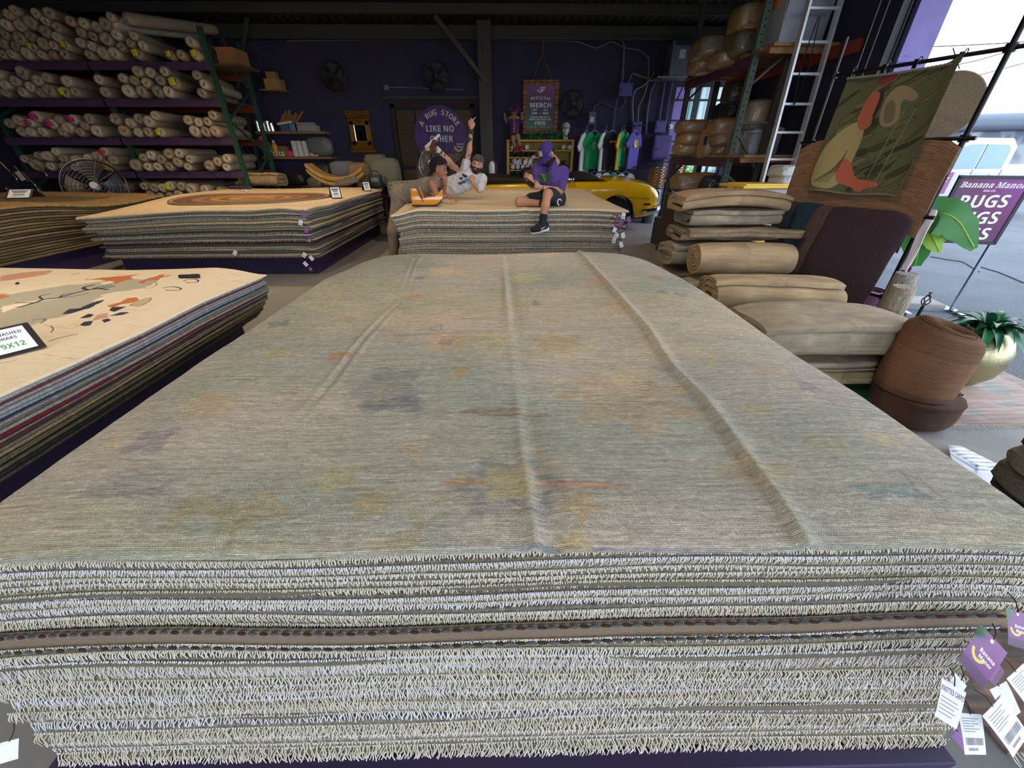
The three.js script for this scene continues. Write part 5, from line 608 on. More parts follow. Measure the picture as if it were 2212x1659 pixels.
// ---------------------------------------------------------------- electrical boxes and conduits on the right of the back wall
{ const D = DB - 0.02, pm = paint(0x6a5aa4, 0.6), eb = (pxl, pyt, pxr, pyb, d, m, lb, nm = 'electrical_box', extra) => { const a = at(pxl, pyt, D), b = at((pxl + pxr) / 2, pyb, D), c = at(pxr, pyt, D), w = c.x - a.x, h = a.y - b.y, g = thing(nm, lb, 'electrical box', null, [(a.x + c.x) / 2, b.y, -D]); part('cabinet', rbox(w, h, d, 0, h / 2, d / 2, 0.012, 1), m, g); part('door_panel', rbox(w * 0.84, h * 0.86, 0.012, 0, h / 2, d + 0.004, 0.006, 1), m, g); part('latch', rbox(0.02, 0.05, 0.02, -w * 0.32, h * 0.45, d + 0.014, 0.004, 1), darkSteel, g); if (extra) extra(g, w, h, d); };
  eb(1410, 293, 1447, 345, 0.2, pm, 'tall purple breaker panel beside the window'); eb(1413, 261, 1437, 288, 0.14, pm, 'small purple switch box above the breaker panel'); eb(1335, 180, 1364, 210, 0.16, pm, 'purple junction box high on the wall'); eb(1364, 263, 1385, 330, 0.12, pm, 'narrow purple wiring trough behind the shirts'); eb(1270, 242, 1286, 270, 0.12, mat(0x4e5666, 0.5), 'grey electric meter box above the white shirt', 'meter_box', (g, w, h, d) => part('meter_window', box(w * 0.5, h * 0.4, 0.01, 0, h * 0.4, d + 0.012), mat(0xb9bec4, 0.3), g));
  eb(1444, 269, 1453, 279, 0.05, mat(0xd8eee6, 0.5), 'small white thermostat on the purple wall');
  { const a = at(1432, 95, D), b = at(1452, 172, D), g = thing('ventilation_unit', 'grey louvred ventilation unit on a high bracket shelf', 'ventilation unit', null, [(at(1432, 172, D).x + at(1470, 172, D).x) / 2, b.y, -D + 0.02]), h = a.y - b.y; part('housing', rbox(0.48, h, 0.4, 0, h / 2, 0.2, 0.02), paint(0x6f7880, 0.5), g); part('label', box(0.14, 0.16, 0.004, 0, h * 0.62, 0.402), mat(0xa9b0b2, 0.6), g); part('dark_opening', box(0.4, 0.1, 0.01, 0, h * 0.92, 0.4), mat(0x20242c, 0.8), g); part('shelf_plate', box(0.8, 0.03, 0.5, -0.1, -0.015, 0.22), paint(0x8a9096, 0.5), g); for (const s of [-1, 1]) part('bracket', beam([s * 0.3 - 0.1, -0.03, 0.4], [s * 0.3 - 0.1, -0.4, 0], 0.025, 0.025), darkSteel, g); }
  const pm2 = paint(0x5d4f96, 0.5), gm = paint(0x8e8c84, 0.5), cp = (pts, r, m, lb) => { const g = thing('conduit', lb, 'pipe'); part('pipe', tube(pts.map((q) => at(q[0], q[1], DB - (q[2] || 0.05))), r, pts.length * 8, 6), m, g); };
  cp([[560, 79], [800, 79], [1060, 81], [1200, 82], [1335, 83], [1346, 88], [1348, 110], [1344, 180]], 0.02, gm, 'long pale conduit running along the top of the purple wall and down at its end'); cp([[620, 88], [800, 86], [1000, 86], [1180, 88], [1250, 90], [1262, 96], [1290, 104], [1320, 90], [1350, 103], [1380, 108], [1400, 125], [1402, 150]], 0.013, gm, 'loose grey cable sagging below the conduit'); cp([[840, 188], [900, 190], [1000, 194]], 0.012, gm, 'thin horizontal conduit above the round sign'); eb(829, 184, 840, 196, 0.08, gm, 'small grey junction box at the end of the thin conduit');
  cp([[1367, 262], [1366, 220], [1372, 195], [1390, 185], [1400, 175], [1420, 172]], 0.02, gm, 'curved grey conduit climbing to the ventilation unit'); cp([[1378, 262], [1380, 230], [1392, 205], [1400, 170], [1402, 120]], 0.016, gm, 'second grey conduit beside the curved one'); cp([[1280, 242], [1285, 228], [1300, 222], [1320, 230], [1335, 236], [1348, 225], [1352, 210]], 0.018, pm2, 'purple flexible conduit curving from the meter to the junction box'); cp([[1326, 270], [1328, 240], [1334, 210]], 0.018, pm2, 'straight purple conduit under the junction box'); cp([[1395, 290], [1398, 240], [1405, 200], [1414, 178]], 0.03, pm2, 'thick purple riser beside the breaker panel'); cp([[1438, 262], [1444, 220], [1452, 178]], 0.022, pm2, 'purple riser above the switch box'); cp([[1424, 262], [1428, 230], [1436, 178]], 0.022, pm2, 'slim purple riser above the switch box'); cp([[1352, 195], [1365, 160], [1385, 165], [1405, 170], [1414, 155]], 0.018, gm, 'grey flexible conduit between junction box and ventilation unit');
  // louvred steel flue pipes standing by the window
  const flue = (px, pyt, pyb, r, lb) => { const a = at(px, pyt, 11.0), b = at(px, pyb, 11.0), h = a.y, g = thing('flue_pipe', lb, 'pipe', null, [b.x, 0, -11.0]); part('pipe', cyl(r, r, h * 0.62, 0, h * 0.31, 0, 24), metal(0x7d8a90, 0.45, 0.7), g); part('cap', cyl(r * 0.96, r * 0.96, 0.02, 0, h, 0, 24), metal(0x50585c, 0.5), g); part('inner_sleeve', cyl(r * 0.8, r * 0.8, h * 0.4, 0, h * 0.8, 0, 20), mat(0x3a3028, 0.6), g); const sl = []; for (let j = 0; j < 13; j++) for (let i = 0; i < 14; i++) { const an = (i + (j % 2) / 2) / 14 * 2 * PI; sl.push(box(r * 0.36, h * 0.016, 0.012, r * 0.97 * sin(an), h * 0.64 + (j + 0.5) / 13 * h * 0.36, r * 0.97 * cos(an), 0, an)); } part('louvres', sl, metal(0xb08c66, 0.35, 0.8), g); };
  flue(1437, 334, 480, 0.2, 'tall louvred steel flue pipe in front of the breaker panel'); flue(1402, 360, 480, 0.2, 'shorter louvred steel flue pipe behind the yellow car');
}
// ---------------------------------------------------------------- folded rugs and small things on the oval rug stack
const linen = (hex) => mat(hex, 0.95, { map: retex(TX.fuzz, 1, 3), bumpMap: TX.fuzzB4, bumpScale: 0.003 });
{ const a = onY(572, 404, 0.93), g = thing('folded_rug', 'beige rug folded into a thick bundle on the oval rug stack', 'folded rug', null, [a.x, lmTop(a.x, -a.z) + 0.005, a.z], -0.12); part('fabric', ribbon(spiralPath(0.5, 0.3, 0.05, 2.6, 0.6, 1.2), 0.046, 0.92, 12, 0.012, 3), linen(0xc9ae7e), g);
  const b = onY(738, 404, 0.93), g2 = thing('folded_rug', 'yellow-tan rug folded into a sagging saddle beside the beige bundle', 'folded rug', null, [b.x, lmTop(b.x, -b.z) + 0.005, b.z], 0.05); part('fabric', ribbon(zigPath(0.5, 4, 0.045, 5), 0.042, 1.2, 18, 0.01, 6, (s) => [0.0, 0.26 * Math.pow(abs(2 * s), 2.2) * (s < 0 ? 1.05 : 0.85)]), linen(0xcfa75e), g2); part('grey_underside', ribbon([[-0.22, 0.2], [-0.1, 0.205], [0.05, 0.2], [0.26, 0.17], [0.3, 0.06]], 0.02, 0.5, 10, 0.01, 9, (s) => [0, 0.08 * s]), linen(0x8b8378), g2).position.set(0.22, 0.0, 0.02);
  const c = onY(520, 409, 0.93), t = thing('purple_tube', 'short purple cardboard tube beside the folded beige bundle', 'tube', null, [c.x, lmTop(c.x, -c.z) + 0.04, c.z], 0.1); part('tube_wall', cyl(0.035, 0.035, 0.42, 0, 0, 0, 18, 0, 0, PI / 2, true), mat(0x35245c, 0.5), t); part('core', cyl(0.026, 0.026, 0.424, 0, 0, 0, 14, 0, 0, PI / 2), mat(0x6a5a8a, 0.7), t); 
  const d = onY(530, 414, 0.93), w = thing('tagging_gun', 'white tagging gun lying on the oval rug stack', 'tool', null, [d.x, lmTop(d.x, -d.z) + 0.02, d.z], -0.4); part('body', rbox(0.16, 0.035, 0.05, 0, 0, 0, 0.012), mat(0xdcd8d0, 0.4), w); part('grip', rbox(0.1, 0.03, 0.035, 0.1, -0.002, 0.05, 0.01, 2, 0, -0.8, 0), mat(0xdcd8d0, 0.4), w); part('needle', rod([-0.08, 0, 0], [-0.15, 0, 0], 0.006, 6), metal(0xc8a040, 0.3), w);
  place(single('yellow_tape_ball', 'small yellow ball behind the beige bundle', 'ball', sph(0.05, 0, 0.05, 0), mat(0xb8b020, 0.6)), V3(onY(514, 401, 0.93).x, 0.93, onY(514, 401, 0.93).z)); }
{ // chrome cart rails at far left
  const g = thing('chrome_cart', 'chrome wire garment cart beside the carpet rack', 'cart'), cm = metal(0xb0aca4, 0.25), L = [[[0, 350], [38, 390], [10, 415]], [[62, 340], [102, 380], [86, 400]], [[48, 372], [90, 415]], [[30, 358], [60, 392]]]; L.forEach((q) => part('rail', tube(q.map((p) => at(p[0], p[1], 8.7)), 0.018, 20, 7), cm, g)); const a = at(0, 374, 8.7), b = at(48, 372, 8.7), c = at(12, 404, 8.7), d = at(75, 398, 8.7); part('crossbar', rod(a, b, 0.02), cm, g); part('crossbar', rod(c, d, 0.02), cm, g); part('leg', rod(c, V3(c.x, 0, c.z), 0.018), cm, g); part('leg', rod(d, V3(d.x, 0, d.z), 0.018), cm, g); part('card', rbox(0.1, 0.16, 0.01, at(44, 380, 8.6).x, at(44, 380, 8.6).y, -8.6, 0.003, 1, 0, 0, 0.3), mat(0xa8a49a, 0.6), g);
  // rolled greek-key rug and grey lounge bag behind the lying men
  const p = at(893, 393, 8.9), kt = canvasTex(256, 256, (q, w, h) => { q.fillStyle = '#a8a588'; q.fillRect(0, 0, w, h); q.strokeStyle = '#5d6048'; q.lineWidth = 14; for (let i = 0; i < 4; i++) for (let j = 0; j < 4; j++) { const x = i * 64 + 10, y = j * 64 + 10; q.beginPath(); q.moveTo(x, y + 44); q.lineTo(x, y); q.lineTo(x + 44, y); q.lineTo(x + 44, y + 30); q.lineTo(x + 20, y + 30); q.lineTo(x + 20, y + 18); q.stroke(); } }); kt.wrapS = kt.wrapT = THREE.RepeatWrapping; kt.repeat.set(2, 2);
  const kr = thing('greek_key_rug', 'rolled sage rug with a greek key border behind the lying men', 'rolled rug', null, [p.x, p.y - 0.32, p.z], 0.5); part('fabric', ribbon(spiralPath(0.42, 0.36, 0.04, 3, 0.8), 0.034, 1.0, 8, 0.01, 7), mat(0xffffff, 0.95, { map: kt }), kr);
  const kb = at(905, 415, 8.9), sup = single('black_crate', 'black crate carrying the rolled sage rug', 'crate', rbox(1.1, kb.y + 0.22 > 0.3 ? p.y - 0.34 : 0.5, 0.8, 0, (p.y - 0.34) / 2, 0, 0.02, 1), mat(0x1b1e24, 0.6)); place(sup, [p.x + 0.1, 0, p.z], 0.2);
  const q = at(925, 372, 9.6); place(single('grey_cushion_bag', 'dark grey zipped cushion bag behind the lying men', 'bag', blob(0.5, 0.62, 0.36, 12, 0.06, 0.5), cloth(0x57564f)), [q.x, q.y - 0.42, q.z], 0.3); place(single('grey_blanket_stack', 'folded grey blanket behind the white-shirted man', 'blanket', ribbon(zigPath(0.4, 4, 0.05, 3), 0.046, 0.7, 6, 0.01, 2), cloth(0x6d6a63)), [at(982, 368, 9.6).x, at(982, 372, 9.6).y - 0.2, -9.7]);
  const tb = thing('black_bench', 'low black bench behind the lying men', 'bench', null, [at(955, 380, 9.65).x, 0, -9.65]); part('bench_top', box(1.3, 0.05, 0.5, 0, at(925, 372, 9.6).y - 0.445, 0), mat(0x1c2026, 0.6), tb); for (const s of [-0.58, 0.58]) part('leg', box(0.06, at(925, 372, 9.6).y - 0.47, 0.4, s, (at(925, 372, 9.6).y - 0.47) / 2, 0), mat(0x1c2026, 0.6), tb); }
// ---------------------------------------------------------------- pallet rack and ladder, right
{ const xa = 3.37, xb = 3.82, Da = 6.6, Dc = 8.8, green = paint(0x5f7a6c, 0.5), brn = paint(0x4f473f, 0.6), pur = paint(0x5c3f58, 0.6), red = paint(0xa04028, 0.6), wd = wood(0xb08456, 0.75), yu = 2.7, yl = 1.52;
  const g = thing('pallet_rack', 'green perforated pallet rack with purple beams beside the ladder', 'rack', null, [0, 0, 0]);
  const post = (x, D, m) => { const h = 3.9; part('upright', [box(0.07, h, 0.012, x, h / 2, -D + 0.03), box(0.012, h, 0.07, x - 0.035, h / 2, -D), box(0.012, h, 0.07, x + 0.035, h / 2, -D)], m, g); return h; };
  post(xa, Da, green); post(xb, Da, brn); post(xa + 0.03, Dc, brn); post(xb + 0.1, Dc, brn);
  const holes = []; for (let i = 0; i < 44; i++) holes.push(cyl(0.011, 0.011, 0.006, xa + (i % 2 ? 0.008 : -0.008), 0.5 + i * 0.075, -Da + 0.037, 8, PI / 2)); part('slot_holes', holes, mat(0x1a1d1c, 0.9), g, 'stuff');
  for (const q of [[0.75, 1.0], [1.3, 1.0], [1.95, 1.95], [2.35, 2.75]]) part('brace', beam([xa, q[0], -Da], [xb, q[1] === q[0] ? q[0] : q[1] + (q[0] === 0.75 ? 0 : 0), -Da], 0.035, 0.03), green, g);
  part('brace', beam([xa, 1.85, -Da], [xb, 1.35, -Da], 0.04, 0.03), green, g); for (const q of [[1.2, 1.8], [2.4, 2.9]]) part('brace', beam([xa + 0.03, q[0], -Dc], [xb + 0.1, q[1], -Dc], 0.04, 0.03), brn, g);
  for (const y of [yl, yu]) { part('front_beam', box(0.05, 0.13, Dc - Da, xa - 0.02, y - 0.065, -(Da + Dc) / 2), pur, g); part('rear_beam', box(0.05, 0.13, Dc - Da + 0.9, xb + 0.27, y - 0.065, -(Da + Dc) / 2 + 0.45), red, g); for (let i = 0; i < 9; i++) part('deck_slat', box(xb - xa + 0.36, 0.035, 0.17, (xa + xb) / 2 + 0.12, y + 0.018, -(Da - 0.42 + i * (Dc - Da + 0.32) / 8)), wd, g); part('end_slat', box(xb - xa + 0.36, 0.06, 0.05, (xa + xb) / 2 + 0.12, y - 0.03, -Da + 0.42), wd, g); }
  const bun = (px, py, w, h, d, D, col, lb, wrap = true, ry = 0, pw = 0.55, nm = 'wrapped_rug_bundle') => { const p = at(px, py, D); place(single(nm, lb, 'bundle', blob(w, h, d, px * 0.013 + py * 0.07, 0.1, pw, 22), wrap ? wrapM(col) : bagM(col)), [p.x, p.y - h / 2, p.z], ry); };
  bun(1500, 275, 0.62, 0.22, 0.5, 7.9, 0x8d6f50, 'long plastic-wrapped brown bundle at the far end of the lower rack shelf'); bun(1497, 300, 0.58, 0.24, 0.5, 7.95, 0x9c7648, 'amber plastic-wrapped bundle in the middle of the far shelf pile'); bun(1492, 322, 0.6, 0.2, 0.5, 8.0, 0xa0825c, 'pale plastic-wrapped bundle at the bottom of the far shelf pile');
  bun(1530, 310, 0.26, 0.46, 0.4, 7.5, 0x94785a, 'upright brown parcel with a black mark on the lower rack shelf'); bun(1563, 278, 0.46, 0.28, 0.45, 7.3, 0x8c704e, 'brown bundle on top of the near shelf pile'); bun(1560, 302, 0.42, 0.22, 0.45, 7.3, 0x86694a, 'brown bundle in the middle of the near shelf pile'); bun(1560, 324, 0.42, 0.22, 0.45, 7.35, 0x7d6448, 'brown bundle at the bottom of the near shelf pile');
  bun(1590, 205, 0.4, 0.36, 0.4, 8.1, 0x4b4438, 'dark bundle at the top of the shelf column before the window', false); bun(1585, 245, 0.42, 0.34, 0.4, 8.1, 0x3c3830, 'dark bundle in the middle of the column before the window', false); bun(1560, 255, 0.34, 0.44, 0.4, 8.3, 0x23282a, 'black bundle leaning before the window', false);
  bun(1632, 250, 0.46, 0.4, 0.5, 7.0, 0x9a8676, 'shiny shrink-wrapped bundle between the rack uprights'); bun(1590, 318, 0.3, 0.46, 0.4, 7.1, 0x8a7660, 'tan carton-shaped bundle behind the green upright');
  bun(1532, 108, 0.5, 0.3, 0.6, 7.6, 0x6d6048, 'plastic-wrapped olive bundle on the upper rack shelf'); bun(1517, 140, 0.4, 0.26, 0.5, 7.8, 0x8d6e50, 'brown bundle at the far end of the upper rack shelf'); bun(1567, 130, 0.4, 0.2, 0.5, 7.3, 0x9a7a5a, 'flat brown bundle on the upper rack shelf'); bun(1607, 100, 0.5, 0.34, 0.6, 7.1, 0x5a5240, 'dark shiny bundle on the upper rack shelf'); bun(1618, 72, 0.5, 0.2, 0.5, 7.1, 0x9c6a30, 'flat amber bundle on the upper rack shelf'); bun(1620, 45, 0.5, 0.34, 0.5, 7.1, 0x8a7048, 'tan carton-shaped bundle high on the upper rack shelf');
  bun(1500, 395, 0.75, 0.32, 0.5, 7.3, 0x8a6f50, 'brown bundle in torn plastic at the foot of the rack', false); bun(1545, 398, 0.5, 0.26, 0.5, 7.0, 0x2c3038, 'black plastic bundle at the foot of the rack', false);
  { const p = at(1500, 410, 7.3), m = thing('low_shelf', 'low wooden pallet at the foot of the rack', 'pallet', null, [(p.x + 0.15), 0, -7.25]); const h = at(1500, 395, 7.3).y - 0.17; part('pallet_top', box(1.1, 0.05, 0.7, 0, h - 0.025, 0), wood(0x6d5a44), m); for (const s of [-0.5, 0, 0.5]) part('block', box(0.08, h - 0.05, 0.6, s, (h - 0.05) / 2, 0), wood(0x5c4a38), m); }
  const mk = single('black_mark', 'black printed mark on the upright brown parcel', 'label', box(0.05, 0.12, 0.004), mat(0x14141a, 0.7)); place(mk, at(1524, 304, 7.27)); 
  // storage totes
  const clear = mat(0xd7dbe4, 0.35, { transmission: 0.55, thickness: 0, ior: 1.4 });
  const tote = (x, y, D, w, h, d, lid, lb, fill, ry = 0) => { const o = thing('storage_tote', lb, 'tote', null, [x, y, -D], ry); const wall = [[-1, 0], [1, 0], [0, -1], [0, 1]].map(([a, b]) => a ? rbox(0.012, h - 0.04, d - 0.04, a * (w / 2 - 0.02), (h - 0.04) / 2, 0, 0.005, 1, 0, 0, -a * 0.05) : rbox(w - 0.04, h - 0.04, 0.012, 0, (h - 0.04) / 2, b * (d / 2 - 0.02), 0.005, 1, b * 0.05)); wall.push(box(w - 0.06, 0.012, d - 0.06, 0, 0.008, 0)); part('tub', wall, clear, o); part('contents', blob(w - 0.12, h - 0.1, d - 0.12, x * 7 + y * 3, 0.12, 0.5, 18).translate(0, 0.02, 0), cloth(fill), o); part('lid', [rbox(w + 0.02, 0.035, d + 0.02, 0, h - 0.018, 0, 0.012), rbox(w - 0.12, 0.02, d - 0.12, 0, h + 0.004, 0, 0.008, 1)], mat(lid, 0.45), o); for (const s of [-1, 1]) part('latch', rbox(0.02, 0.08, 0.12, s * (w / 2 + 0.005), h - 0.06, 0, 0.006, 1), mat(lid, 0.45), o); };
  const D = 5.35, w = 0.78, x = at(1668, 400, D - 0.25).x + 0.02, ytop = at(1668, 400, D - 0.25).y, hs = [0.3, 0.31, 0.29, 0.31], tot = hs.reduce((a, b) => a + b), k = ytop / tot; let y = 0; const LB = ['bottom clear storage tote behind the folded rugs', 'clear storage tote with a yellow lid, second from the floor', 'clear storage tote with a pale lid, second from the top', 'top clear storage tote with a yellow lid carrying wrapped packs'];
  hs.forEach((h, i) => { tote(x, y, D, w, h * k - 0.004, 0.52, i % 2 ? 0xe0b93a : 0xc9c3d6, LB[i], [0x8d8a90, 0xb9bac2, 0xa2a5b4, 0xb2a894][i], i === 3 ? 0.06 : 0); y += h * k; });
  bun(1705, 387, 0.42, 0.16, 0.34, D, 0xb8c4d0, 'lower plastic-wrapped white pack on the top storage tote', true, 0.1, 0.5, 'wrapped_pack'); bun(1702, 370, 0.4, 0.14, 0.34, D, 0xb4bcc0, 'upper plastic-wrapped white pack on the top storage tote', true, 0.1, 0.5, 'wrapped_pack');
  tote(at(1632, 312, 6.95).x, yl + 0.04, 6.95, 0.46, at(1632, 283, 6.95).y - yl - 0.04, 0.5, 0xaab6c2, 'translucent storage tote on the lower rack shelf', 0xc0c4d8); tote(at(1712, 75, 6.7).x - 0.1, yu + 0.04, 6.55, 0.6, 0.5, 0.5, 0xc07a2c, 'translucent tote with an orange lid on the upper rack shelf', 0x6d6a66); tote(at(1712, 75, 6.7).x - 0.1, yu + 0.55, 6.55, 0.58, 0.46, 0.48, 0x7a7670, 'upper translucent tote stacked on the orange-lidded one', 0x5c5650);
  tote(at(1705, 300, 6.95).x - 0.2, yl + 0.04, 6.95, 0.3, 0.34, 0.4, 0x9fb0bc, 'small translucent tote behind the ladder', 0x5c6672);
  { const b = single('charcoal_box', 'charcoal cardboard box on the floor behind the folded rugs', 'box', rbox(0.5, 0.5, 0.45, 0, 0.25, 0, 0.02), mat(0x3d4148, 0.7)); place(b, [at(1442, 528, 8.0).x, 0, -8.05], 0.15); }
  // aluminium ladder
  const L = thing('ladder', 'aluminium extension ladder leaning beside the pallet rack', 'ladder'), al = metal(0xd8dde0, 0.45, 0.55), DL = 6.08; const xl = at(1653, 320, DL).x, xr = at(1711, 320, DL).x, hgt = 4.3, zf = (yy) => -DL + 0.22 - yy * 0.06;
  for (const X of [xl, xr]) part('rail', beam([X, 0, zf(0)], [X, hgt, zf(hgt)], 0.028, 0.075), al, L); for (let i = 0; i < 13; i++) { const yy = 0.28 + i * 0.305; part('rung', rbox(xr - xl, 0.032, 0.042, (xl + xr) / 2, yy, zf(yy), 0.008, 1), al, L); } for (const X of [xl, xr]) part('rubber_foot', rbox(0.05, 0.05, 0.1, X, 0.025, zf(0), 0.01, 1), mat(0x1a1a1c, 0.8), L);
  part('rope', [tube([[xl + 0.14, 2.95, zf(3) + 0.03], [xl + 0.1, 2.5, zf(3) + 0.05], [xl + 0.12, 2.1, zf(2.1) + 0.05]], 0.006, 14, 5), tube([[xl + 0.16, 2.95, zf(3) + 0.03], [xl + 0.2, 2.4, zf(3) + 0.05], [xl + 0.13, 2.1, zf(2.1) + 0.05]], 0.006, 14, 5)], stringM, L);
}
// ---------------------------------------------------------------- heap of folded rugs on a green platform
{ const pg = thing('green_platform', 'low green platform under the folded rugs', 'platform', null, [2.35, 0, -3.55]); part('deck', rbox(1.15, 0.04, 2.75, 0, 0.09, 0, 0.006, 1), paint(0x2f7a4c, 0.5), pg); for (const s of [-1, 1]) { part('skirt_board', box(0.03, 0.07, 2.65, s * 0.54, 0.035, 0), paint(0x2f7a4c, 0.5), pg); part('skirt_board', box(1.1, 0.07, 0.03, 0, 0.035, s * 1.32), paint(0x2f7a4c, 0.5), pg); }
  const tx = (c, seed, kind) => dataTex(256, 256, (i, j) => { const s = fbm(i / 50, j / 2 + seed * 9, 3) - 0.5, b = fbm(i / 60 + seed, j / 40, 3) - 0.5, m = kind ? sstep(0.52, 0.6, fbm(i / 16 + seed * 3, j / 16, 2)) * 9 : 0; return [u8(c[0] + 36 * s + 44 * b + m), u8(c[1] + 36 * s + 40 * b + m * 0.8), u8(c[2] + 34 * s + 26 * b + m * 0.4)]; }, true, [1.2, 1.6]);
  const T4 = [tx([166, 142, 108], 1, 0), tx([150, 138, 116], 2, 1), tx([140, 122, 96], 3, 1), tx([168, 146, 110], 4, 0), tx([154, 140, 118], 5, 1)].map((t) => mat(0xffffff, 0.95, { map: t, bumpMap: TX.fuzzB4, bumpScale: 0.004 }));
  const fr = (path, th, len, c, D, y, m, lb, ry = 0, seed = 1, amp = 0.014, bow) => { const g = thing('folded_rug', lb, 'folded rug', null, [c, y, -D], ry); part('fabric', ribbon(path, th, len, 14, amp, seed, bow), m, g); return g; };
  const Z = zigPath, S = spiralPath;
  // far column, from the platform up
  fr(S(0.62, 0.3, 0.045, 3), 0.042, 1.1, 2.42, 4.65, 0.11, T4[2], 'brown folded rug at the bottom of the far folded column', 0, 1); fr(S(0.6, 0.28, 0.045, 2.6), 0.042, 1.08, 2.42, 4.65, 0.42, T4[1], 'grey folded rug low in the far folded column', 0.03, 2);
  fr(S(0.58, 0.17, 0.035, 2, 0.5), 0.032, 1.05, 2.46, 4.6, 0.705, T4[2], 'loosely folded patterned rug in the far folded column', -0.05, 3, 0.022); fr(S(0.58, 0.2, 0.04, 2, 0.5), 0.037, 0.98, 2.48, 4.6, 0.86, T4[1], 'pale grey folded rug under the top of the far folded column', 0.02, 4); fr(S(0.62, 0.2, 0.042, 2, 0.45), 0.039, 1.12, 2.44, 4.6, 1.045, T4[0], 'tan folded rug on top of the far folded column', -0.02, 5, 0.012, (s) => [0, -0.05 * Math.pow(abs(2 * s), 3)]);
  fr(S(0.2, 0.12, 0.03, 1.6, 0.7), 0.027, 1.15, 2.52, 4.25, 0.775, T4[2], 'narrow brown rolled rug poking out of the far folded column', -0.06, 6);
  // middle: round roll, flat one, near folded ones
  fr(S(0.5, 0.34, 0.045, 2.4), 0.042, 1.0, 2.4, 4.0, 0.11, T4[1], 'grey folded rug under the thick round roll', 0.04, 7); fr(S(0.42, 0.36, 0.034, 4.2, 0.92, 2.6), 0.031, 0.96, 2.44, 4.05, 0.46, T4[0], 'thick round tan rug roll showing its spiral end', -0.04, 8, 0.008); fr(Z(0.42, 4, 0.04, 3), 0.037, 0.9, 2.05, 3.72, 0.13, T4[2], 'dark brown folded rug with drooping edges beside the round roll', 0.5, 9, 0.03);
  fr(S(0.34, 0.2, 0.04, 2, 0.6), 0.037, 1.15, 2.5, 3.62, 0.36, T4[1], 'flat floral grey rug behind the plump tan bundle', -0.1, 10); fr(S(0.4, 0.25, 0.04, 2.4), 0.037, 1.1, 2.4, 3.6, 0.11, T4[2], 'brown folded rug under the flat floral rug', 0, 16);
  fr(S(0.52, 0.19, 0.04, 2), 0.037, 1.1, 2.3, 3.25, 0.11, T4[2], 'thin folded rug under the plump tan bundle', -0.05, 11); fr(S(0.5, 0.36, 0.042, 3, 0.62, 1.1), 0.038, 1.02, 2.32, 3.25, 0.3, T4[3], 'plump tan folded rug in the middle of the heap', -0.12, 12, 0.014);
  fr(S(0.5, 0.14, 0.035, 1.6, 0.5), 0.032, 0.95, 2.36, 2.5, 0.11, T4[3], 'tan folded rug at the near end of the platform', 0, 13); fr(S(0.52, 0.1, 0.03, 1.4, 0.5), 0.028, 0.98, 2.32, 2.52, 0.225, T4[4], 'thin grey folded rug at the near end of the heap', 0.03, 14); fr(S(0.64, 0.3, 0.042, 2.4, 0.45, 0.6), 0.038, 1.1, 2.27, 2.55, 0.325, T4[4], 'large grey-beige folded rug with a medallion at the near end of the heap', -0.03, 15, 0.014, (s) => [0, -0.03 * Math.pow(abs(2 * s), 3)]);
}
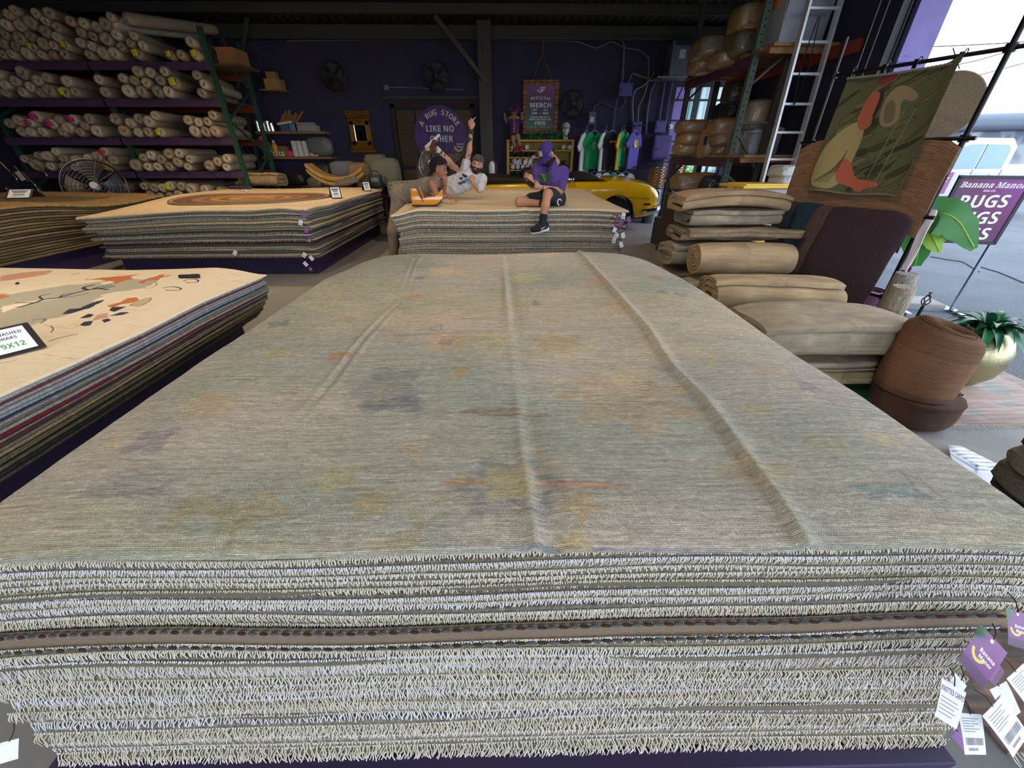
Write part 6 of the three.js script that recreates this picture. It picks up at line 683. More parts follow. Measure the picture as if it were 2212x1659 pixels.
// ---------------------------------------------------------------- iron display rack with hanging rugs
{ const P0 = [3.15, 4.6], P1 = [3.58, 3.48], len = hyp(P1[0] - P0[0], P1[1] - P0[1]), th = -Math.atan2(P0[1] - P1[1], P1[0] - P0[0]), iron = mat(0x17161c, 0.4, { metalness: 0.6 });
  const rk = thing('display_rack', 'black wrought-iron display rack with hanging rugs in the doorway', 'rack', null, [P0[0], 0, -P0[1]], th); // local x runs along the rack, local z faces the shop
  for (const x of [0, len]) { part('post', rod([x, 0.02, 0], [x, 2.48, 0], 0.019, 10), iron, rk); for (const y of [2.2, 1.66, 1.1, 0.4]) part('collar', cyl(0.034, 0.034, 0.05, x, y, 0, 12), iron, rk); part('foot', beam([x, 0.02, -0.35], [x, 0.02, 0.35], 0.03, 0.025), iron, rk); }
  part('ring_finial', T(new THREE.TorusGeometry(0.055, 0.01, 8, 24), len, 2.55, 0, 0, 0.6), iron, rk); for (const y of [2.2, 1.66, 1.1, 0.4]) part('rail', rod([-0.08, y, y > 2 ? 0.0 : 0.03], [len + 0.08, y, y > 2 ? 0.0 : 0.03], 0.015, 10), iron, rk);
  const V = (x, y, z) => V3(...[x, y, z]).applyAxisAngle(V3(0, 1, 0), th).add(V3(P0[0], 0, -P0[1]));
  const hung = (nm, lb, x0, x1, yr, yb, zf, m, t = 0.012, cat = 'rug', amp = 0.006, slant = 0) => { const g = thing(nm, lb, cat, null, [0, 0, 0]); const c = V((x0 + x1) / 2, 0, 0); g.position.copy(c); g.rotation.y = th; const n = 14, p = []; for (let i = 0; i <= n; i++) p.push([zf + 0.012 + slant * (1 - i / n), lerp(yb, yr, i / n)]); p.push([zf + 0.006, yr + 0.02], [zf - 0.006, yr + 0.02]); for (let i = 0; i <= 4; i++) p.push([zf - 0.014, lerp(yr, yr - 0.25 * (yr - yb), i / 4)]); part('fabric', ribbon(p, t, x1 - x0, 16, amp, x0 * 7 + yr), m, g); return g; };
  const jt = (c, s) => mat(c, 0.98, { map: dataTex(128, 256, (i, j) => u8(195 + 130 * (fbm(i / 24, j / 2.2 + s, 3) - 0.5)), true, [2, 3]), bumpMap: retex(TX.weave, 2, 5), bumpScale: 0.006 });
  hung('jute_rug', 'coarse brown jute rug hanging behind the painted tapestry', -0.05, len + 0.02, 1.66, 0.98, 0.03, jt(0xc0916c, 1), 0.016);
  hung('olive_carpet', 'olive grey carpet at the far end of the lower rack rail', -0.08, 0.2, 1.1, 0.3, 0.05, wool(0x4c4a48), 0.014, 'rug', 0.006, 0.14); hung('teal_carpet', 'dark teal carpet between the olive and taupe carpets', 0.12, 0.42, 1.1, 0.22, 0.065, wool(0x1f4452), 0.014, 'rug', 0.006, 0.16); hung('taupe_carpet', 'taupe carpet beside the teal carpet on the lower rail', 0.32, 0.75, 1.09, 0.06, 0.08, wool(0x6c5450), 0.016, 'rug', 0.006, 0.2); hung('aubergine_carpet', 'large dark aubergine carpet on the lower rack rail', 0.48, len - 0.02, 1.1, 0.05, 0.1, wool(0x4a3640), 0.016, 'rug', 0.008, 0.24); hung('maroon_carpet', 'small maroon carpet low at the far end of the rack', -0.1, 0.14, 0.42, 0.1, 0.14, wool(0x4c1c26), 0.016);
  // painted tapestry
  const tx = canvasTex(640, 760, (g, w, h) => { const R = rng(21); g.fillStyle = '#585b3e'; g.fillRect(0, 0, w, h); const blobp = (c, pts) => { g.fillStyle = c; g.beginPath(); const n = pts.length, md = (i) => [(pts[i % n][0] + pts[(i + 1) % n][0]) / 2 * w, (pts[i % n][1] + pts[(i + 1) % n][1]) / 2 * h]; g.moveTo(...md(0)); for (let i = 1; i <= n; i++) { const m = md(i); g.quadraticCurveTo(pts[i % n][0] * w, pts[i % n][1] * h, m[0], m[1]); } g.closePath(); g.fill(); };
    for (let i = 0; i < 46; i++) { const x = R() * w, y = R() * h, a = -0.9 + 0.6 * R(), l = 90 + 160 * R(); g.save(); g.translate(x, y); g.rotate(a); g.fillStyle = ['#394128', '#5f5c3a', '#2e3722', '#6c6944', '#525534'][i % 5]; g.beginPath(); g.ellipse(0, 0, l / 2, 10 + 20 * R(), 0, 0, 7); g.fill(); g.strokeStyle = '#252c1c'; g.lineWidth = 3; g.stroke(); g.restore(); }
    for (let i = 0; i < 2; i++) { g.strokeStyle = '#7c744c'; g.lineWidth = 6; g.beginPath(); g.moveTo((0.62 + 0.1 * i) * w, 0.98 * h); g.lineTo((0.7 + 0.09 * i) * w, 0.3 * h); g.stroke(); }
    blobp('#7a2f34', [[0.32, 0.03], [0.52, 0.0], [0.5, 0.05], [0.36, 0.1]]); blobp('#a39665', [[0.1, 0.98], [0.0, 0.9], [0.02, 0.6], [0.2, 0.4], [0.34, 0.36], [0.42, 0.48], [0.4, 0.75], [0.35, 0.98]]); blobp('#b05f48', [[0.27, 0.3], [0.3, 0.14], [0.4, 0.12], [0.44, 0.22], [0.42, 0.34], [0.46, 0.4], [0.36, 0.46], [0.28, 0.38]]); blobp('#2b231f', [[0.4, 0.1], [0.47, 0.16], [0.46, 0.34], [0.42, 0.34], [0.43, 0.2]]); blobp('#8c7b5c', [[0.48, 0.16], [0.58, 0.08], [0.78, 0.2], [0.74, 0.25], [0.62, 0.2], [0.7, 0.38], [0.62, 0.44], [0.5, 0.38]]); blobp('#6d6044', [[0.5, 0.22], [0.58, 0.2], [0.66, 0.38], [0.56, 0.4]]); blobp('#b5604a', [[0.24, 0.72], [0.32, 0.68], [0.42, 0.74], [0.5, 0.86], [0.72, 0.88], [0.8, 0.93], [0.66, 0.94], [0.6, 0.99], [0.5, 0.93], [0.34, 0.92], [0.28, 0.84]]); g.strokeStyle = '#4d4730'; g.lineWidth = 5; for (let i = 0; i < 7; i++) { g.beginPath(); g.moveTo((0.06 + 0.03 * i) * w, 0.92 * h); g.quadraticCurveTo((0.2 + 0.02 * i) * w, (0.84 - 0.03 * i) * h, (0.3) * w, (0.8 - 0.03 * i) * h); g.stroke(); } g.globalAlpha = 0.12; for (let i = 0; i < 4000; i++) { g.fillStyle = R() < 0.5 ? '#d8cf9a' : '#181a10'; g.fillRect(R() * w, R() * h, 2, 5); } g.globalAlpha = 1; });
  const x0 = 0.18, x1 = 0.98, yt = 2.165, yb = 1.24, zt = 0.02, g = thing('tapestry', 'painted tapestry of a man among banana leaves hanging on the display rack', 'tapestry', null, [0, 0, 0]); g.position.copy(V(0, 0, 0)); g.rotation.y = th;
  const f = (s, t, o) => { const x = lerp(x0, x1, s), sag = 0.02 * sin(s * 7) * (1 - t) + 0.03 * t * (1 - sstep(0, 0.12, 1 - s)); return [x, lerp(yb, yt, t) - 0.025 * (1 - abs(2 * s - 1)) * t + (s > 0.9 ? 0.04 * (s - 0.9) * 10 * t : 0) + 0.01 * sin(s * 9) * (1 - t), zt + o + 0.03 + sag + 0.012 * sin(s * 11 + t * 3) + 0.14 * (1 - t) * 0.3, s, t]; };
  part('woven_face', grid(24, 24, (s, t) => f(s, t, 0)), mat(0xffffff, 0.95, { map: tx, bumpMap: retex(TX.fuzzB, 3, 3), bumpScale: 0.004 }), g); part('backing', grid(12, 12, (s, t) => f(s, t, -0.01)), mat(0x8a7f62, 0.95), g);
  part('top_fringe', [...Array(30)].map((_, i) => T(new THREE.SphereGeometry(0.5, 6, 4), lerp(x0, x1, (i + 0.5) / 30), yt - 0.012 - 0.012 * sin(i / 30 * PI), zt + 0.05, 0, 0, 0, 0.034, 0.022, 0.018)), wool(0xc9c2b0), g); part('bottom_cord', tube([...Array(9)].map((_, i) => { const q = f(i / 8, 0, 0.006); return V3(q[0], q[1], q[2]); }), 0.008, 30, 6), wool(0xb7aa8c), g);
  for (const s of [0.02, 0.35, 0.63, 0.98]) part('clip', [box(0.03, 0.06, 0.012, lerp(x0, x1, s), yt + 0.02, zt + 0.045), T(new THREE.TorusGeometry(0.017, 0.004, 6, 14), lerp(x0, x1, s), yt + 0.055, zt, 0, PI / 2)], iron, g);
  // straw disc, white cloth, standing rolls, wrought-iron stand
  { const c = at(2034, 232, 4.02), d = thing('straw_disc', 'round straw-coloured disc behind the tapestry', 'disc', null, [c.x, c.y, c.z], -0.75); part('disc', cyl(0.24, 0.24, 0.03, 0, 0, 0, 40, PI / 2), mat(0xa8957c, 0.9, { map: TX.fuzz4 }), d); part('rim', T(new THREE.TorusGeometry(0.24, 0.012, 6, 40), 0, 0, 0), mat(0x8d7b62, 0.9), d); part('hanger_cord', rod([0, 0.26, 0], [-0.1, 0.4, 0.05], 0.004, 5), stringM, d); }
  { const a = V(len + 0.05, 0, 0.02), m = thing('white_cloth', 'white cloth hanging at the outer post of the display rack', 'cloth', null, [a.x, 0, a.z], th); part('cloth', ribbon([...Array(10)].map((_, i) => [0.012 * sin(i * 0.8), 1.16 - i * 0.055]), 0.01, 0.055, 6, 0.004, 4), cloth(0xd3ccd0), m); part('gold_tassel', lathe([[0, 0], [0.03, 0.0], [0.022, 0.13], [0.012, 0.15], [0.018, 0.17], [0, 0.19]], 12, 0.01, 0.46, 0), wool(0x9a7a3a), m); part('maroon_sash', ribbon([...Array(6)].map((_, i) => [-0.03 + 0.01 * sin(i), 0.72 - i * 0.05]), 0.01, 0.06, 4, 0.01, 5), cloth(0x5a1e3c), m); }
  const roll = (px, py, D, r, h, hex, lb, tilt) => { const p = at(px, py, D), g2 = thing('standing_rug_roll', lb, 'rug roll', null, [p.x, 0, p.z]); const R = spiralPath(2 * r, 2 * r, r * 0.2, 4.2, 1).map((q) => [q[0], q[1] - r]); const m = part('rolled_rug', ribbon(R, r * 0.17, h, 8, 0.003, px), linen(hex), g2); m.rotation.z = PI / 2; m.position.y = h / 2 + 0.004; g2.rotation.z = tilt; };
  roll(1955, 622, 3.1, 0.095, at(1955, 620, 3.1).y, 0xc7bba6, 'near beige rug roll standing by the display rack', 0); roll(1962, 592, 3.35, 0.1, at(1962, 592, 3.35).y, 0xbab4ae, 'pale ribbed rug roll standing behind the near beige roll', 0);
  { const a = V(len - 0.22, 0, 0.16), m = thing('draped_runner', 'tan runner bent over the lowest rail of the display rack', 'rug', null, [a.x, 0, a.z], th); part('fabric', ribbon([[0.1, 0.08], [0.09, 0.25], [0.05, 0.38], [0, 0.43], [-0.05, 0.4], [-0.08, 0.25], [-0.09, 0.1]], 0.025, 0.3, 8, 0.01, 3), linen(0xb08f66), m); }
}
// ---------------------------------------------------------------- jute rolls, brass vase with plant, floor things
{ const jtx = dataTex(128, 256, (i, j) => u8(196 + 90 * (fbm(i / 40, j / 2 + 7, 3) - 0.5) + 24 * (h2(i, j) - 0.5)), true, [1, 3]), jm = (hex) => mat(hex, 0.98, { map: jtx, bumpMap: jtx, bumpScale: 0.012 }), c = onY(1990, 905, 0); c.z = -2.13; c.x = 2.77;
  { const g = thing('jute_sack', 'squat brown sack-wrapped jute roll lying under the tall jute roll', 'jute roll', null, [c.x - 0.02, 0, c.z]); part('wrapping', grid(40, 14, (s, t) => { const a = s * 2 * PI, pr = [[0, 0.005], [0.19, 0.005], [0.215, 0.02], [0.228, 0.06], [0.232, 0.11], [0.228, 0.16], [0.236, 0.195], [0.215, 0.2], [0.15, 0.195], [0, 0.195]], k = t * 9, i = min(8, k | 0), q = [lerp(pr[i][0], pr[i + 1][0], k - i), lerp(pr[i][1], pr[i + 1][1], k - i)], w = 1 + 0.04 * (fbm(cos(a) * 2 + 4, sin(a) * 2 + q[1] * 6, 3) - 0.5) * 2 + 0.012 * sin(a * 23) * sstep(0.02, 0.2, q[1]); return [q[0] * w * cos(a) * 1.02, q[1], -q[0] * w * sin(a), s * 8, t * 2]; }, true), jm(0x8c6850), g); part('loose_flap', ribbon([[-0.04, 0.195], [0.02, 0.21], [0.06, 0.2]], 0.012, 0.12, 6, 0.01, 2), jm(0x8c6850), g).position.set(0.19, 0, 0); }
  { const g = thing('jute_roll', 'tall brown jute roll standing on the squat sack', 'jute roll', null, [c.x - 0.06, 0.2, c.z - 0.02]); part('outer_turns', grid(48, 26, (s, t) => { const a = s * 2 * PI, pr = [[0.18, 0.0], [0.198, 0.01], [0.203, 0.05], [0.206, 0.18], [0.204, 0.3], [0.198, 0.37], [0.184, 0.415], [0.155, 0.44], [0.12, 0.45], [0.085, 0.445], [0.06, 0.43], [0.05, 0.4], [0.046, 0.33], [0.044, 0.3]], k = t * 13, i = min(12, k | 0), q = [lerp(pr[i][0], pr[i + 1][0], k - i), lerp(pr[i][1], pr[i + 1][1], k - i)], w = 1 + 0.03 * (fbm(cos(a) * 2, sin(a) * 2 + q[1] * 3, 2) - 0.5); return [q[0] * w * cos(a), q[1] * (1 + 0.07 * cos(a - 2.6)), -q[0] * w * sin(a), s * 6, t * 5]; }, true), jm(0xbf8a64), g); const rings = []; for (let i = 0; i < 10; i++) { const r = 0.062 + i * 0.0128, y = 0.432 + 0.02 * sin(clamp((i + 1) / 5) * PI * 0.5) - (i > 5 ? 0.0045 * (i - 5) ** 1.6 : 0); rings.push(tube([...Array(20)].map((_, k) => { const a = k / 20 * 2 * PI; return V3(r * cos(a), y * (1 + 0.07 * cos(a - 2.6)) + 0.002, -r * sin(a)); }), 0.004, 60, 5, true)); } part('coil_edges', rings, jm(0xcf9a72), g); }
  { const g = thing('brass_vase', 'round brass vase holding a leafy plant in the doorway', 'vase', null, [3.58, 0, -2.6]); part('vessel', lathe([[0, 0], [0.09, 0], [0.12, 0.02], [0.185, 0.11], [0.21, 0.21], [0.205, 0.3], [0.17, 0.38], [0.115, 0.425], [0.11, 0.445], [0.125, 0.455], [0.1, 0.452], [0.092, 0.42], [0, 0.41]], 48), mat(0xa9a480, 0.36, { metalness: 0.9, bumpMap: TX.fuzzB, bumpScale: 0.002 }), g); part('soil', cyl(0.095, 0.095, 0.02, 0, 0.425, 0, 20), mat(0x2a2018, 1), g);
    const R = rng(8), lm = mat(0x1f5a3c, 0.35), lm2 = mat(0x2f7a4a, 0.4), p = thing('spiky_house_plant', 'dark green plant with arching pointed leaves in the brass vase', 'plant', null, [3.58, 0.43, -2.6]); for (let i = 0; i < 46; i++) { const a = i * 2.4 + R() * 0.4, l = 0.17 + 0.16 * R(), up = 0.25 + 0.9 * R(); const lf = part('leaf', grid(2, 7, (s, t) => { const w = 0.03 * sin(PI * Math.pow(t, 0.7)) * (s - 0.5) * 2, q = t * l; const r = q * cos(up) + 0.02, y = q * sin(up) - 0.9 * q * q / l * (1.1 - up * 0.6) + 0.02; return [r * cos(a) - w * sin(a), y + abs(w) * 0.5, -(r * sin(a) + w * cos(a))]; }), i % 3 ? lm : lm2, p); void lf; } part('stem', cyl(0.03, 0.02, 0.12, 0, 0.05, 0, 8), mat(0x3a4a28, 0.8), p); }
  const thinRug = (x0, x1, D0, D1, c, lb, seed) => { const g = thing('floor_rug', lb, 'rug', null, null); const t = dataTex(256, 256, (i, j) => { const s = fbm(i / 40 + seed, j / 3, 3) - 0.5, m = fbm(i / 18 + seed, j / 18, 3), bd = (i < 26 || i > 230 || j < 26 || j > 230) ? -18 : 0, q = sstep(0.56, 0.64, m); return [u8(c[0] + 60 * s + bd - 22 * q), u8(c[1] + 60 * s + bd - 4 * q), u8(c[2] + 55 * s + bd)]; }); t.repeat.set(1, 1); part('pile', topRug({ x0, x1, D0, D1 }, 10, 8, (x, D) => 0.012 + 0.003 * sin(x * 9 + D * 7), 0.01), mat(0xffffff, 0.95, { map: t }), g); part('fringe', fringe([...Array(30)].map((_, i) => ({ x: lerp(x0, x1, i / 29), y: 0.008, z: -D0, s: (x1 - x0) * i / 29 })), 0.012, 0.035, 900 + seed, { th: 0.002, segs: 2, drop: 0.15, lean: 0.8 }), ivory[0], g, 'stuff'); };
  thinRug(2.85, 4.1, 2.0, 3.2, [178, 158, 150], 'faded pink rug on the floor under the brass vase', 3); thinRug(1.5, 2.5, 0.4, 1.75, [150, 128, 118], 'faded brown rug on the floor beside the foreground stack', 7);
  { const pl = [[2050, 960], [2078, 962], [2150, 998], [2168, 1000], [2165, 1022], [2140, 1055], [2110, 1062], [2085, 1020], [2055, 985]].map((q) => onY(q[0], q[1], 0.03)), cx = pl.reduce((s, p) => s + p.x, 0) / 9, cz = pl.reduce((s, p) => s + p.z, 0) / 9; const bt = canvasTex(256, 256, (g, w, h) => { g.fillStyle = '#d3dcf0'; g.fillRect(0, 0, w, h); g.strokeStyle = '#3a4258'; g.lineWidth = 3; g.strokeRect(110, 60, 120, 84); g.fillStyle = '#3a4258'; for (let i = 0; i < 5; i++) g.fillRect(120, 74 + i * 14, 96 - 14 * (i % 2), 4); });
    const g = thing('plastic_bag', 'flattened white plastic bag with printed warning on the floor', 'bag', null, [cx, 0, cz]); part('film', grid(36, 8, (s, t) => { const k = s * 9, i = k | 0, a = pl[i % 9], b = pl[(i + 1) % 9], x = lerp(a.x, b.x, k - i) - cx, z = lerp(a.z, b.z, k - i) - cz; return [x * t, 0.022 + 0.022 * fbm((x * t + 3) * 14, (z * t + 5) * 14, 3) * (1.2 - t), z * t, 0.5 + x * t * 1.6, 0.5 - z * t * 1.6]; }, true), mat(0xffffff, 0.3, { map: bt, transmission: 0.25, thickness: 0 }), g); }
  // pile of sheepskins at the right edge
  const cols = [0xa09078, 0x7c6c54, 0x2e2a26, 0x6a6656, 0x8a8474, 0x4c2e20], hs = [0.2, 0.08, 0.045, 0.09, 0.075, 0.08]; let y = 0; cols.forEach((q, i) => { const m = single('sheepskin', ['beige sheepskin at the bottom of the pile at the shop edge', 'tan sheepskin second in the pile at the shop edge', 'thin black sheepskin in the pile at the shop edge', 'grey-green sheepskin in the pile at the shop edge', 'pale sheepskin near the top of the pile at the shop edge', 'dark reddish-brown sheepskin on top of the pile at the shop edge'][i], 'sheepskin', blob(1.0 - 0.04 * (i % 3), hs[i] * 1.15, 0.85, i + 3, 0.05, 0.35, 40), wool(q)); place(m, [2.56 + 0.02 * (i % 2), y, -0.84]); y += hs[i]; });
}
// ---------------------------------------------------------------- people: distance fields meshed with surface nets
function netMesh(f, lo, hi, c) {
  const n = [0, 1, 2].map((i) => Math.ceil((hi[i] - lo[i]) / c) + 1), nx = n[0], ny = n[1], nz = n[2], val = new Float32Array(nx * ny * nz), id = (i, j, k) => (k * ny + j) * nx + i;
  for (let k = 0; k < nz; k++) for (let j = 0; j < ny; j++) for (let i = 0; i < nx; i++) val[id(i, j, k)] = f(lo[0] + i * c, lo[1] + j * c, lo[2] + k * c);
  const vi = new Int32Array(nx * ny * nz).fill(-1), pos = [], nor = [], ix = [], E = [[0, 1], [0, 2], [0, 4], [1, 3], [1, 5], [2, 3], [2, 6], [3, 7], [4, 5], [4, 6], [5, 7], [6, 7]], e = c * 0.5;
  for (let k = 0; k < nz - 1; k++) for (let j = 0; j < ny - 1; j++) for (let i = 0; i < nx - 1; i++) { const v = []; let m = 0; for (let q = 0; q < 8; q++) { const d = val[id(i + (q & 1), j + (q >> 1 & 1), k + (q >> 2))]; v.push(d); if (d < 0) m++; } if (!m || m === 8) continue; let x = 0, y = 0, z = 0, cnt = 0; for (const [a, b] of E) if (v[a] < 0 !== v[b] < 0) { const t = v[a] / (v[a] - v[b]); x += lerp(a & 1, b & 1, t); y += lerp(a >> 1 & 1, b >> 1 & 1, t); z += lerp(a >> 2, b >> 2, t); cnt++; } x = lo[0] + (i + x / cnt) * c; y = lo[1] + (j + y / cnt) * c; z = lo[2] + (k + z / cnt) * c; vi[id(i, j, k)] = pos.length / 3; pos.push(x, y, z); const g = V3(f(x + e, y, z) - f(x - e, y, z), f(x, y + e, z) - f(x, y - e, z), f(x, y, z + e) - f(x, y, z - e)).normalize(); nor.push(g.x, g.y, g.z); }
  const quad = (a, b, c2, d, fl) => { if (a < 0 || b < 0 || c2 < 0 || d < 0) return; if (fl) ix.push(a, b, c2, a, c2, d); else ix.push(a, c2, b, a, d, c2); };
  for (let k = 1; k < nz - 1; k++) for (let j = 1; j < ny - 1; j++) for (let i = 1; i < nx - 1; i++) { const a = val[id(i, j, k)] < 0; if (a !== val[id(i + 1, j, k)] < 0) quad(vi[id(i, j - 1, k - 1)], vi[id(i, j, k - 1)], vi[id(i, j, k)], vi[id(i, j - 1, k)], a); if (a !== val[id(i, j + 1, k)] < 0) quad(vi[id(i - 1, j, k - 1)], vi[id(i - 1, j, k)], vi[id(i, j, k)], vi[id(i, j, k - 1)], a); if (a !== val[id(i, j, k + 1)] < 0) quad(vi[id(i - 1, j - 1, k)], vi[id(i, j - 1, k)], vi[id(i, j, k)], vi[id(i - 1, j, k)], a); }
  const g = new THREE.BufferGeometry(); g.setAttribute('position', new THREE.Float32BufferAttribute(pos, 3)); g.setAttribute('normal', new THREE.Float32BufferAttribute(nor, 3)); g.setAttribute('uv', new THREE.Float32BufferAttribute(pos.filter((_, i) => i % 3 !== 2), 2)); g.setIndex(ix); return g;
}
const smin = (a, b, k) => { const h = max(k - abs(a - b), 0) / k; return min(a, b) - h * h * k * 0.25; };
const cap3 = (p, q, ra, rb) => { const bx = q.x - p.x, by = q.y - p.y, bz = q.z - p.z, bb = bx * bx + by * by + bz * bz || 1e-9; return (x, y, z) => { const t = clamp(((x - p.x) * bx + (y - p.y) * by + (z - p.z) * bz) / bb); return Math.hypot(x - p.x - bx * t, y - p.y - by * t, z - p.z - bz * t) - lerp(ra, rb, t); }; };
const ell = (cx, cy, cz, rx, ry, rz) => (x, y, z) => { const a = (x - cx) / rx, b = (y - cy) / ry, c = (z - cz) / rz, k = Math.hypot(a, b, c); return (k - 1) * min(rx, ry, rz) * (k > 0.4 ? 1 : 1); };
const bones = (list, k = 0.03, fold = 0) => { const fs = list.map((b) => cap3(b[0], b[1], b[2], b[3])); return (x, y, z) => { let d = 9; for (const f of fs) d = smin(d, f(x, y, z), k); return fold ? d + fold * (sin(x * 55 + 30 * y) * sin(y * 38 - z * 30 + 1) + 0.6 * sin(z * 70 + x * 22)) : d; }; };
const bnd = (list, m = 0.04) => { const lo = [9, 9, 99], hi = [-9, -9, -99]; for (const b of list) for (const [p, r] of [[b[0], b[2]], [b[1], b[3]]]) { ['x', 'y', 'z'].forEach((a, i) => { lo[i] = min(lo[i], p[a] - r - m); hi[i] = max(hi[i], p[a] + r + m); }); } return [lo, hi]; };
const bodyMesh = (list, cell = 0.012, k = 0.03, fold = 0, cut) => { const [lo, hi] = bnd(list), f = bones(list, k, fold); return netMesh(cut ? (x, y, z) => max(f(x, y, z), cut(x, y, z)) : f, lo, hi, cell); };
// head in its own axes: x to its left, y up, z forwards
const headF = (() => { const sk = ell(0, 0.035, -0.012, 0.078, 0.098, 0.098), jw = ell(0, -0.045, 0.02, 0.058, 0.07, 0.068), ch = ell(0, -0.095, 0.058, 0.028, 0.024, 0.026), fc = ell(0, -0.01, 0.045, 0.06, 0.075, 0.05), nb = cap3(V3(0, 0.025, 0.088), V3(0, -0.022, 0.112), 0.009, 0.013), nw = ell(0, -0.027, 0.1, 0.021, 0.011, 0.015), br = cap3(V3(-0.038, 0.036, 0.08), V3(0.038, 0.036, 0.08), 0.013, 0.013), e1 = ell(0.081, 0.0, -0.012, 0.01, 0.032, 0.02), e2 = ell(-0.081, 0.0, -0.012, 0.01, 0.032, 0.02), li = ell(0, -0.058, 0.083, 0.024, 0.01, 0.012), nk = cap3(V3(0, -0.06, -0.03), V3(0, -0.17, -0.045), 0.056, 0.062), s1 = ell(0.033, 0.012, 0.1, 0.017, 0.012, 0.02), s2 = ell(-0.033, 0.012, 0.1, 0.017, 0.012, 0.02);
  return (x, y, z) => { let d = smin(smin(smin(sk(x, y, z), jw(x, y, z), 0.04), fc(x, y, z), 0.03), ch(x, y, z), 0.03); d = smin(d, br(x, y, z), 0.02); d = smin(d, nk(x, y, z), 0.03); d = max(d, -min(s1(x, y, z), s2(x, y, z))); d = smin(d, nb(x, y, z), 0.012); d = smin(d, nw(x, y, z), 0.01); d = smin(d, li(x, y, z), 0.012); return min(smin(d, e1(x, y, z), 0.01), smin(d, e2(x, y, z), 0.01)); }; })();
const frame = (o, fwd, up) => { const z = fwd.clone().normalize(), x = V3(0, 0, 0).crossVectors(up, z).normalize(), y = V3(0, 0, 0).crossVectors(z, x); return new THREE.Matrix4().makeBasis(x, y, z).setPosition(o); };
const headGeo = netMesh(headF, [-0.11, -0.2, -0.14], [0.11, 0.15, 0.15], 0.0045);
const beardGeo = (lo, th) => netMesh((x, y, z) => max(headF(x, y, z) - th - 0.005 * sin(x * 160) * sin(y * 130 + z * 120), max(y + lo + 0.55 * max(0, 0.03 - z), max(-z - 0.015, -(Math.hypot(x / 0.026, (y + 0.056) / 0.012, (z - 0.1) / 0.05) - 1) * 0.01))) , [-0.11, -0.16, -0.06], [0.11, 0.02, 0.16], 0.005);
const hairGeo = (th, back) => netMesh((x, y, z) => { const d = headF(x, y, z) - th - 0.01 * sin(x * 90 + 40 * y) * sin(y * 80 + z * 95); return max(d, min(-(y - 0.066 - 0.35 * max(0, z - 0.02)), max(z + back, -(y + 0.03 + 0.6 * max(0, -z - 0.05))))); }, [-0.13, -0.13, -0.16], [0.13, 0.2, 0.16], 0.006);
function hand(W, dir, nrm, curl, R = 0.0085, sc = 1) { // W wrist, dir to the fingertips, nrm out of the back of the hand
  const d = dir.clone().normalize(), n = nrm.clone().sub(d.clone().multiplyScalar(nrm.dot(d))).normalize(), s = V3(0, 0, 0).crossVectors(d, n), P = (a, b, c) => W.clone().addScaledVector(d, a * sc).addScaledVector(s, b * sc).addScaledVector(n, c * sc), L = [[W.clone(), P(0.05, 0.0, 0), 0.026, 0.03], [P(0.03, 0.02, 0), P(0.085, 0.03, 0), 0.018, 0.014], [P(0.03, -0.02, 0), P(0.08, -0.03, 0), 0.018, 0.014], [P(0.03, 0, 0), P(0.09, 0, 0), 0.02, 0.016]];
  [[0.032, 0.075, 1], [0.011, 0.085, 1.05], [-0.011, 0.08, 1], [-0.032, 0.064, 0.85]].forEach(([b, l], i) => { let p = P(0.088 - (i === 3 ? 0.008 : 0), b, 0), a = 0; for (let k = 0; k < 3; k++) { a += (Array.isArray(curl) ? curl[i] : curl) * (0.8 + 0.2 * k); const q = p.clone().addScaledVector(d, l * (0.45 - 0.08 * k) * cos(a) * sc).addScaledVector(n, -l * (0.45 - 0.08 * k) * sin(a) * sc); L.push([p, q, R * (1.05 - 0.08 * k), R * (0.97 - 0.1 * k)]); p = q; } });
  const t0 = P(0.02, 0.025, -0.005), t1 = P(0.05, 0.05, -0.018), t2 = P(0.075, 0.052, -0.03); L.push([t0, t1, 0.015, 0.011], [t1, t2, 0.011, 0.008]); return bodyMesh(L, 0.0042, 0.006);
}
const skinM = (hex) => mat(hex, 0.6, { bumpMap: TX.fuzzB4, bumpScale: 0.0008 });
function person(label, o) { const g = thing('person', label, 'person'); part('body', [...o.body, ...(o.heads || [])], o.skin, g); return g; }
const dab = (g, p, col, r, nm = 'tattoo', s = [1, 1, 1]) => part(nm, sph(r, p.x, p.y, p.z, s[0], s[1], s[2], 6), mat(col, 0.75), g);
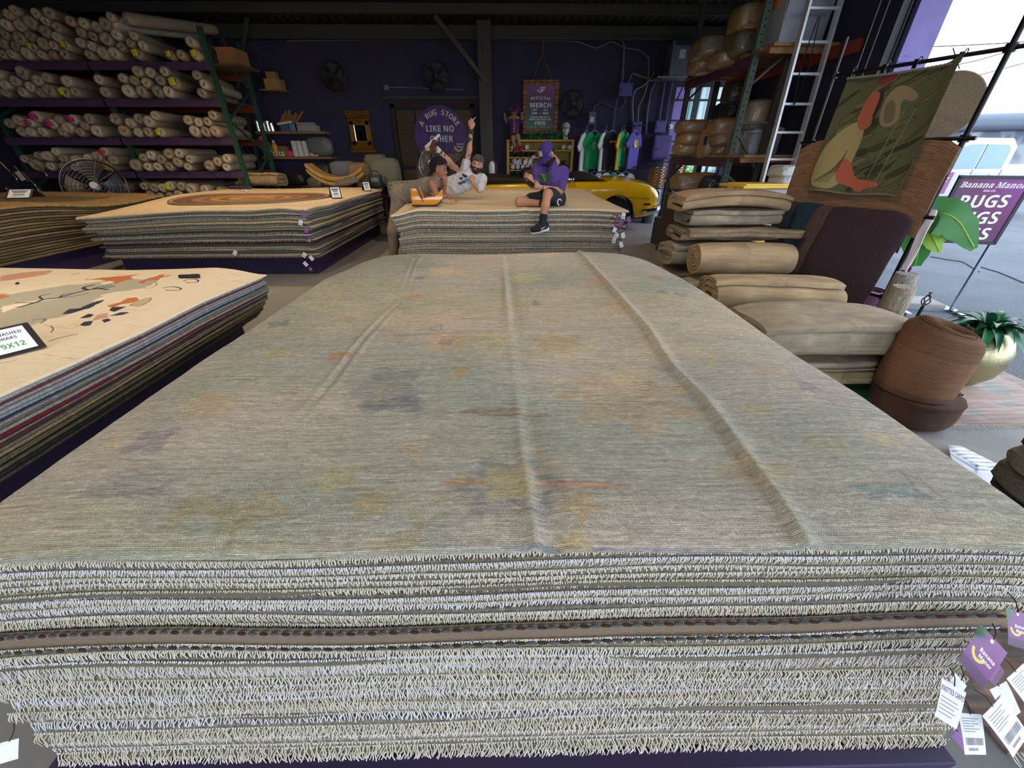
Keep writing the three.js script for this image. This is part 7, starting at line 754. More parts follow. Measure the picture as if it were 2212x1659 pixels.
{ // ---- man sitting on the edge with his phone
  const P = at, hipL = P(1176, 432, 5.98), hipR = P(1204, 434, 5.95), waist = P(1192, 420, 6.0), chest = P(1193, 388, 5.97), shL = P(1160, 366, 5.98), shR = P(1217, 372, 5.95), neck = P(1192, 354, 5.94), kneeF = P(1122, 430, 5.8), ankF = P(1168, 441, 5.72), kneeD = P(1183, 419, 5.57), ankD = P(1172, 478, 5.46), elR = P(1210, 412, 5.78), wrR = P(1166, 404, 5.68), elL = P(1158, 398, 5.82), wrL = P(1150, 393, 5.7);
  for (const v of [hipL, hipR]) v.y = max(v.y, 1.02); kneeF.y = 1.0; ankF.y = 0.99;
  const arms = [[shL, elL, 0.052, 0.042], [elL, wrL, 0.04, 0.027], [shR, elR, 0.054, 0.044], [elR, wrR, 0.043, 0.028]], legs = [[hipL, kneeF, 0.082, 0.06], [kneeF, ankF, 0.055, 0.04], [hipR, kneeD, 0.084, 0.058], [kneeD, P(1178, 445, 5.48), 0.056, 0.054], [P(1178, 445, 5.48), ankD, 0.054, 0.037]];
  const trunk = [[hipL, hipR, 0.1, 0.1], [waist, chest, 0.13, 0.14], [shL, shR, 0.06, 0.06], [chest, neck, 0.1, 0.06]];
  const hm = frame(P(1183, 334, 5.9), V3(-0.55, -0.72, 0.55), V3(-0.3, 0.75, 0.2)), H = (g) => g.clone().applyMatrix4(hm);
  const g = person('bearded man in a purple shirt and cap sitting on the rugs looking at a phone', { skin: skinM(0xb98368), body: [bodyMesh([...trunk, ...arms, ...legs]), hand(wrR, V3(-0.9, 0.12, 0.1), V3(0.1, -0.4, 0.9), [0.25, 0.3, 0.35, 0.4]), hand(wrL, V3(-0.35, 0.3, 0.2), V3(-0.4, 0.5, 0.8), [0.7, 0.8, 0.85, 0.9])], heads: [H(headGeo)] });
  const mid = (a, b, t) => a.clone().lerp(b, t); const shirt = part('purple_shirt', bodyMesh([[waist.clone().add(V3(0, -0.05, 0)), chest, 0.155, 0.165], [shL, shR, 0.074, 0.07], [chest, neck, 0.125, 0.07], [shL, mid(shL, elL, 0.85), 0.074, 0.07], [shR, mid(shR, elR, 0.85), 0.072, 0.072]], 0.011, 0.035, 0.0035), cloth(0x4e3880), g);
  const pc = P(1176, 384, 5.77); part('shirt_print', T(new THREE.CylinderGeometry(0.095, 0.095, 0.008, 28), pc.x, pc.y, pc.z, PI / 2 + 0.1, 0, 0.35, 1, 1, 0.72), mat(0x2c4a34, 0.85), shirt); part('print_lettering', [0, 1, 2].map((i) => box(0.09 - 0.02 * i, 0.012, 0.006, pc.x - 0.01 + 0.012 * i, pc.y + 0.03 - i * 0.03, pc.z + 0.006, 0, 0, -0.35)), mat(0x6a7a70, 0.8), shirt);
  const shorts = part('black_shorts', bodyMesh([[hipL, hipR, 0.118, 0.12], [waist.clone().add(V3(0, -0.04, 0)), mid(hipL, hipR, 0.5), 0.14, 0.125], [hipL, mid(hipL, kneeF, 0.55), 0.105, 0.095], [hipR, mid(hipR, kneeD, 0.72), 0.106, 0.098]], 0.011, 0.03, 0.002), cloth(0x22282c), g);
  const lp = mid(hipR, kneeD, 0.5); part('shorts_emblem', T(new THREE.TorusGeometry(0.035, 0.009, 6, 18, 4.2), lp.x + 0.085, lp.y - 0.06, lp.z + 0.08, 0, 0.6, 0.4), mat(0xc8ccc8, 0.7), shorts);
  part('beard', H(beardGeo(0.028, 0.014)), mat(0x2c211c, 0.95, { bumpMap: TX.fuzzB4, bumpScale: 0.006 }), g); part('hair', H(hairGeo(0.008, 0.02)), mat(0x241b18, 0.9), g);
  const capm = cloth(0x3c2c78), cp = part('purple_cap', [H(netMesh((x, y, z) => max(ell(0, 0.045, -0.012, 0.098, 0.112, 0.116)(x, y, z), -(y - 0.045 + 0.1 * z)), [-0.12, 0, -0.15], [0.12, 0.18, 0.13], 0.006)), H(grid(14, 6, (s, t) => { const a = (s - 0.5) * 2.3, r = 0.1 + 0.085 * t * cos(a * 0.62); return [r * sin(a) * (0.92 - 0.1 * t), 0.052 - 0.03 * t - 0.03 * sin(a) ** 2, r * cos(a) - 0.005]; }))], capm, g); part('cap_patch', [H(rbox(0.06, 0.062, 0.006, 0, 0.098, 0.094, 0.004, 1, -0.52)), H(rbox(0.045, 0.047, 0.008, 0, 0.098, 0.095, 0.004, 1, -0.52))], mat(0xb9b4ac, 0.8), cp); part('glasses', [H(rod([0.07, 0.018, 0.085], [0.086, 0.02, -0.02], 0.003, 5)), H(rod([-0.07, 0.018, 0.085], [-0.086, 0.02, -0.02], 0.003, 5)), H(T(new THREE.TorusGeometry(0.026, 0.003, 5, 16), 0.034, 0.014, 0.1)), H(T(new THREE.TorusGeometry(0.026, 0.003, 5, 16), -0.034, 0.014, 0.1))], mat(0x1a1a1c, 0.3), g);
  part('black_sock', bodyMesh([[mid(P(1178, 445, 5.48), ankD, 0.62), ankD, 0.05, 0.046]], 0.008, 0.02), cloth(0x191a1d), g);
  const shoe = (nm) => { const hl = ankD.clone().add(V3(0.03, -0.05, 0)), toe = P(1152, 497, 5.42); const f = part(nm, bodyMesh([[ankD.clone().add(V3(0, -0.01, 0)), hl, 0.05, 0.05], [hl, mid(hl, toe, 0.6), 0.05, 0.045], [mid(hl, toe, 0.6), toe, 0.045, 0.036]], 0.007, 0.03), cloth(0x1b1c1f), g), a = hl.clone().add(V3(0.03, -0.045, 0)), b = toe.clone().add(V3(-0.01, -0.035, 0)); part('white_sole', bodyMesh([[a, b, 0.034, 0.02]], 0.006, 0.01), mat(0xd8dadc, 0.5), f); const sp = mid(hl, toe, 0.3), sw = [[0.09, 0.055], [0.02, 0.012], [-0.005, 0.0], [-0.03, 0.008], [-0.04, 0.04], [-0.028, 0.022], [-0.005, 0.016], [0.02, 0.024]]; part('white_side_mark', T(extr(sw.map((q) => [q[0] * 0.75, q[1] * 0.75]), 0.006), sp.x, sp.y - 0.025, sp.z + 0.045), mat(0xe4e6e8, 0.5), f); }; shoe('black_shoe'); part('far_shoe', bodyMesh([[ankF.clone(), ankF.clone().add(V3(0.12, -0.01, -0.04)), 0.045, 0.035]], 0.008, 0.02), cloth(0x2a2624), g);
  const ph = thing('smartphone', 'dark smartphone held in the hands of the sitting man', 'phone', null, null), pp = P(1143, 395, 5.66); ph.position.copy(pp); ph.rotation.set(-0.9, 0.3, -0.45); part('case', rbox(0.15, 0.009, 0.075, 0, 0, 0, 0.004, 2), mat(0x22201e, 0.4), ph); part('screen', box(0.14, 0.002, 0.066, 0, 0.0055, 0), mat(0x14181c, 0.1), ph);
  const bt = wrR.clone().lerp(elR, 0.12); part('wrist_band', T(new THREE.TorusGeometry(0.033, 0.004, 6, 20), bt.x, bt.y, bt.z, 0, PI / 2 + 0.3, 0), mat(0x3a2a24, 0.8), g);
}
{ // ---- man in the white T-shirt lying on his side, arm and leg raised
  const P = at, D = 7.15, hips = P(966, 404, D + 0.1), waist = P(985, 402, D), chest = P(1010, 388, D - 0.05), shU = P(1004, 371, D + 0.03), shD = P(1041, 388, D - 0.05), neck = P(1030, 374, D), elU = P(1014, 322, D), wrU = P(1018, 278, D - 0.02), elD = P(1036, 410, D - 0.1), wrD = P(1022, 396, D - 0.22), knee = P(984, 366, D + 0.3), ank = P(944, 322, D + 0.1), foot = P(922, 322, D), knee2 = P(930, 408, D + 0.2), ank2 = P(905, 412, D + 0.5);
  elD.y = max(elD.y, 0.985); for (const v of [knee2, ank2]) v.y = max(v.y, 1.0); hips.y = max(1.04, hips.y);
  const hm = frame(P(1031, 356, D - 0.04), V3(-0.1, -0.02, 1), V3(0.28, 1, 0.05)), H = (g) => g.clone().applyMatrix4(hm), mid = (a, b, t) => a.clone().lerp(b, t);
  const bl = [[hips, waist, 0.12, 0.115], [waist, chest, 0.115, 0.12], [shU, shD, 0.055, 0.06], [chest, neck, 0.09, 0.05], [shU, elU, 0.05, 0.04], [elU, wrU, 0.042, 0.027], [shD, elD, 0.05, 0.042], [elD, wrD, 0.042, 0.027], [hips, knee, 0.085, 0.06], [knee, mid(knee, ank, 0.4), 0.057, 0.056], [mid(knee, ank, 0.4), ank, 0.056, 0.036], [ank, foot, 0.034, 0.03], [hips, knee2, 0.085, 0.06], [knee2, ank2, 0.055, 0.037]];
  const skin = skinM(0xc79a80), g = person('smiling bearded man in a white T-shirt lying on the rugs with one arm raised', { skin, body: [bodyMesh(bl), hand(wrU, V3(0.02, 1, 0.05), V3(0.1, 0, 1), [1.0, 0.7, 0.9, 1.1]), hand(wrD, V3(-0.25, 0.8, 0.25), V3(-0.2, 0.2, 1), 1.25)], heads: [H(headGeo)] });
  const sh = part('white_shirt', bodyMesh([[mid(hips, waist, 0.45), chest, 0.15, 0.14], [waist, chest, 0.14, 0.14], [shU, shD, 0.075, 0.08], [chest, neck, 0.11, 0.056], [shU, mid(shU, elU, 0.4), 0.08, 0.075], [shD, mid(shD, elD, 0.75), 0.08, 0.085]], 0.011, 0.035, 0.0045), cloth(0xd4d6dc), g);
  const pr = P(1002, 393, D - 0.2); [[0, 0, 0.03, 0x3a4a68], [0.05, 0.03, 0.028, 0x5f86a8], [-0.04, 0.05, 0.025, 0x2e2e34], [0.08, 0.0, 0.03, 0x7fb0c0], [-0.06, -0.02, 0.03, 0x4a4a52], [0.03, 0.08, 0.03, 0x33333a], [0.0, 0.1, 0.022, 0x2b2b30], [0.12, 0.05, 0.025, 0x6f9ab4]].forEach((q) => part('shirt_print', sph(q[2], pr.x + q[0], pr.y + q[1], pr.z + 0.02 * q[0], 1.2, 0.7, 0.25, 6), mat(q[3], 0.85), sh));
  part('black_shorts', bodyMesh([[hips, mid(hips, waist, 0.5), 0.135, 0.13], [hips, mid(hips, knee, 0.65), 0.11, 0.09], [hips, mid(hips, knee2, 0.7), 0.108, 0.09]], 0.012, 0.03, 0.002), cloth(0x20252b), g);
  part('beard', H(beardGeo(0.03, 0.012)), mat(0x4a2c20, 0.95, { bumpMap: TX.fuzzB4, bumpScale: 0.006 }), g); part('hair', H(hairGeo(0.006, 0.03)), mat(0x30241e, 0.9), g); part('smile', H(ell ? T(new THREE.SphereGeometry(0.5, 10, 6), 0, -0.056, 0.09, 0, 0, 0, 0.04, 0.011, 0.016) : null), mat(0xd9d0c4, 0.5), g); for (const s of [-1, 1]) { part('eye', H(sph(0.0095, s * 0.033, 0.011, 0.084, 1, 0.6, 0.8, 8)), mat(0x2a221e, 0.3), g); part('eyebrow', H(T(new THREE.CapsuleGeometry(0.0045, 0.03, 3, 6), s * 0.034, 0.036, 0.093, 0, 0, PI / 2 + s * 0.1)), mat(0x3a2820, 0.9), g); }
  part('grey_cap', [H(netMesh((x, y, z) => max(ell(0, 0.05, -0.014, 0.094, 0.098, 0.112)(x, y, z), -(y - 0.058 - 0.12 * z)), [-0.12, 0, -0.15], [0.12, 0.18, 0.13], 0.006)), H(T(new THREE.TorusGeometry(0.088, 0.008, 6, 28), 0, 0.062, -0.008, PI / 2, 0, 0, 0.98, 1.12, 1))], cloth(0x4d4f4c), g);
  const soleD = foot.clone().sub(ank), sn = part('brown_sneaker', bodyMesh([[P(928, 326, D + 0.05), P(938, 306, D), 0.042, 0.034], [ank, P(930, 320, D + 0.05), 0.04, 0.045]], 0.008, 0.02), mat(0x5a3a2a, 0.8), g); void soleD; part('white_sole', bodyMesh([[P(921, 318, D + 0.02), P(948, 292, D), 0.028, 0.02]], 0.007, 0.01), mat(0xd2ccc4, 0.6), sn); part('white_sock', bodyMesh([[mid(ank, knee, 0.1), ank, 0.044, 0.042]], 0.009, 0.02), cloth(0xcfc9c0), g);
  const R = rng(6); for (let i = 0; i < 13; i++) { const a = i < 6 ? [shU, elU] : [elU, wrU], t = 0.2 + 0.7 * R(), p = mid(a[0], a[1], t), r = i < 6 ? 0.042 : 0.034; dab(g, p.add(V3((R() - 0.5) * 0.05, 0, r * 0.86)), 0x3a3a3c, 0.014 + 0.012 * R(), 'tattoo', [1, 1.3, 0.3]); } for (let i = 0; i < 10; i++) { const p = mid(knee, ank, 0.08 + 0.8 * R()); dab(g, p.add(V3((R() - 0.5) * 0.06, (R() - 0.5) * 0.05, 0.046)), 0x3d3a3a, 0.016 + 0.012 * R(), 'tattoo', [1.2, 1, 0.3]); }
  const cg = thing('cigarette', 'thin white cigarette in the raised hand', 'cigarette', null, null), c0 = P(1019, 261, D - 0.03), c1 = P(1027, 254, D - 0.03); part('paper', rod(c0, c1, 0.005, 8), mat(0xe6e4e0, 0.6), cg); part('ash_tip', rod(c1, c1.clone().add(V3(0.012, 0.012, 0)), 0.005, 8), mat(0x6a6660, 0.9), cg);
}
{ // ---- dark-haired man leaning over the left edge of the stack
  const P = at, D = 6.35, shN = P(934, 399, D - 0.08), shF = P(948, 390, D + 0.26), chest = P(922, 406, D + 0.1), waist = P(898, 416, D + 0.2), hips = P(876, 424, D + 0.25), neck = P(944, 384, D + 0.08), elN = P(944, 426, D - 0.12), wrN = P(966, 424, D - 0.1), elF = P(956, 420, D + 0.16), wrF = P(962, 396, D + 0.06);
  for (const v of [elN, wrN, elF]) v.y = max(v.y, 0.98); waist.y = max(waist.y, 1.06); chest.y = max(chest.y, 1.1); hips.y = max(hips.y, 1.02); hips.x = min(hips.x, -1.62);
  const knee = V3(hips.x - 0.14, 0.52, hips.z + 0.14), ank = V3(hips.x - 0.22, 0.09, hips.z + 0.05), knee2 = V3(hips.x - 0.1, 0.5, hips.z - 0.12), ank2 = V3(hips.x - 0.3, 0.09, hips.z - 0.14), mid = (a, b, t) => a.clone().lerp(b, t);
  const bl = [[hips, waist, 0.125, 0.12], [waist, chest, 0.12, 0.125], [shN, shF, 0.06, 0.06], [chest, neck, 0.09, 0.052], [shN, elN, 0.056, 0.045], [elN, wrN, 0.042, 0.027], [shF, elF, 0.05, 0.042], [elF, wrF, 0.04, 0.027], [hips, knee, 0.09, 0.06], [knee, ank, 0.056, 0.04], [hips, knee2, 0.09, 0.06], [knee2, ank2, 0.056, 0.04]];
  const hm = frame(P(949, 366, D + 0.06), V3(1, -0.22, 0.2), V3(0.12, 1, 0.1)), H = (g) => g.clone().applyMatrix4(hm);
  const g = person('dark-haired man in a grey sleeveless shirt leaning on the rugs, hand to face', { skin: skinM(0xa06f54), body: [bodyMesh(bl), hand(wrF, V3(0.05, 0.9, 0.1), V3(0.8, 0, 0.6), [0.9, 0.8, 0.9, 1.0]), hand(wrN, V3(0.9, -0.06, 0.1), V3(0, 1, 0.2), 0.6)], heads: [H(headGeo)] });
  part('grey_sleeveless_shirt', bodyMesh([[hips.clone().lerp(waist, 0.3), chest, 0.13, 0.145], [mid(shN, shF, 0.22), mid(shN, shF, 0.8), 0.078, 0.078], [chest, neck, 0.115, 0.058]], 0.011, 0.035, 0.0035), cloth(0x7c7468), g);
  part('tan_trousers', bodyMesh([[hips, mid(hips, waist, 0.35), 0.142, 0.14], [hips, knee, 0.115, 0.085], [knee, mid(knee, ank, 0.9), 0.085, 0.07], [hips, knee2, 0.115, 0.085], [knee2, mid(knee2, ank2, 0.9), 0.085, 0.07]], 0.013, 0.03, 0.003), cloth(0x8a7a68), g);
  part('dark_hair', H(hairGeo(0.03, 0.02)), mat(0x1c1614, 0.9, { bumpMap: TX.fuzzB4, bumpScale: 0.012 }), g); for (const s of [-1, 1]) { part('eye', H(sph(0.0095, s * 0.033, 0.011, 0.084, 1, 0.6, 0.8, 8)), mat(0x2a1e1a, 0.3), g); part('eyebrow', H(T(new THREE.CapsuleGeometry(0.005, 0.03, 3, 6), s * 0.034, 0.037, 0.093, 0, 0, PI / 2 + s * 0.1)), mat(0x1c1614, 0.9), g); }
  for (const a of [ank, ank2]) part('dark_shoe', bodyMesh([[a.clone().add(V3(0, -0.03, 0)), a.clone().add(V3(0.14, -0.05, 0.02)), 0.045, 0.036]], 0.01, 0.02), mat(0x2a2622, 0.7), g); const wb = mid(wrF, elF, 0.25); part('wrist_band', T(new THREE.TorusGeometry(0.032, 0.005, 6, 20), wb.x, wb.y, wb.z, PI / 2 - 0.2, 0, 0), mat(0x16161a, 0.8), g);
}
{ // ---- glossy golden shoe ornament
  const a = at(891, 441, 5.85), b = at(955, 438, 5.85), L = b.x - a.x, g = thing('golden_shoe_ornament', 'large glossy golden shoe-shaped ornament with a dark sole on the rugs', 'ornament', null, [a.x, s2Top(a.x + 0.2, -a.z) + 0.004, a.z - 0.02], 0.08), m = mat(0xd08a20, 0.18, { clearcoat: 1, clearcoatRoughness: 0.08 }), k = L / 0.4;
  part('sole', netMesh((x, y, z) => { const t = clamp(x / L), w = 0.075 * (0.72 + 0.28 * sin(t * PI * 0.9)) * k, yb = 0.012 + 0.07 * k * Math.pow(max(0, t - 0.72) / 0.28, 2); return max(Math.hypot(max(0, -x), max(0, x - L * 0.97), 0) + max(abs(z) - w, 0) - 0.006, abs(y - yb) - 0.014); }, [-0.03, -0.01, -0.12], [L + 0.04, 0.16, 0.12], 0.007), mat(0x2a1810, 0.5), g);
  const shell = (x, y, z) => { const t = clamp(x / L), w = 0.07 * k * (0.7 + 0.3 * sin(t * PI * 0.9)), lift = 0.07 * k * Math.pow(max(0, t - 0.72) / 0.28, 2), top = k * (t < 0.34 ? 0.215 - 0.12 * sstep(0.14, 0.34, t) : 0.085 + 0.03 * sin((t - 0.3) * 4) + 0.1 * Math.pow(max(0, t - 0.74) / 0.26, 1.3)), o = max(Math.hypot(max(0, 0.02 - x), max(0, x - L * 0.97)) - 0.02, max(abs(z) - w - 0.01 * sin(y * 20), max(0.025 + lift - y, y - top))), inn = max(abs(z) - w + 0.014, max(0.05 + lift - y, max(0.04 - x, x - L * 0.86))); return max(o + 0.008, -inn) - 0.012; };
  part('shell', netMesh(shell, [-0.03, 0.0, -0.12], [L + 0.05, 0.3, 0.12], 0.006), m, g); part('tongue_leaf', grid(8, 10, (s, t) => [L * 0.28 + L * 0.12 * t + 0.01 * sin(s * 3), 0.06 + 0.17 * k * (1 - t) + 0.02 * sin(s * PI), (s - 0.5) * 0.15 * k * (1 - 0.4 * t) + 0.012]), m, g); part('inner_leaf', grid(8, 8, (s, t) => [L * 0.56 + L * 0.16 * t, 0.07 + 0.09 * k * sin(PI * (0.25 + 0.6 * t)), (s - 0.5) * 0.1 * k]), m, g); part('seam', tube([[L * 0.3, 0.2 * k, 0.075 * k], [L * 0.31, 0.12 * k, 0.085 * k], [L * 0.4, 0.06 * k, 0.09 * k]], 0.005, 12, 5), mat(0x5a3010, 0.6), g);
}
{ // ---- jester doll on the yellow shelf unit
  const D = 11.3, P = (x, y, d = D) => at(x, y, d), mid = (a, b, t) => a.clone().lerp(b, t), hip = P(1110, 298), chest = P(1110, 270), neck = P(1110, 255), sl = P(1098, 262), sr = P(1122, 262), el = P(1092, 262, D - 0.05), er = P(1128, 262, D - 0.05), hl = P(1090, 246), hr = P(1127, 244), k1 = P(1118, 294, D - 0.25), k2 = P(1108, 298, D - 0.25), a1 = P(1124, 318, D - 0.25), a2 = P(1112, 322, D - 0.25), g = thing('jester_doll', 'jester doll with raised hands sitting on the yellow shelf unit', 'doll', null, null);
  part('doll_body', bodyMesh([[hip, chest, 0.1, 0.11], [chest, neck, 0.09, 0.04], [sl, sr, 0.05, 0.05], [sl, el, 0.045, 0.04], [el, hl, 0.035, 0.026], [sr, er, 0.045, 0.04], [er, hr, 0.035, 0.026], [hip, k1, 0.07, 0.055], [k1, a1, 0.05, 0.032], [hip, k2, 0.07, 0.055], [k2, a2, 0.05, 0.032]], 0.014, 0.03), mat(0x8a744c, 0.8), g); part('purple_costume', bodyMesh([[hip, chest, 0.115, 0.122], [sl, sr, 0.06, 0.06], [sl, el, 0.055, 0.048], [sr, er, 0.055, 0.048], [hip, mid(hip, k1, 0.9), 0.085, 0.07], [hip, mid(hip, k2, 0.9), 0.085, 0.07]], 0.014, 0.03, 0.003), cloth(0x4e2456), g); part('head', sph(0.085, P(1109, 246).x, P(1109, 246).y, -D + 0.02, 0.9, 1.1, 0.95, 12), mat(0x6e3a36, 0.6), g); part('jester_hat', [sph(0.1, P(1112, 240).x, P(1112, 240).y, -D, 1, 0.7, 1, 10), tube([P(1112, 238), P(1118, 232, D - 0.05), P(1124, 240, D - 0.05)], 0.03, 10, 8), tube([P(1110, 238), P(1102, 234, D - 0.05), P(1098, 242, D - 0.05)], 0.03, 10, 8)], cloth(0x582a62), g);
  const R = rng(1), ru = []; for (let i = 0; i < 18; i++) { const a = i / 18 * 2 * PI; ru.push(T(new THREE.ConeGeometry(0.035, 0.08, 6), neck.x + 0.12 * cos(a), neck.y - 0.01 + 0.012 * (i % 2), neck.z + 0.12 * sin(a), 0, -a, -PI / 2 - 0.3)); } part('gold_ruff', ru, mat(0xa08a48, 0.7), g); part('gold_trim', [0, 1, 2, 3, 4, 5].map((i) => sph(0.022, lerp(neck.x, hip.x, i / 5), lerp(neck.y - 0.04, hip.y + 0.06, i / 5), -D + 0.125, 1, 1, 0.6, 6)), mat(0xa08a48, 0.5), g); for (const a of [a1, a2]) part('red_shoe', bodyMesh([[a, a.clone().add(V3(0.0, -0.06, 0.06)), 0.05, 0.045]], 0.01, 0.02), mat(0x7e2028, 0.5), g); void R;
}
// ---------------------------------------------------------------- outside: yard, sign, banana plant, truck, buildings
{ const asp = retex(TX.grunge, 0.6, 0.6), aspB = retex(TX.fuzzB, 3, 3);
  struct('ground', [wallBox(XW, 60, -0.25, -0.03, -30, 60), wallBox(-40, XW, -0.25, -0.21, -40, 60)], mat(0x747b84, 0.9, { map: asp, bumpMap: aspB, bumpScale: 0.02 }), 'grey asphalt yard outside the doorway', 'ground');
  const cr = (pts, lb) => { const g = thing('asphalt_crack', lb, 'crack'); const p = pts.map((q) => onY(q[0], q[1], -0.028)); part('crack_line', tube(p, 0.012, 24, 4), mat(0x3a3f46, 1), g); };
  cr([[2010, 555], [2050, 562], [2080, 567], [2115, 588]], 'thin crack across the asphalt behind the sign posts'); cr([[2110, 575], [2160, 590], [2212, 612]], 'second thin crack across the asphalt near the sign');
  // RUGS sign on two posts
  const D = 4.3, tl = at(2098, 378, D), tr = at(2212, 402, D), w = 0.56, h = 0.62, cx = (tl.x + tr.x) / 2 - 0.03, top = (tl.y + tr.y) / 2 + 0.03; const tx = canvasTex(512, 576, (g, W, H) => { const gr = g.createLinearGradient(W, 0, 0, H); gr.addColorStop(0, '#8a3aa0'); gr.addColorStop(0.4, '#6d2a5e'); gr.addColorStop(0.75, '#4a3a5c'); gr.addColorStop(1, '#2a5a40'); g.fillStyle = gr; g.fillRect(0, 0, W, H); g.fillStyle = '#eef0fa'; g.textAlign = 'center'; g.font = 'italic bold 66px serif'; g.fillText('Banana Manor', 256, 88); g.font = 'bold 24px sans-serif'; g.fillText('RUG CO.', 256, 122); g.font = 'bold 150px sans-serif'; for (let i = 0; i < 3; i++) { g.save(); g.translate(256, 258 + i * 146); g.rotate(-0.03); g.fillText('RUGS', 0, 0); g.restore(); } });
  const s = thing('rugs_sign', 'purple yard sign reading RUGS three times on grey posts', 'sign', null, [cx, -0.03, -D], -0.28); const pm = metal(0x9aa2ae, 0.4), top2 = top + 0.03;
  part('frame', [box(w + 0.06, 0.03, 0.03, 0, top2, 0), box(w + 0.06, 0.03, 0.03, 0, top2 - h, 0), box(0.03, h, 0.03, -w / 2 - 0.015, top2 - h / 2, 0), box(0.03, h, 0.03, w / 2 + 0.015, top2 - h / 2, 0)], mat(0x26222c, 0.5), s); part('board', box(w, h, 0.012, 0, top2 - h / 2, 0), mat(0x3a2a44, 0.6), s); part('printed_face', grid(1, 1, (a, b) => [(a - 0.5) * w, top2 - h + b * h, 0.009]), mat(0xffffff, 0.45, { map: tx }), s); for (const k of [-1, 1]) part('post', box(0.035, top2 - h + 0.1, 0.03, k * (w / 2 + 0.015), (top2 - h + 0.1) / 2, -0.02), pm, s); part('base_frame', [box(w + 0.1, 0.03, 0.05, 0, 0.015, 0), box(0.05, 0.03, 0.6, -w / 2, 0.015, 0), box(0.05, 0.03, 0.6, w / 2, 0.015, 0)], pm, s); part('ballast_slab', rbox(0.5, 0.05, 0.35, -0.05, 0.05, -0.15, 0.01, 1), concrete, s);
  // wrought-iron stand with a basket finial
  { const p = at(1988, 690, 3.5), q = at(2006, 640, 3.5), f = thing('iron_stand', 'black wrought-iron stand with a twisted basket finial', 'stand', null, [q.x, 0, q.z]), iron = mat(0x17161c, 0.4, { metalness: 0.5 }), hh = q.y; part('rod', rod([0, 0, 0], [0, hh - 0.1, 0], 0.013, 8), iron, f); for (let i = 0; i < 4; i++) { const a = i * PI / 2; part('basket_wire', tube([...Array(7)].map((_, k) => { const t = k / 6, an = a + t * 2.4, r = 0.032 * sin(PI * t); return V3(r * cos(an), hh - 0.1 + t * 0.12, r * sin(an)); }), 0.005, 16, 5), iron, f); } part('tip', T(new THREE.ConeGeometry(0.02, 0.02, 8), 0, hh + 0.03, 0, PI), iron, f); part('foot_bar', [beam([-0.2, 0.02, 0.02], [0.22, 0.02, -0.05], 0.025, 0.025), beam([0, 0.02, -0.2], [0, 0.02, 0.2], 0.025, 0.025)], iron, f); void p; }
  // banana plant
  { const base = V3(4.0, 0, -4.12), g = thing('banana_plant', 'young banana plant with broad torn leaves outside the doorway', 'plant', null, [base.x, base.y, base.z]), lm = mat(0x3f8a3a, 0.45, { transmission: 0.25, thickness: 0 }), ly = mat(0x9ac23c, 0.5, { transmission: 0.35, thickness: 0 }); part('pot', lathe([[0, 0], [0.14, 0], [0.19, 0.26], [0.2, 0.28], [0.17, 0.28], [0.15, 0.24], [0, 0.24]], 20), mat(0x5a2a4a, 0.6), g); part('trunk', cyl(0.05, 0.03, 0.5, 0, 0.45, 0, 10), mat(0x7a8a48, 0.7), g);
    const leaf = (pts, w, m) => { const cv = new THREE.CatmullRomCurve3(pts.map((q) => { const p = at(q[0], q[1], q[2] * 0.875); return p.sub(base); })); part('leaf', grid(8, 16, (s2, t) => { const p = cv.getPoint(t), tg = cv.getTangent(t), sd = V3(0, 0, 0).crossVectors(tg, V3(-0.5, 0.25, 0.8)).normalize(), ww = w * Math.pow(sin(PI * clamp(0.06 + t * 0.92)), 0.7) * (s2 - 0.5) * 2; const tear = abs(s2 - 0.5) > 0.4 ? 0.92 + 0.08 * sin(t * 40) : 1; return [p.x + sd.x * ww * tear, p.y + sd.y * ww * tear - abs(ww) * 0.15, p.z + sd.z * ww * tear]; }), m, g); part('midrib', tube([0, 0.25, 0.5, 0.75, 0.98].map((t) => cv.getPoint(t)), 0.008, 20, 5), ly, g); };
    leaf([[1975, 575, 4.7], [1996, 500, 4.6], [2030, 460, 4.5], [2070, 478, 4.4], [2105, 538, 4.3]], 0.19, lm); leaf([[1990, 560, 4.7], [1996, 520, 4.62], [2005, 500, 4.55], [2018, 520, 4.45], [2030, 545, 4.4]], 0.1, ly); leaf([[1985, 560, 4.7], [1990, 510, 4.8], [2000, 470, 4.85], [2015, 450, 4.9]], 0.12, ly); leaf([[1995, 560, 4.7], [2010, 520, 4.6], [2022, 508, 4.55], [2042, 522, 4.5]], 0.07, lm); }
  // white pickup truck
  { const Dt = 13, a = V3(9.5, 0, 0), tk = thing('pickup_truck', 'white pickup truck parked in the yard', 'truck', null, [a.x, -0.03, -Dt], 0.2), wh = mat(0x9ea4ac, 0.25, { clearcoat: 0.8 }), dk = mat(0x1b1e24, 0.5), gl = mat(0x5a7894, 0.08, { metalness: 0.3 });
    const side = [[0, 0.55], [0.02, 0.95], [0.25, 1.12], [1.35, 1.22], [2.05, 1.8], [2.5, 1.92], [3.9, 1.92], [4.15, 1.75], [4.2, 1.3], [6.2, 1.3], [6.25, 0.6], [5.75, 0.55], [5.6, 0.85], [5.2, 0.98], [4.8, 0.85], [4.65, 0.5], [2.05, 0.5], [1.9, 0.85], [1.5, 0.98], [1.1, 0.85], [0.95, 0.5]]; part('body', T(extr(side, 1.8, 0.05, 2), 0, 0, -0.0), wh, tk);
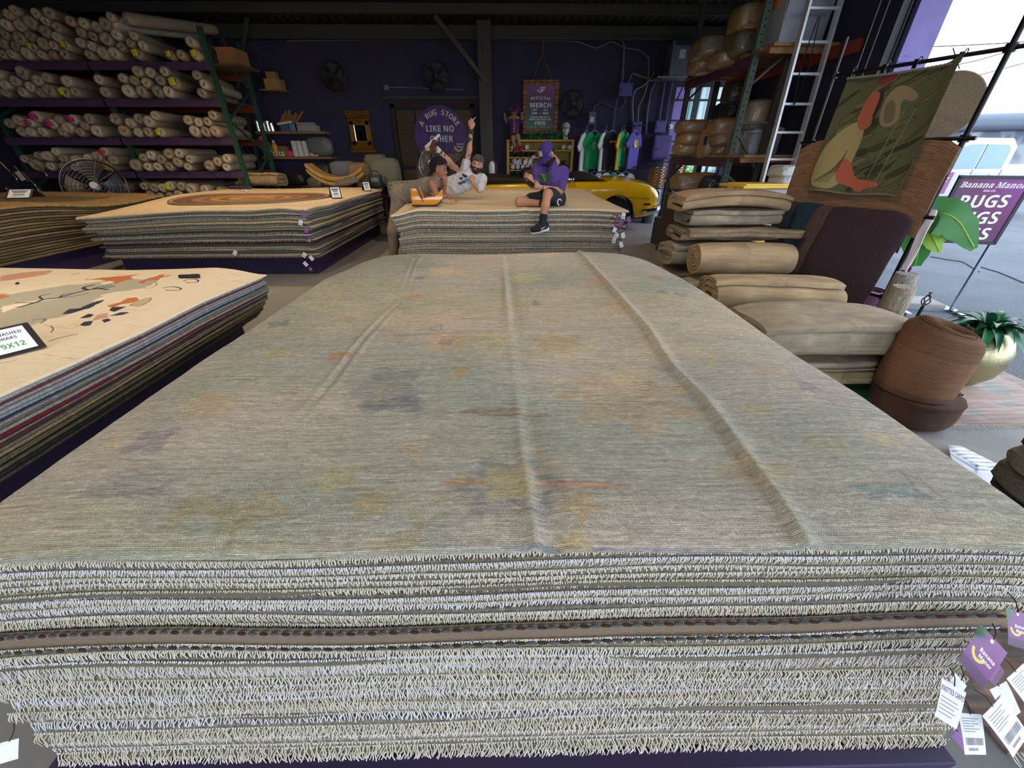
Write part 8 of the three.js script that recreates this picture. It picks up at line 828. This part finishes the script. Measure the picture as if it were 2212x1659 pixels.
    const win = (pts, nm) => part(nm, T(extr(pts, 0.02), 0, 0, 1.845), gl, tk); win([[1.5, 1.26], [2.1, 1.74], [2.48, 1.82], [2.95, 1.83], [2.95, 1.26]], 'front_window'); win([[3.03, 1.26], [3.03, 1.83], [3.8, 1.82], [3.95, 1.7], [3.98, 1.26]], 'rear_window'); part('bumper', rbox(0.3, 0.3, 1.85, 0.02, 0.5, 0.92, 0.06), mat(0xb9bec6, 0.3, { metalness: 0.7 }), tk); part('headlamp', rbox(0.3, 0.2, 0.1, 0.16, 0.85, 1.82, 0.03), mat(0xe8e8e8, 0.1), tk);
    for (const x of [1.5, 5.2]) for (const z of [1.72, 0.08]) { part('tyre', cyl(0.4, 0.4, 0.26, x, 0.4, z, 28, PI / 2), mat(0x1c1e22, 0.85), tk); part('wheel_rim', [cyl(0.25, 0.25, 0.28, x, 0.4, z, 20, PI / 2), ...[0, 1, 2, 3, 4].map((i) => box(0.06, 0.44, 0.3, x, 0.4, z, 0, 0, i * PI / 5))], metal(0xb9bec6, 0.35), tk); } part('mirror', rbox(0.1, 0.2, 0.22, 1.75, 1.35, 1.98, 0.03), dk, tk); part('side_lamp', rbox(0.2, 0.06, 0.02, 1.2, 1.1, 1.86, 0.01, 1), mat(0xc86a3a, 0.3), tk); for (const x of [2.85, 3.75]) part('door_handle', rbox(0.2, 0.04, 0.03, x, 1.1, 1.87, 0.01, 1), wh, tk); for (const x of [1.55, 2.98, 4.05]) part('door_seam', box(0.012, 0.68, 0.01, x, 0.9, 1.852), dk, tk); part('sill_trim', box(2.6, 0.08, 0.02, 3.3, 0.56, 1.86), dk, tk);
    const lg = canvasTex(192, 160, (g, W, H) => { g.fillStyle = '#7a2f6a'; g.fillRect(0, 0, W, H); g.fillStyle = '#2a6a44'; g.fillRect(0, 96, 120, 64); TAG.banana(g, 86, 84, 46, '#d9c83c'); g.fillStyle = '#f0ecf4'; for (let i = 0; i < 4; i++) g.fillRect(88, 36 + i * 24, 70 - 8 * i, 10); }); part('door_magnet', T(grid(1, 1, (u, v) => [u * 0.62, v * 0.52, 0]), 1.75, 0.66, 1.858), mat(0xffffff, 0.5, { map: lg }), tk); }
  // far building, sheds, wires
  { const b = thing('stained_building', 'long pale stained building beyond the truck', 'building', null, [18, -0.2, -24], -0.55); const st = dataTex(256, 128, (i, j) => { const d = fbm(i / 6, j / 40, 3), e = fbm(i / 30, j / 30, 3); return [u8(150 - 60 * sstep(0.52, 0.7, d) * sstep(0.3, 0.9, j / 128) + 30 * (e - 0.5)), u8(156 - 56 * sstep(0.52, 0.7, d) * sstep(0.3, 0.9, j / 128) + 30 * (e - 0.5)), u8(160 - 50 * sstep(0.52, 0.7, d) * sstep(0.3, 0.9, j / 128) + 26 * (e - 0.5))]; }); part('wall', box(26, 2.75, 8, 10, 1.37, -4), mat(0xffffff, 0.85, { map: st }), b); part('roof_edge', [rbox(26.6, 0.7, 1.2, 10, 3.05, -0.3, 0.3, 3), box(26, 0.4, 7, 10, 3.1, -4)], mat(0x5c6672, 0.7), b); for (let i = 0; i < 6; i++) { part('window', box(0.8, 0.7, 0.06, 1.5 + i * 3.6, 1.9, 0.02), mat(0xc8ccd2, 0.3), b); } for (let i = 0; i < 3; i++) part('downpipe', cyl(0.05, 0.05, 2.7, 4 + i * 6, 1.4, 0.06, 8), mat(0x8f979c, 0.5), b); }
  const wire = (p, lb) => { const g = thing('power_line', lb, 'wire'); part('wire', tube(p.map((q) => at(q[0], q[1], q[2])), 0.018, 24, 4), mat(0x2a2e36, 0.8), g); };
  wire([[1960, 102, 20], [2060, 99, 20], [2212, 90, 20], [2500, 60, 20]], 'highest power line against the white sky'); wire([[1960, 160, 20], [2105, 132, 20], [2212, 100, 20], [2500, 10, 20]], 'middle power line against the white sky'); wire([[1960, 205, 20], [2085, 170, 20], [2212, 136, 20], [2500, 50, 20]], 'lowest power line against the white sky');
  // seen through the back window: purple outbuilding, striped shed, shrub
  struct('wall_outbuilding', wallBox(3.2, 5.05, -0.03, 4.2, 13.2, 13.4), paint(0x9a8ad0, 0.7), 'lavender outbuilding wall seen through the back window', 'wall');
  { const s2 = thing('striped_shed', 'pale teal ribbed metal shed beyond the back window', 'building', null, [8.6, -0.03, -19]); part('wall', box(7, 3.9, 3, 0, 1.95, 0), paint(0x9cc4c6, 0.6), s2); for (let i = 0; i < 24; i++) part('rib', box(0.06, 3.9, 0.06, -3.4 + i * 0.29, 1.95, 1.53), paint(0x6d9a9e, 0.6), s2); part('roof', box(7.4, 0.15, 3.4, 0, 3.95, 0), paint(0x7d8688, 0.6), s2); const sb = thing('green_shrub', 'bright green shrub below the back window', 'shrub', null, [6.0, -0.03, -14.2]), R = rng(4), L = []; for (let i = 0; i < 260; i++) { const a = R() * 6.28, e = R() * 1.5, r = 0.35 + 0.45 * R(); L.push(T(new THREE.SphereGeometry(0.5, 5, 3), r * cos(a) * cos(e) * 1.2, 0.55 + r * sin(e), r * sin(a) * cos(e), R() * 3, R() * 3, R() * 3, 0.2, 0.03, 0.1)); } part('foliage', L, mat(0x7ab838, 0.6), sb); part('stem', cyl(0.04, 0.03, 0.7, 0, 0.35, 0, 8), mat(0x5a4a30, 0.8), sb); }
}
// ---------------------------------------------------------------- yellow convertible
{ const Dn = 9.62, x0 = -1.25, x1 = at(1425, 430, Dn).x, Lc = x1 - x0, W = 1.75, yel = mat(0xf0ba10, 0.22, { clearcoat: 1, clearcoatRoughness: 0.05 }), blk = mat(0x1a1714, 0.75), chr = metal(0xd4d8dc, 0.12), c = thing('yellow_convertible', 'yellow classic convertible car parked behind the stack where the men sit', 'car', null, [x0, 0, -Dn - W / 2]);
  const H = (px, py) => at(px, py, Dn).y, beltN = H(1340, 388);                              // sections along the length: [t, shoulder height, deck height, half width, sill]
  const hd = H(1300, 386), k = [[0, 0.78, 0.82, 0.78, 0.42], [0.05, 0.9, 0.93, 0.84, 0.3], [0.2, 0.97, 0.99, 0.87, 0.24], [0.4, H(1130, 398), H(1130, 396), 0.875, 0.24], [0.56, H(1230, 394), H(1230, 394), 0.875, 0.24], [0.66, H(1275, 393), hd, 0.875, 0.24], [0.76, H(1310, 392), H(1310, 386) + 0.01, 0.875, 0.24], [0.86, H(1360, 394), H(1360, 388) + 0.02, 0.87, 0.26], [0.95, H(1400, 402), H(1400, 398) + 0.02, 0.84, 0.3], [0.985, H(1412, 410), H(1412, 408) + 0.01, 0.8, 0.34], [1.0, H(1418, 420), H(1418, 418), 0.76, 0.4]];
  const lut = (t, j) => { for (let i = 1; i < k.length; i++) if (t <= k[i][0]) { const q = (t - k[i - 1][0]) / (k[i][0] - k[i - 1][0]); return lerp(k[i - 1][j], k[i][j], q); } return k[k.length - 1][j]; }; void beltN;
  const wheels = [0.2, 0.8], wr = 0.36;
  const sec = (t) => { const sh = lut(t, 1), dk = max(sh, lut(t, 2)), hw = lut(t, 3), sl = lut(t, 4); return [[-0.86, sl], [-0.98, sl + 0.08], [-1.0, lerp(sl, sh, 0.5)], [-0.985, lerp(sl, sh, 0.62)], [-1.02, lerp(sl, sh, 0.75)], [-0.97, sh - 0.02], [-0.88, sh + 0.01], [-0.5, dk], [0, dk + 0.02], [0.5, dk], [0.88, sh + 0.01], [0.97, sh - 0.02], [1.02, lerp(sl, sh, 0.75)], [0.985, lerp(sl, sh, 0.62)], [1.0, lerp(sl, sh, 0.5)], [0.98, sl + 0.08], [0.86, sl]].map((q) => [q[0] * hw, q[1]]); };
  const shell = grid(90, 16, (s, v) => { const q = sec(s)[Math.round(v * 16)]; let y = q[1]; const x = s * Lc; if (v < 0.32 || v > 0.68) for (const w of wheels) { const dx = x - w * Lc, top = 0.34 + Math.sqrt(max(0, (wr + 0.07) ** 2 - dx * dx)); if (abs(dx) < wr + 0.07) y = max(y, min(top, lut(s, 1) - 0.05)); } return [x, y, -q[0]]; });
  part('body_shell', shell, yel, c); part('nose_panel', grid(1, 16, (s, v) => { const q = sec(1)[Math.round(v * 16)]; return [Lc, lerp(q[1], 0.6, s), -q[0] * (1 - s * 0.2)]; }), yel, c); part('tail_panel', grid(1, 16, (s, v) => { const q = sec(0)[Math.round(v * 16)]; return [0, lerp(q[1], 0.6, s), -q[0] * (1 - s)]; }), yel, c);
  part('grille_surround', [rbox(0.06, 0.24, W * 0.8, Lc + 0.02, 0.72, 0, 0.02), rbox(0.1, 0.1, W * 0.92, Lc + 0.03, 0.5, 0, 0.04)], chr, c); part('grille', rbox(0.05, 0.16, W * 0.7, Lc + 0.05, 0.72, 0, 0.02), mat(0x1a1c20, 0.4), c); for (const s of [-1, 1]) part('headlamp', cyl(0.09, 0.09, 0.05, Lc + 0.055, 0.73, s * 0.55, 20, 0, 0, PI / 2), mat(0xe6eaee, 0.08), c);
  part('bumper_wrap', tube([[Lc - 0.35, 0.42, 0.87], [Lc - 0.05, 0.46, 0.88], [Lc + 0.06, 0.5, 0.7], [Lc + 0.07, 0.5, 0], [Lc + 0.06, 0.5, -0.7], [Lc - 0.05, 0.46, -0.88], [Lc - 0.35, 0.42, -0.87]], 0.06, 40, 8), chr, c); part('marker_lamp', rbox(0.16, 0.045, 0.02, Lc * 0.945, 0.58, W / 2 - 0.015, 0.008, 1), mat(0x7a2418, 0.3), c); part('trim_strip', [tube([0.84, 0.88, 0.92, 0.955].map((t) => V3(t * Lc, lerp(lut(t, 4), lut(t, 1), 0.6), lut(t, 3) + 0.004)), 0.008, 12, 5)], chr, c);
  for (const w of wheels) for (const s of [-1, 1]) { part('tyre', cyl(wr, wr, 0.22, w * Lc, wr, s * (W / 2 - 0.16), 28, PI / 2), mat(0x16181c, 0.9), c); part('wheel_cover', cyl(0.2, 0.2, 0.235, w * Lc, wr, s * (W / 2 - 0.16), 20, PI / 2), chr, c); part('arch_liner', T(new THREE.CylinderGeometry(wr + 0.06, wr + 0.06, 0.28, 24, 1, true, 0, PI), w * Lc, 0.34, s * (W / 2 - 0.2), PI / 2, PI / 2, 0), mat(0x1d2126, 0.8), c); }
  const yb = lut(0.55, 1); part('cockpit', rbox(Lc * 0.42, 0.12, W * 0.78, Lc * 0.42, yb + 0.02, 0, 0.05), blk, c); part('folded_top', blob(0.9, 0.22, W * 0.8, 3, 0.05, 0.6, 20).translate(Lc * 0.2, yb - 0.08, 0), blk, c); for (const s of [-1, 1]) part('seat', rbox(0.3, 0.4, 0.55, Lc * 0.38, yb + 0.06, s * 0.36, 0.1, 3, 0, 0, 0.2), mat(0x2b2420, 0.6), c);
  { const a = 0.54 * Lc, b = H(1285, 378); part('cowl', grid(10, 12, (s, t) => { const z = (t - 0.5) * W * 0.96, hh = 0.13 * sin(PI * t) + 0.03; return [lerp(a + 0.02, a + 0.95, s), lut(lerp(0.55, 0.72, s), 1) + 0.015 + hh * sin(PI * clamp(0.12 + s * 0.86)) * 1.1, z]; }), blk, c); part('windscreen_frame', tube([[a + 0.1, yb, W * 0.44], [a - 0.12, yb + 0.1, W * 0.4], [a - 0.15, yb + 0.12, 0], [a - 0.12, yb + 0.1, -W * 0.4], [a + 0.1, yb, -W * 0.44]], 0.018, 30, 6), chr, c); part('mirror', [sph(0.08, a + 0.12, yb + 0.06, W / 2 + 0.02, 1.2, 0.75, 0.6, 10), rod([a + 0.16, yb - 0.04, W / 2 - 0.05], [a + 0.12, yb + 0.04, W / 2 + 0.02], 0.012, 6)], chr, c); part('door_seam', [box(0.006, 0.5, 0.006, Lc * 0.6, 0.62, W / 2 + 0.012)], mat(0x4a3a08, 0.8), c); void b; }
}
renderer.render(scene, camera);
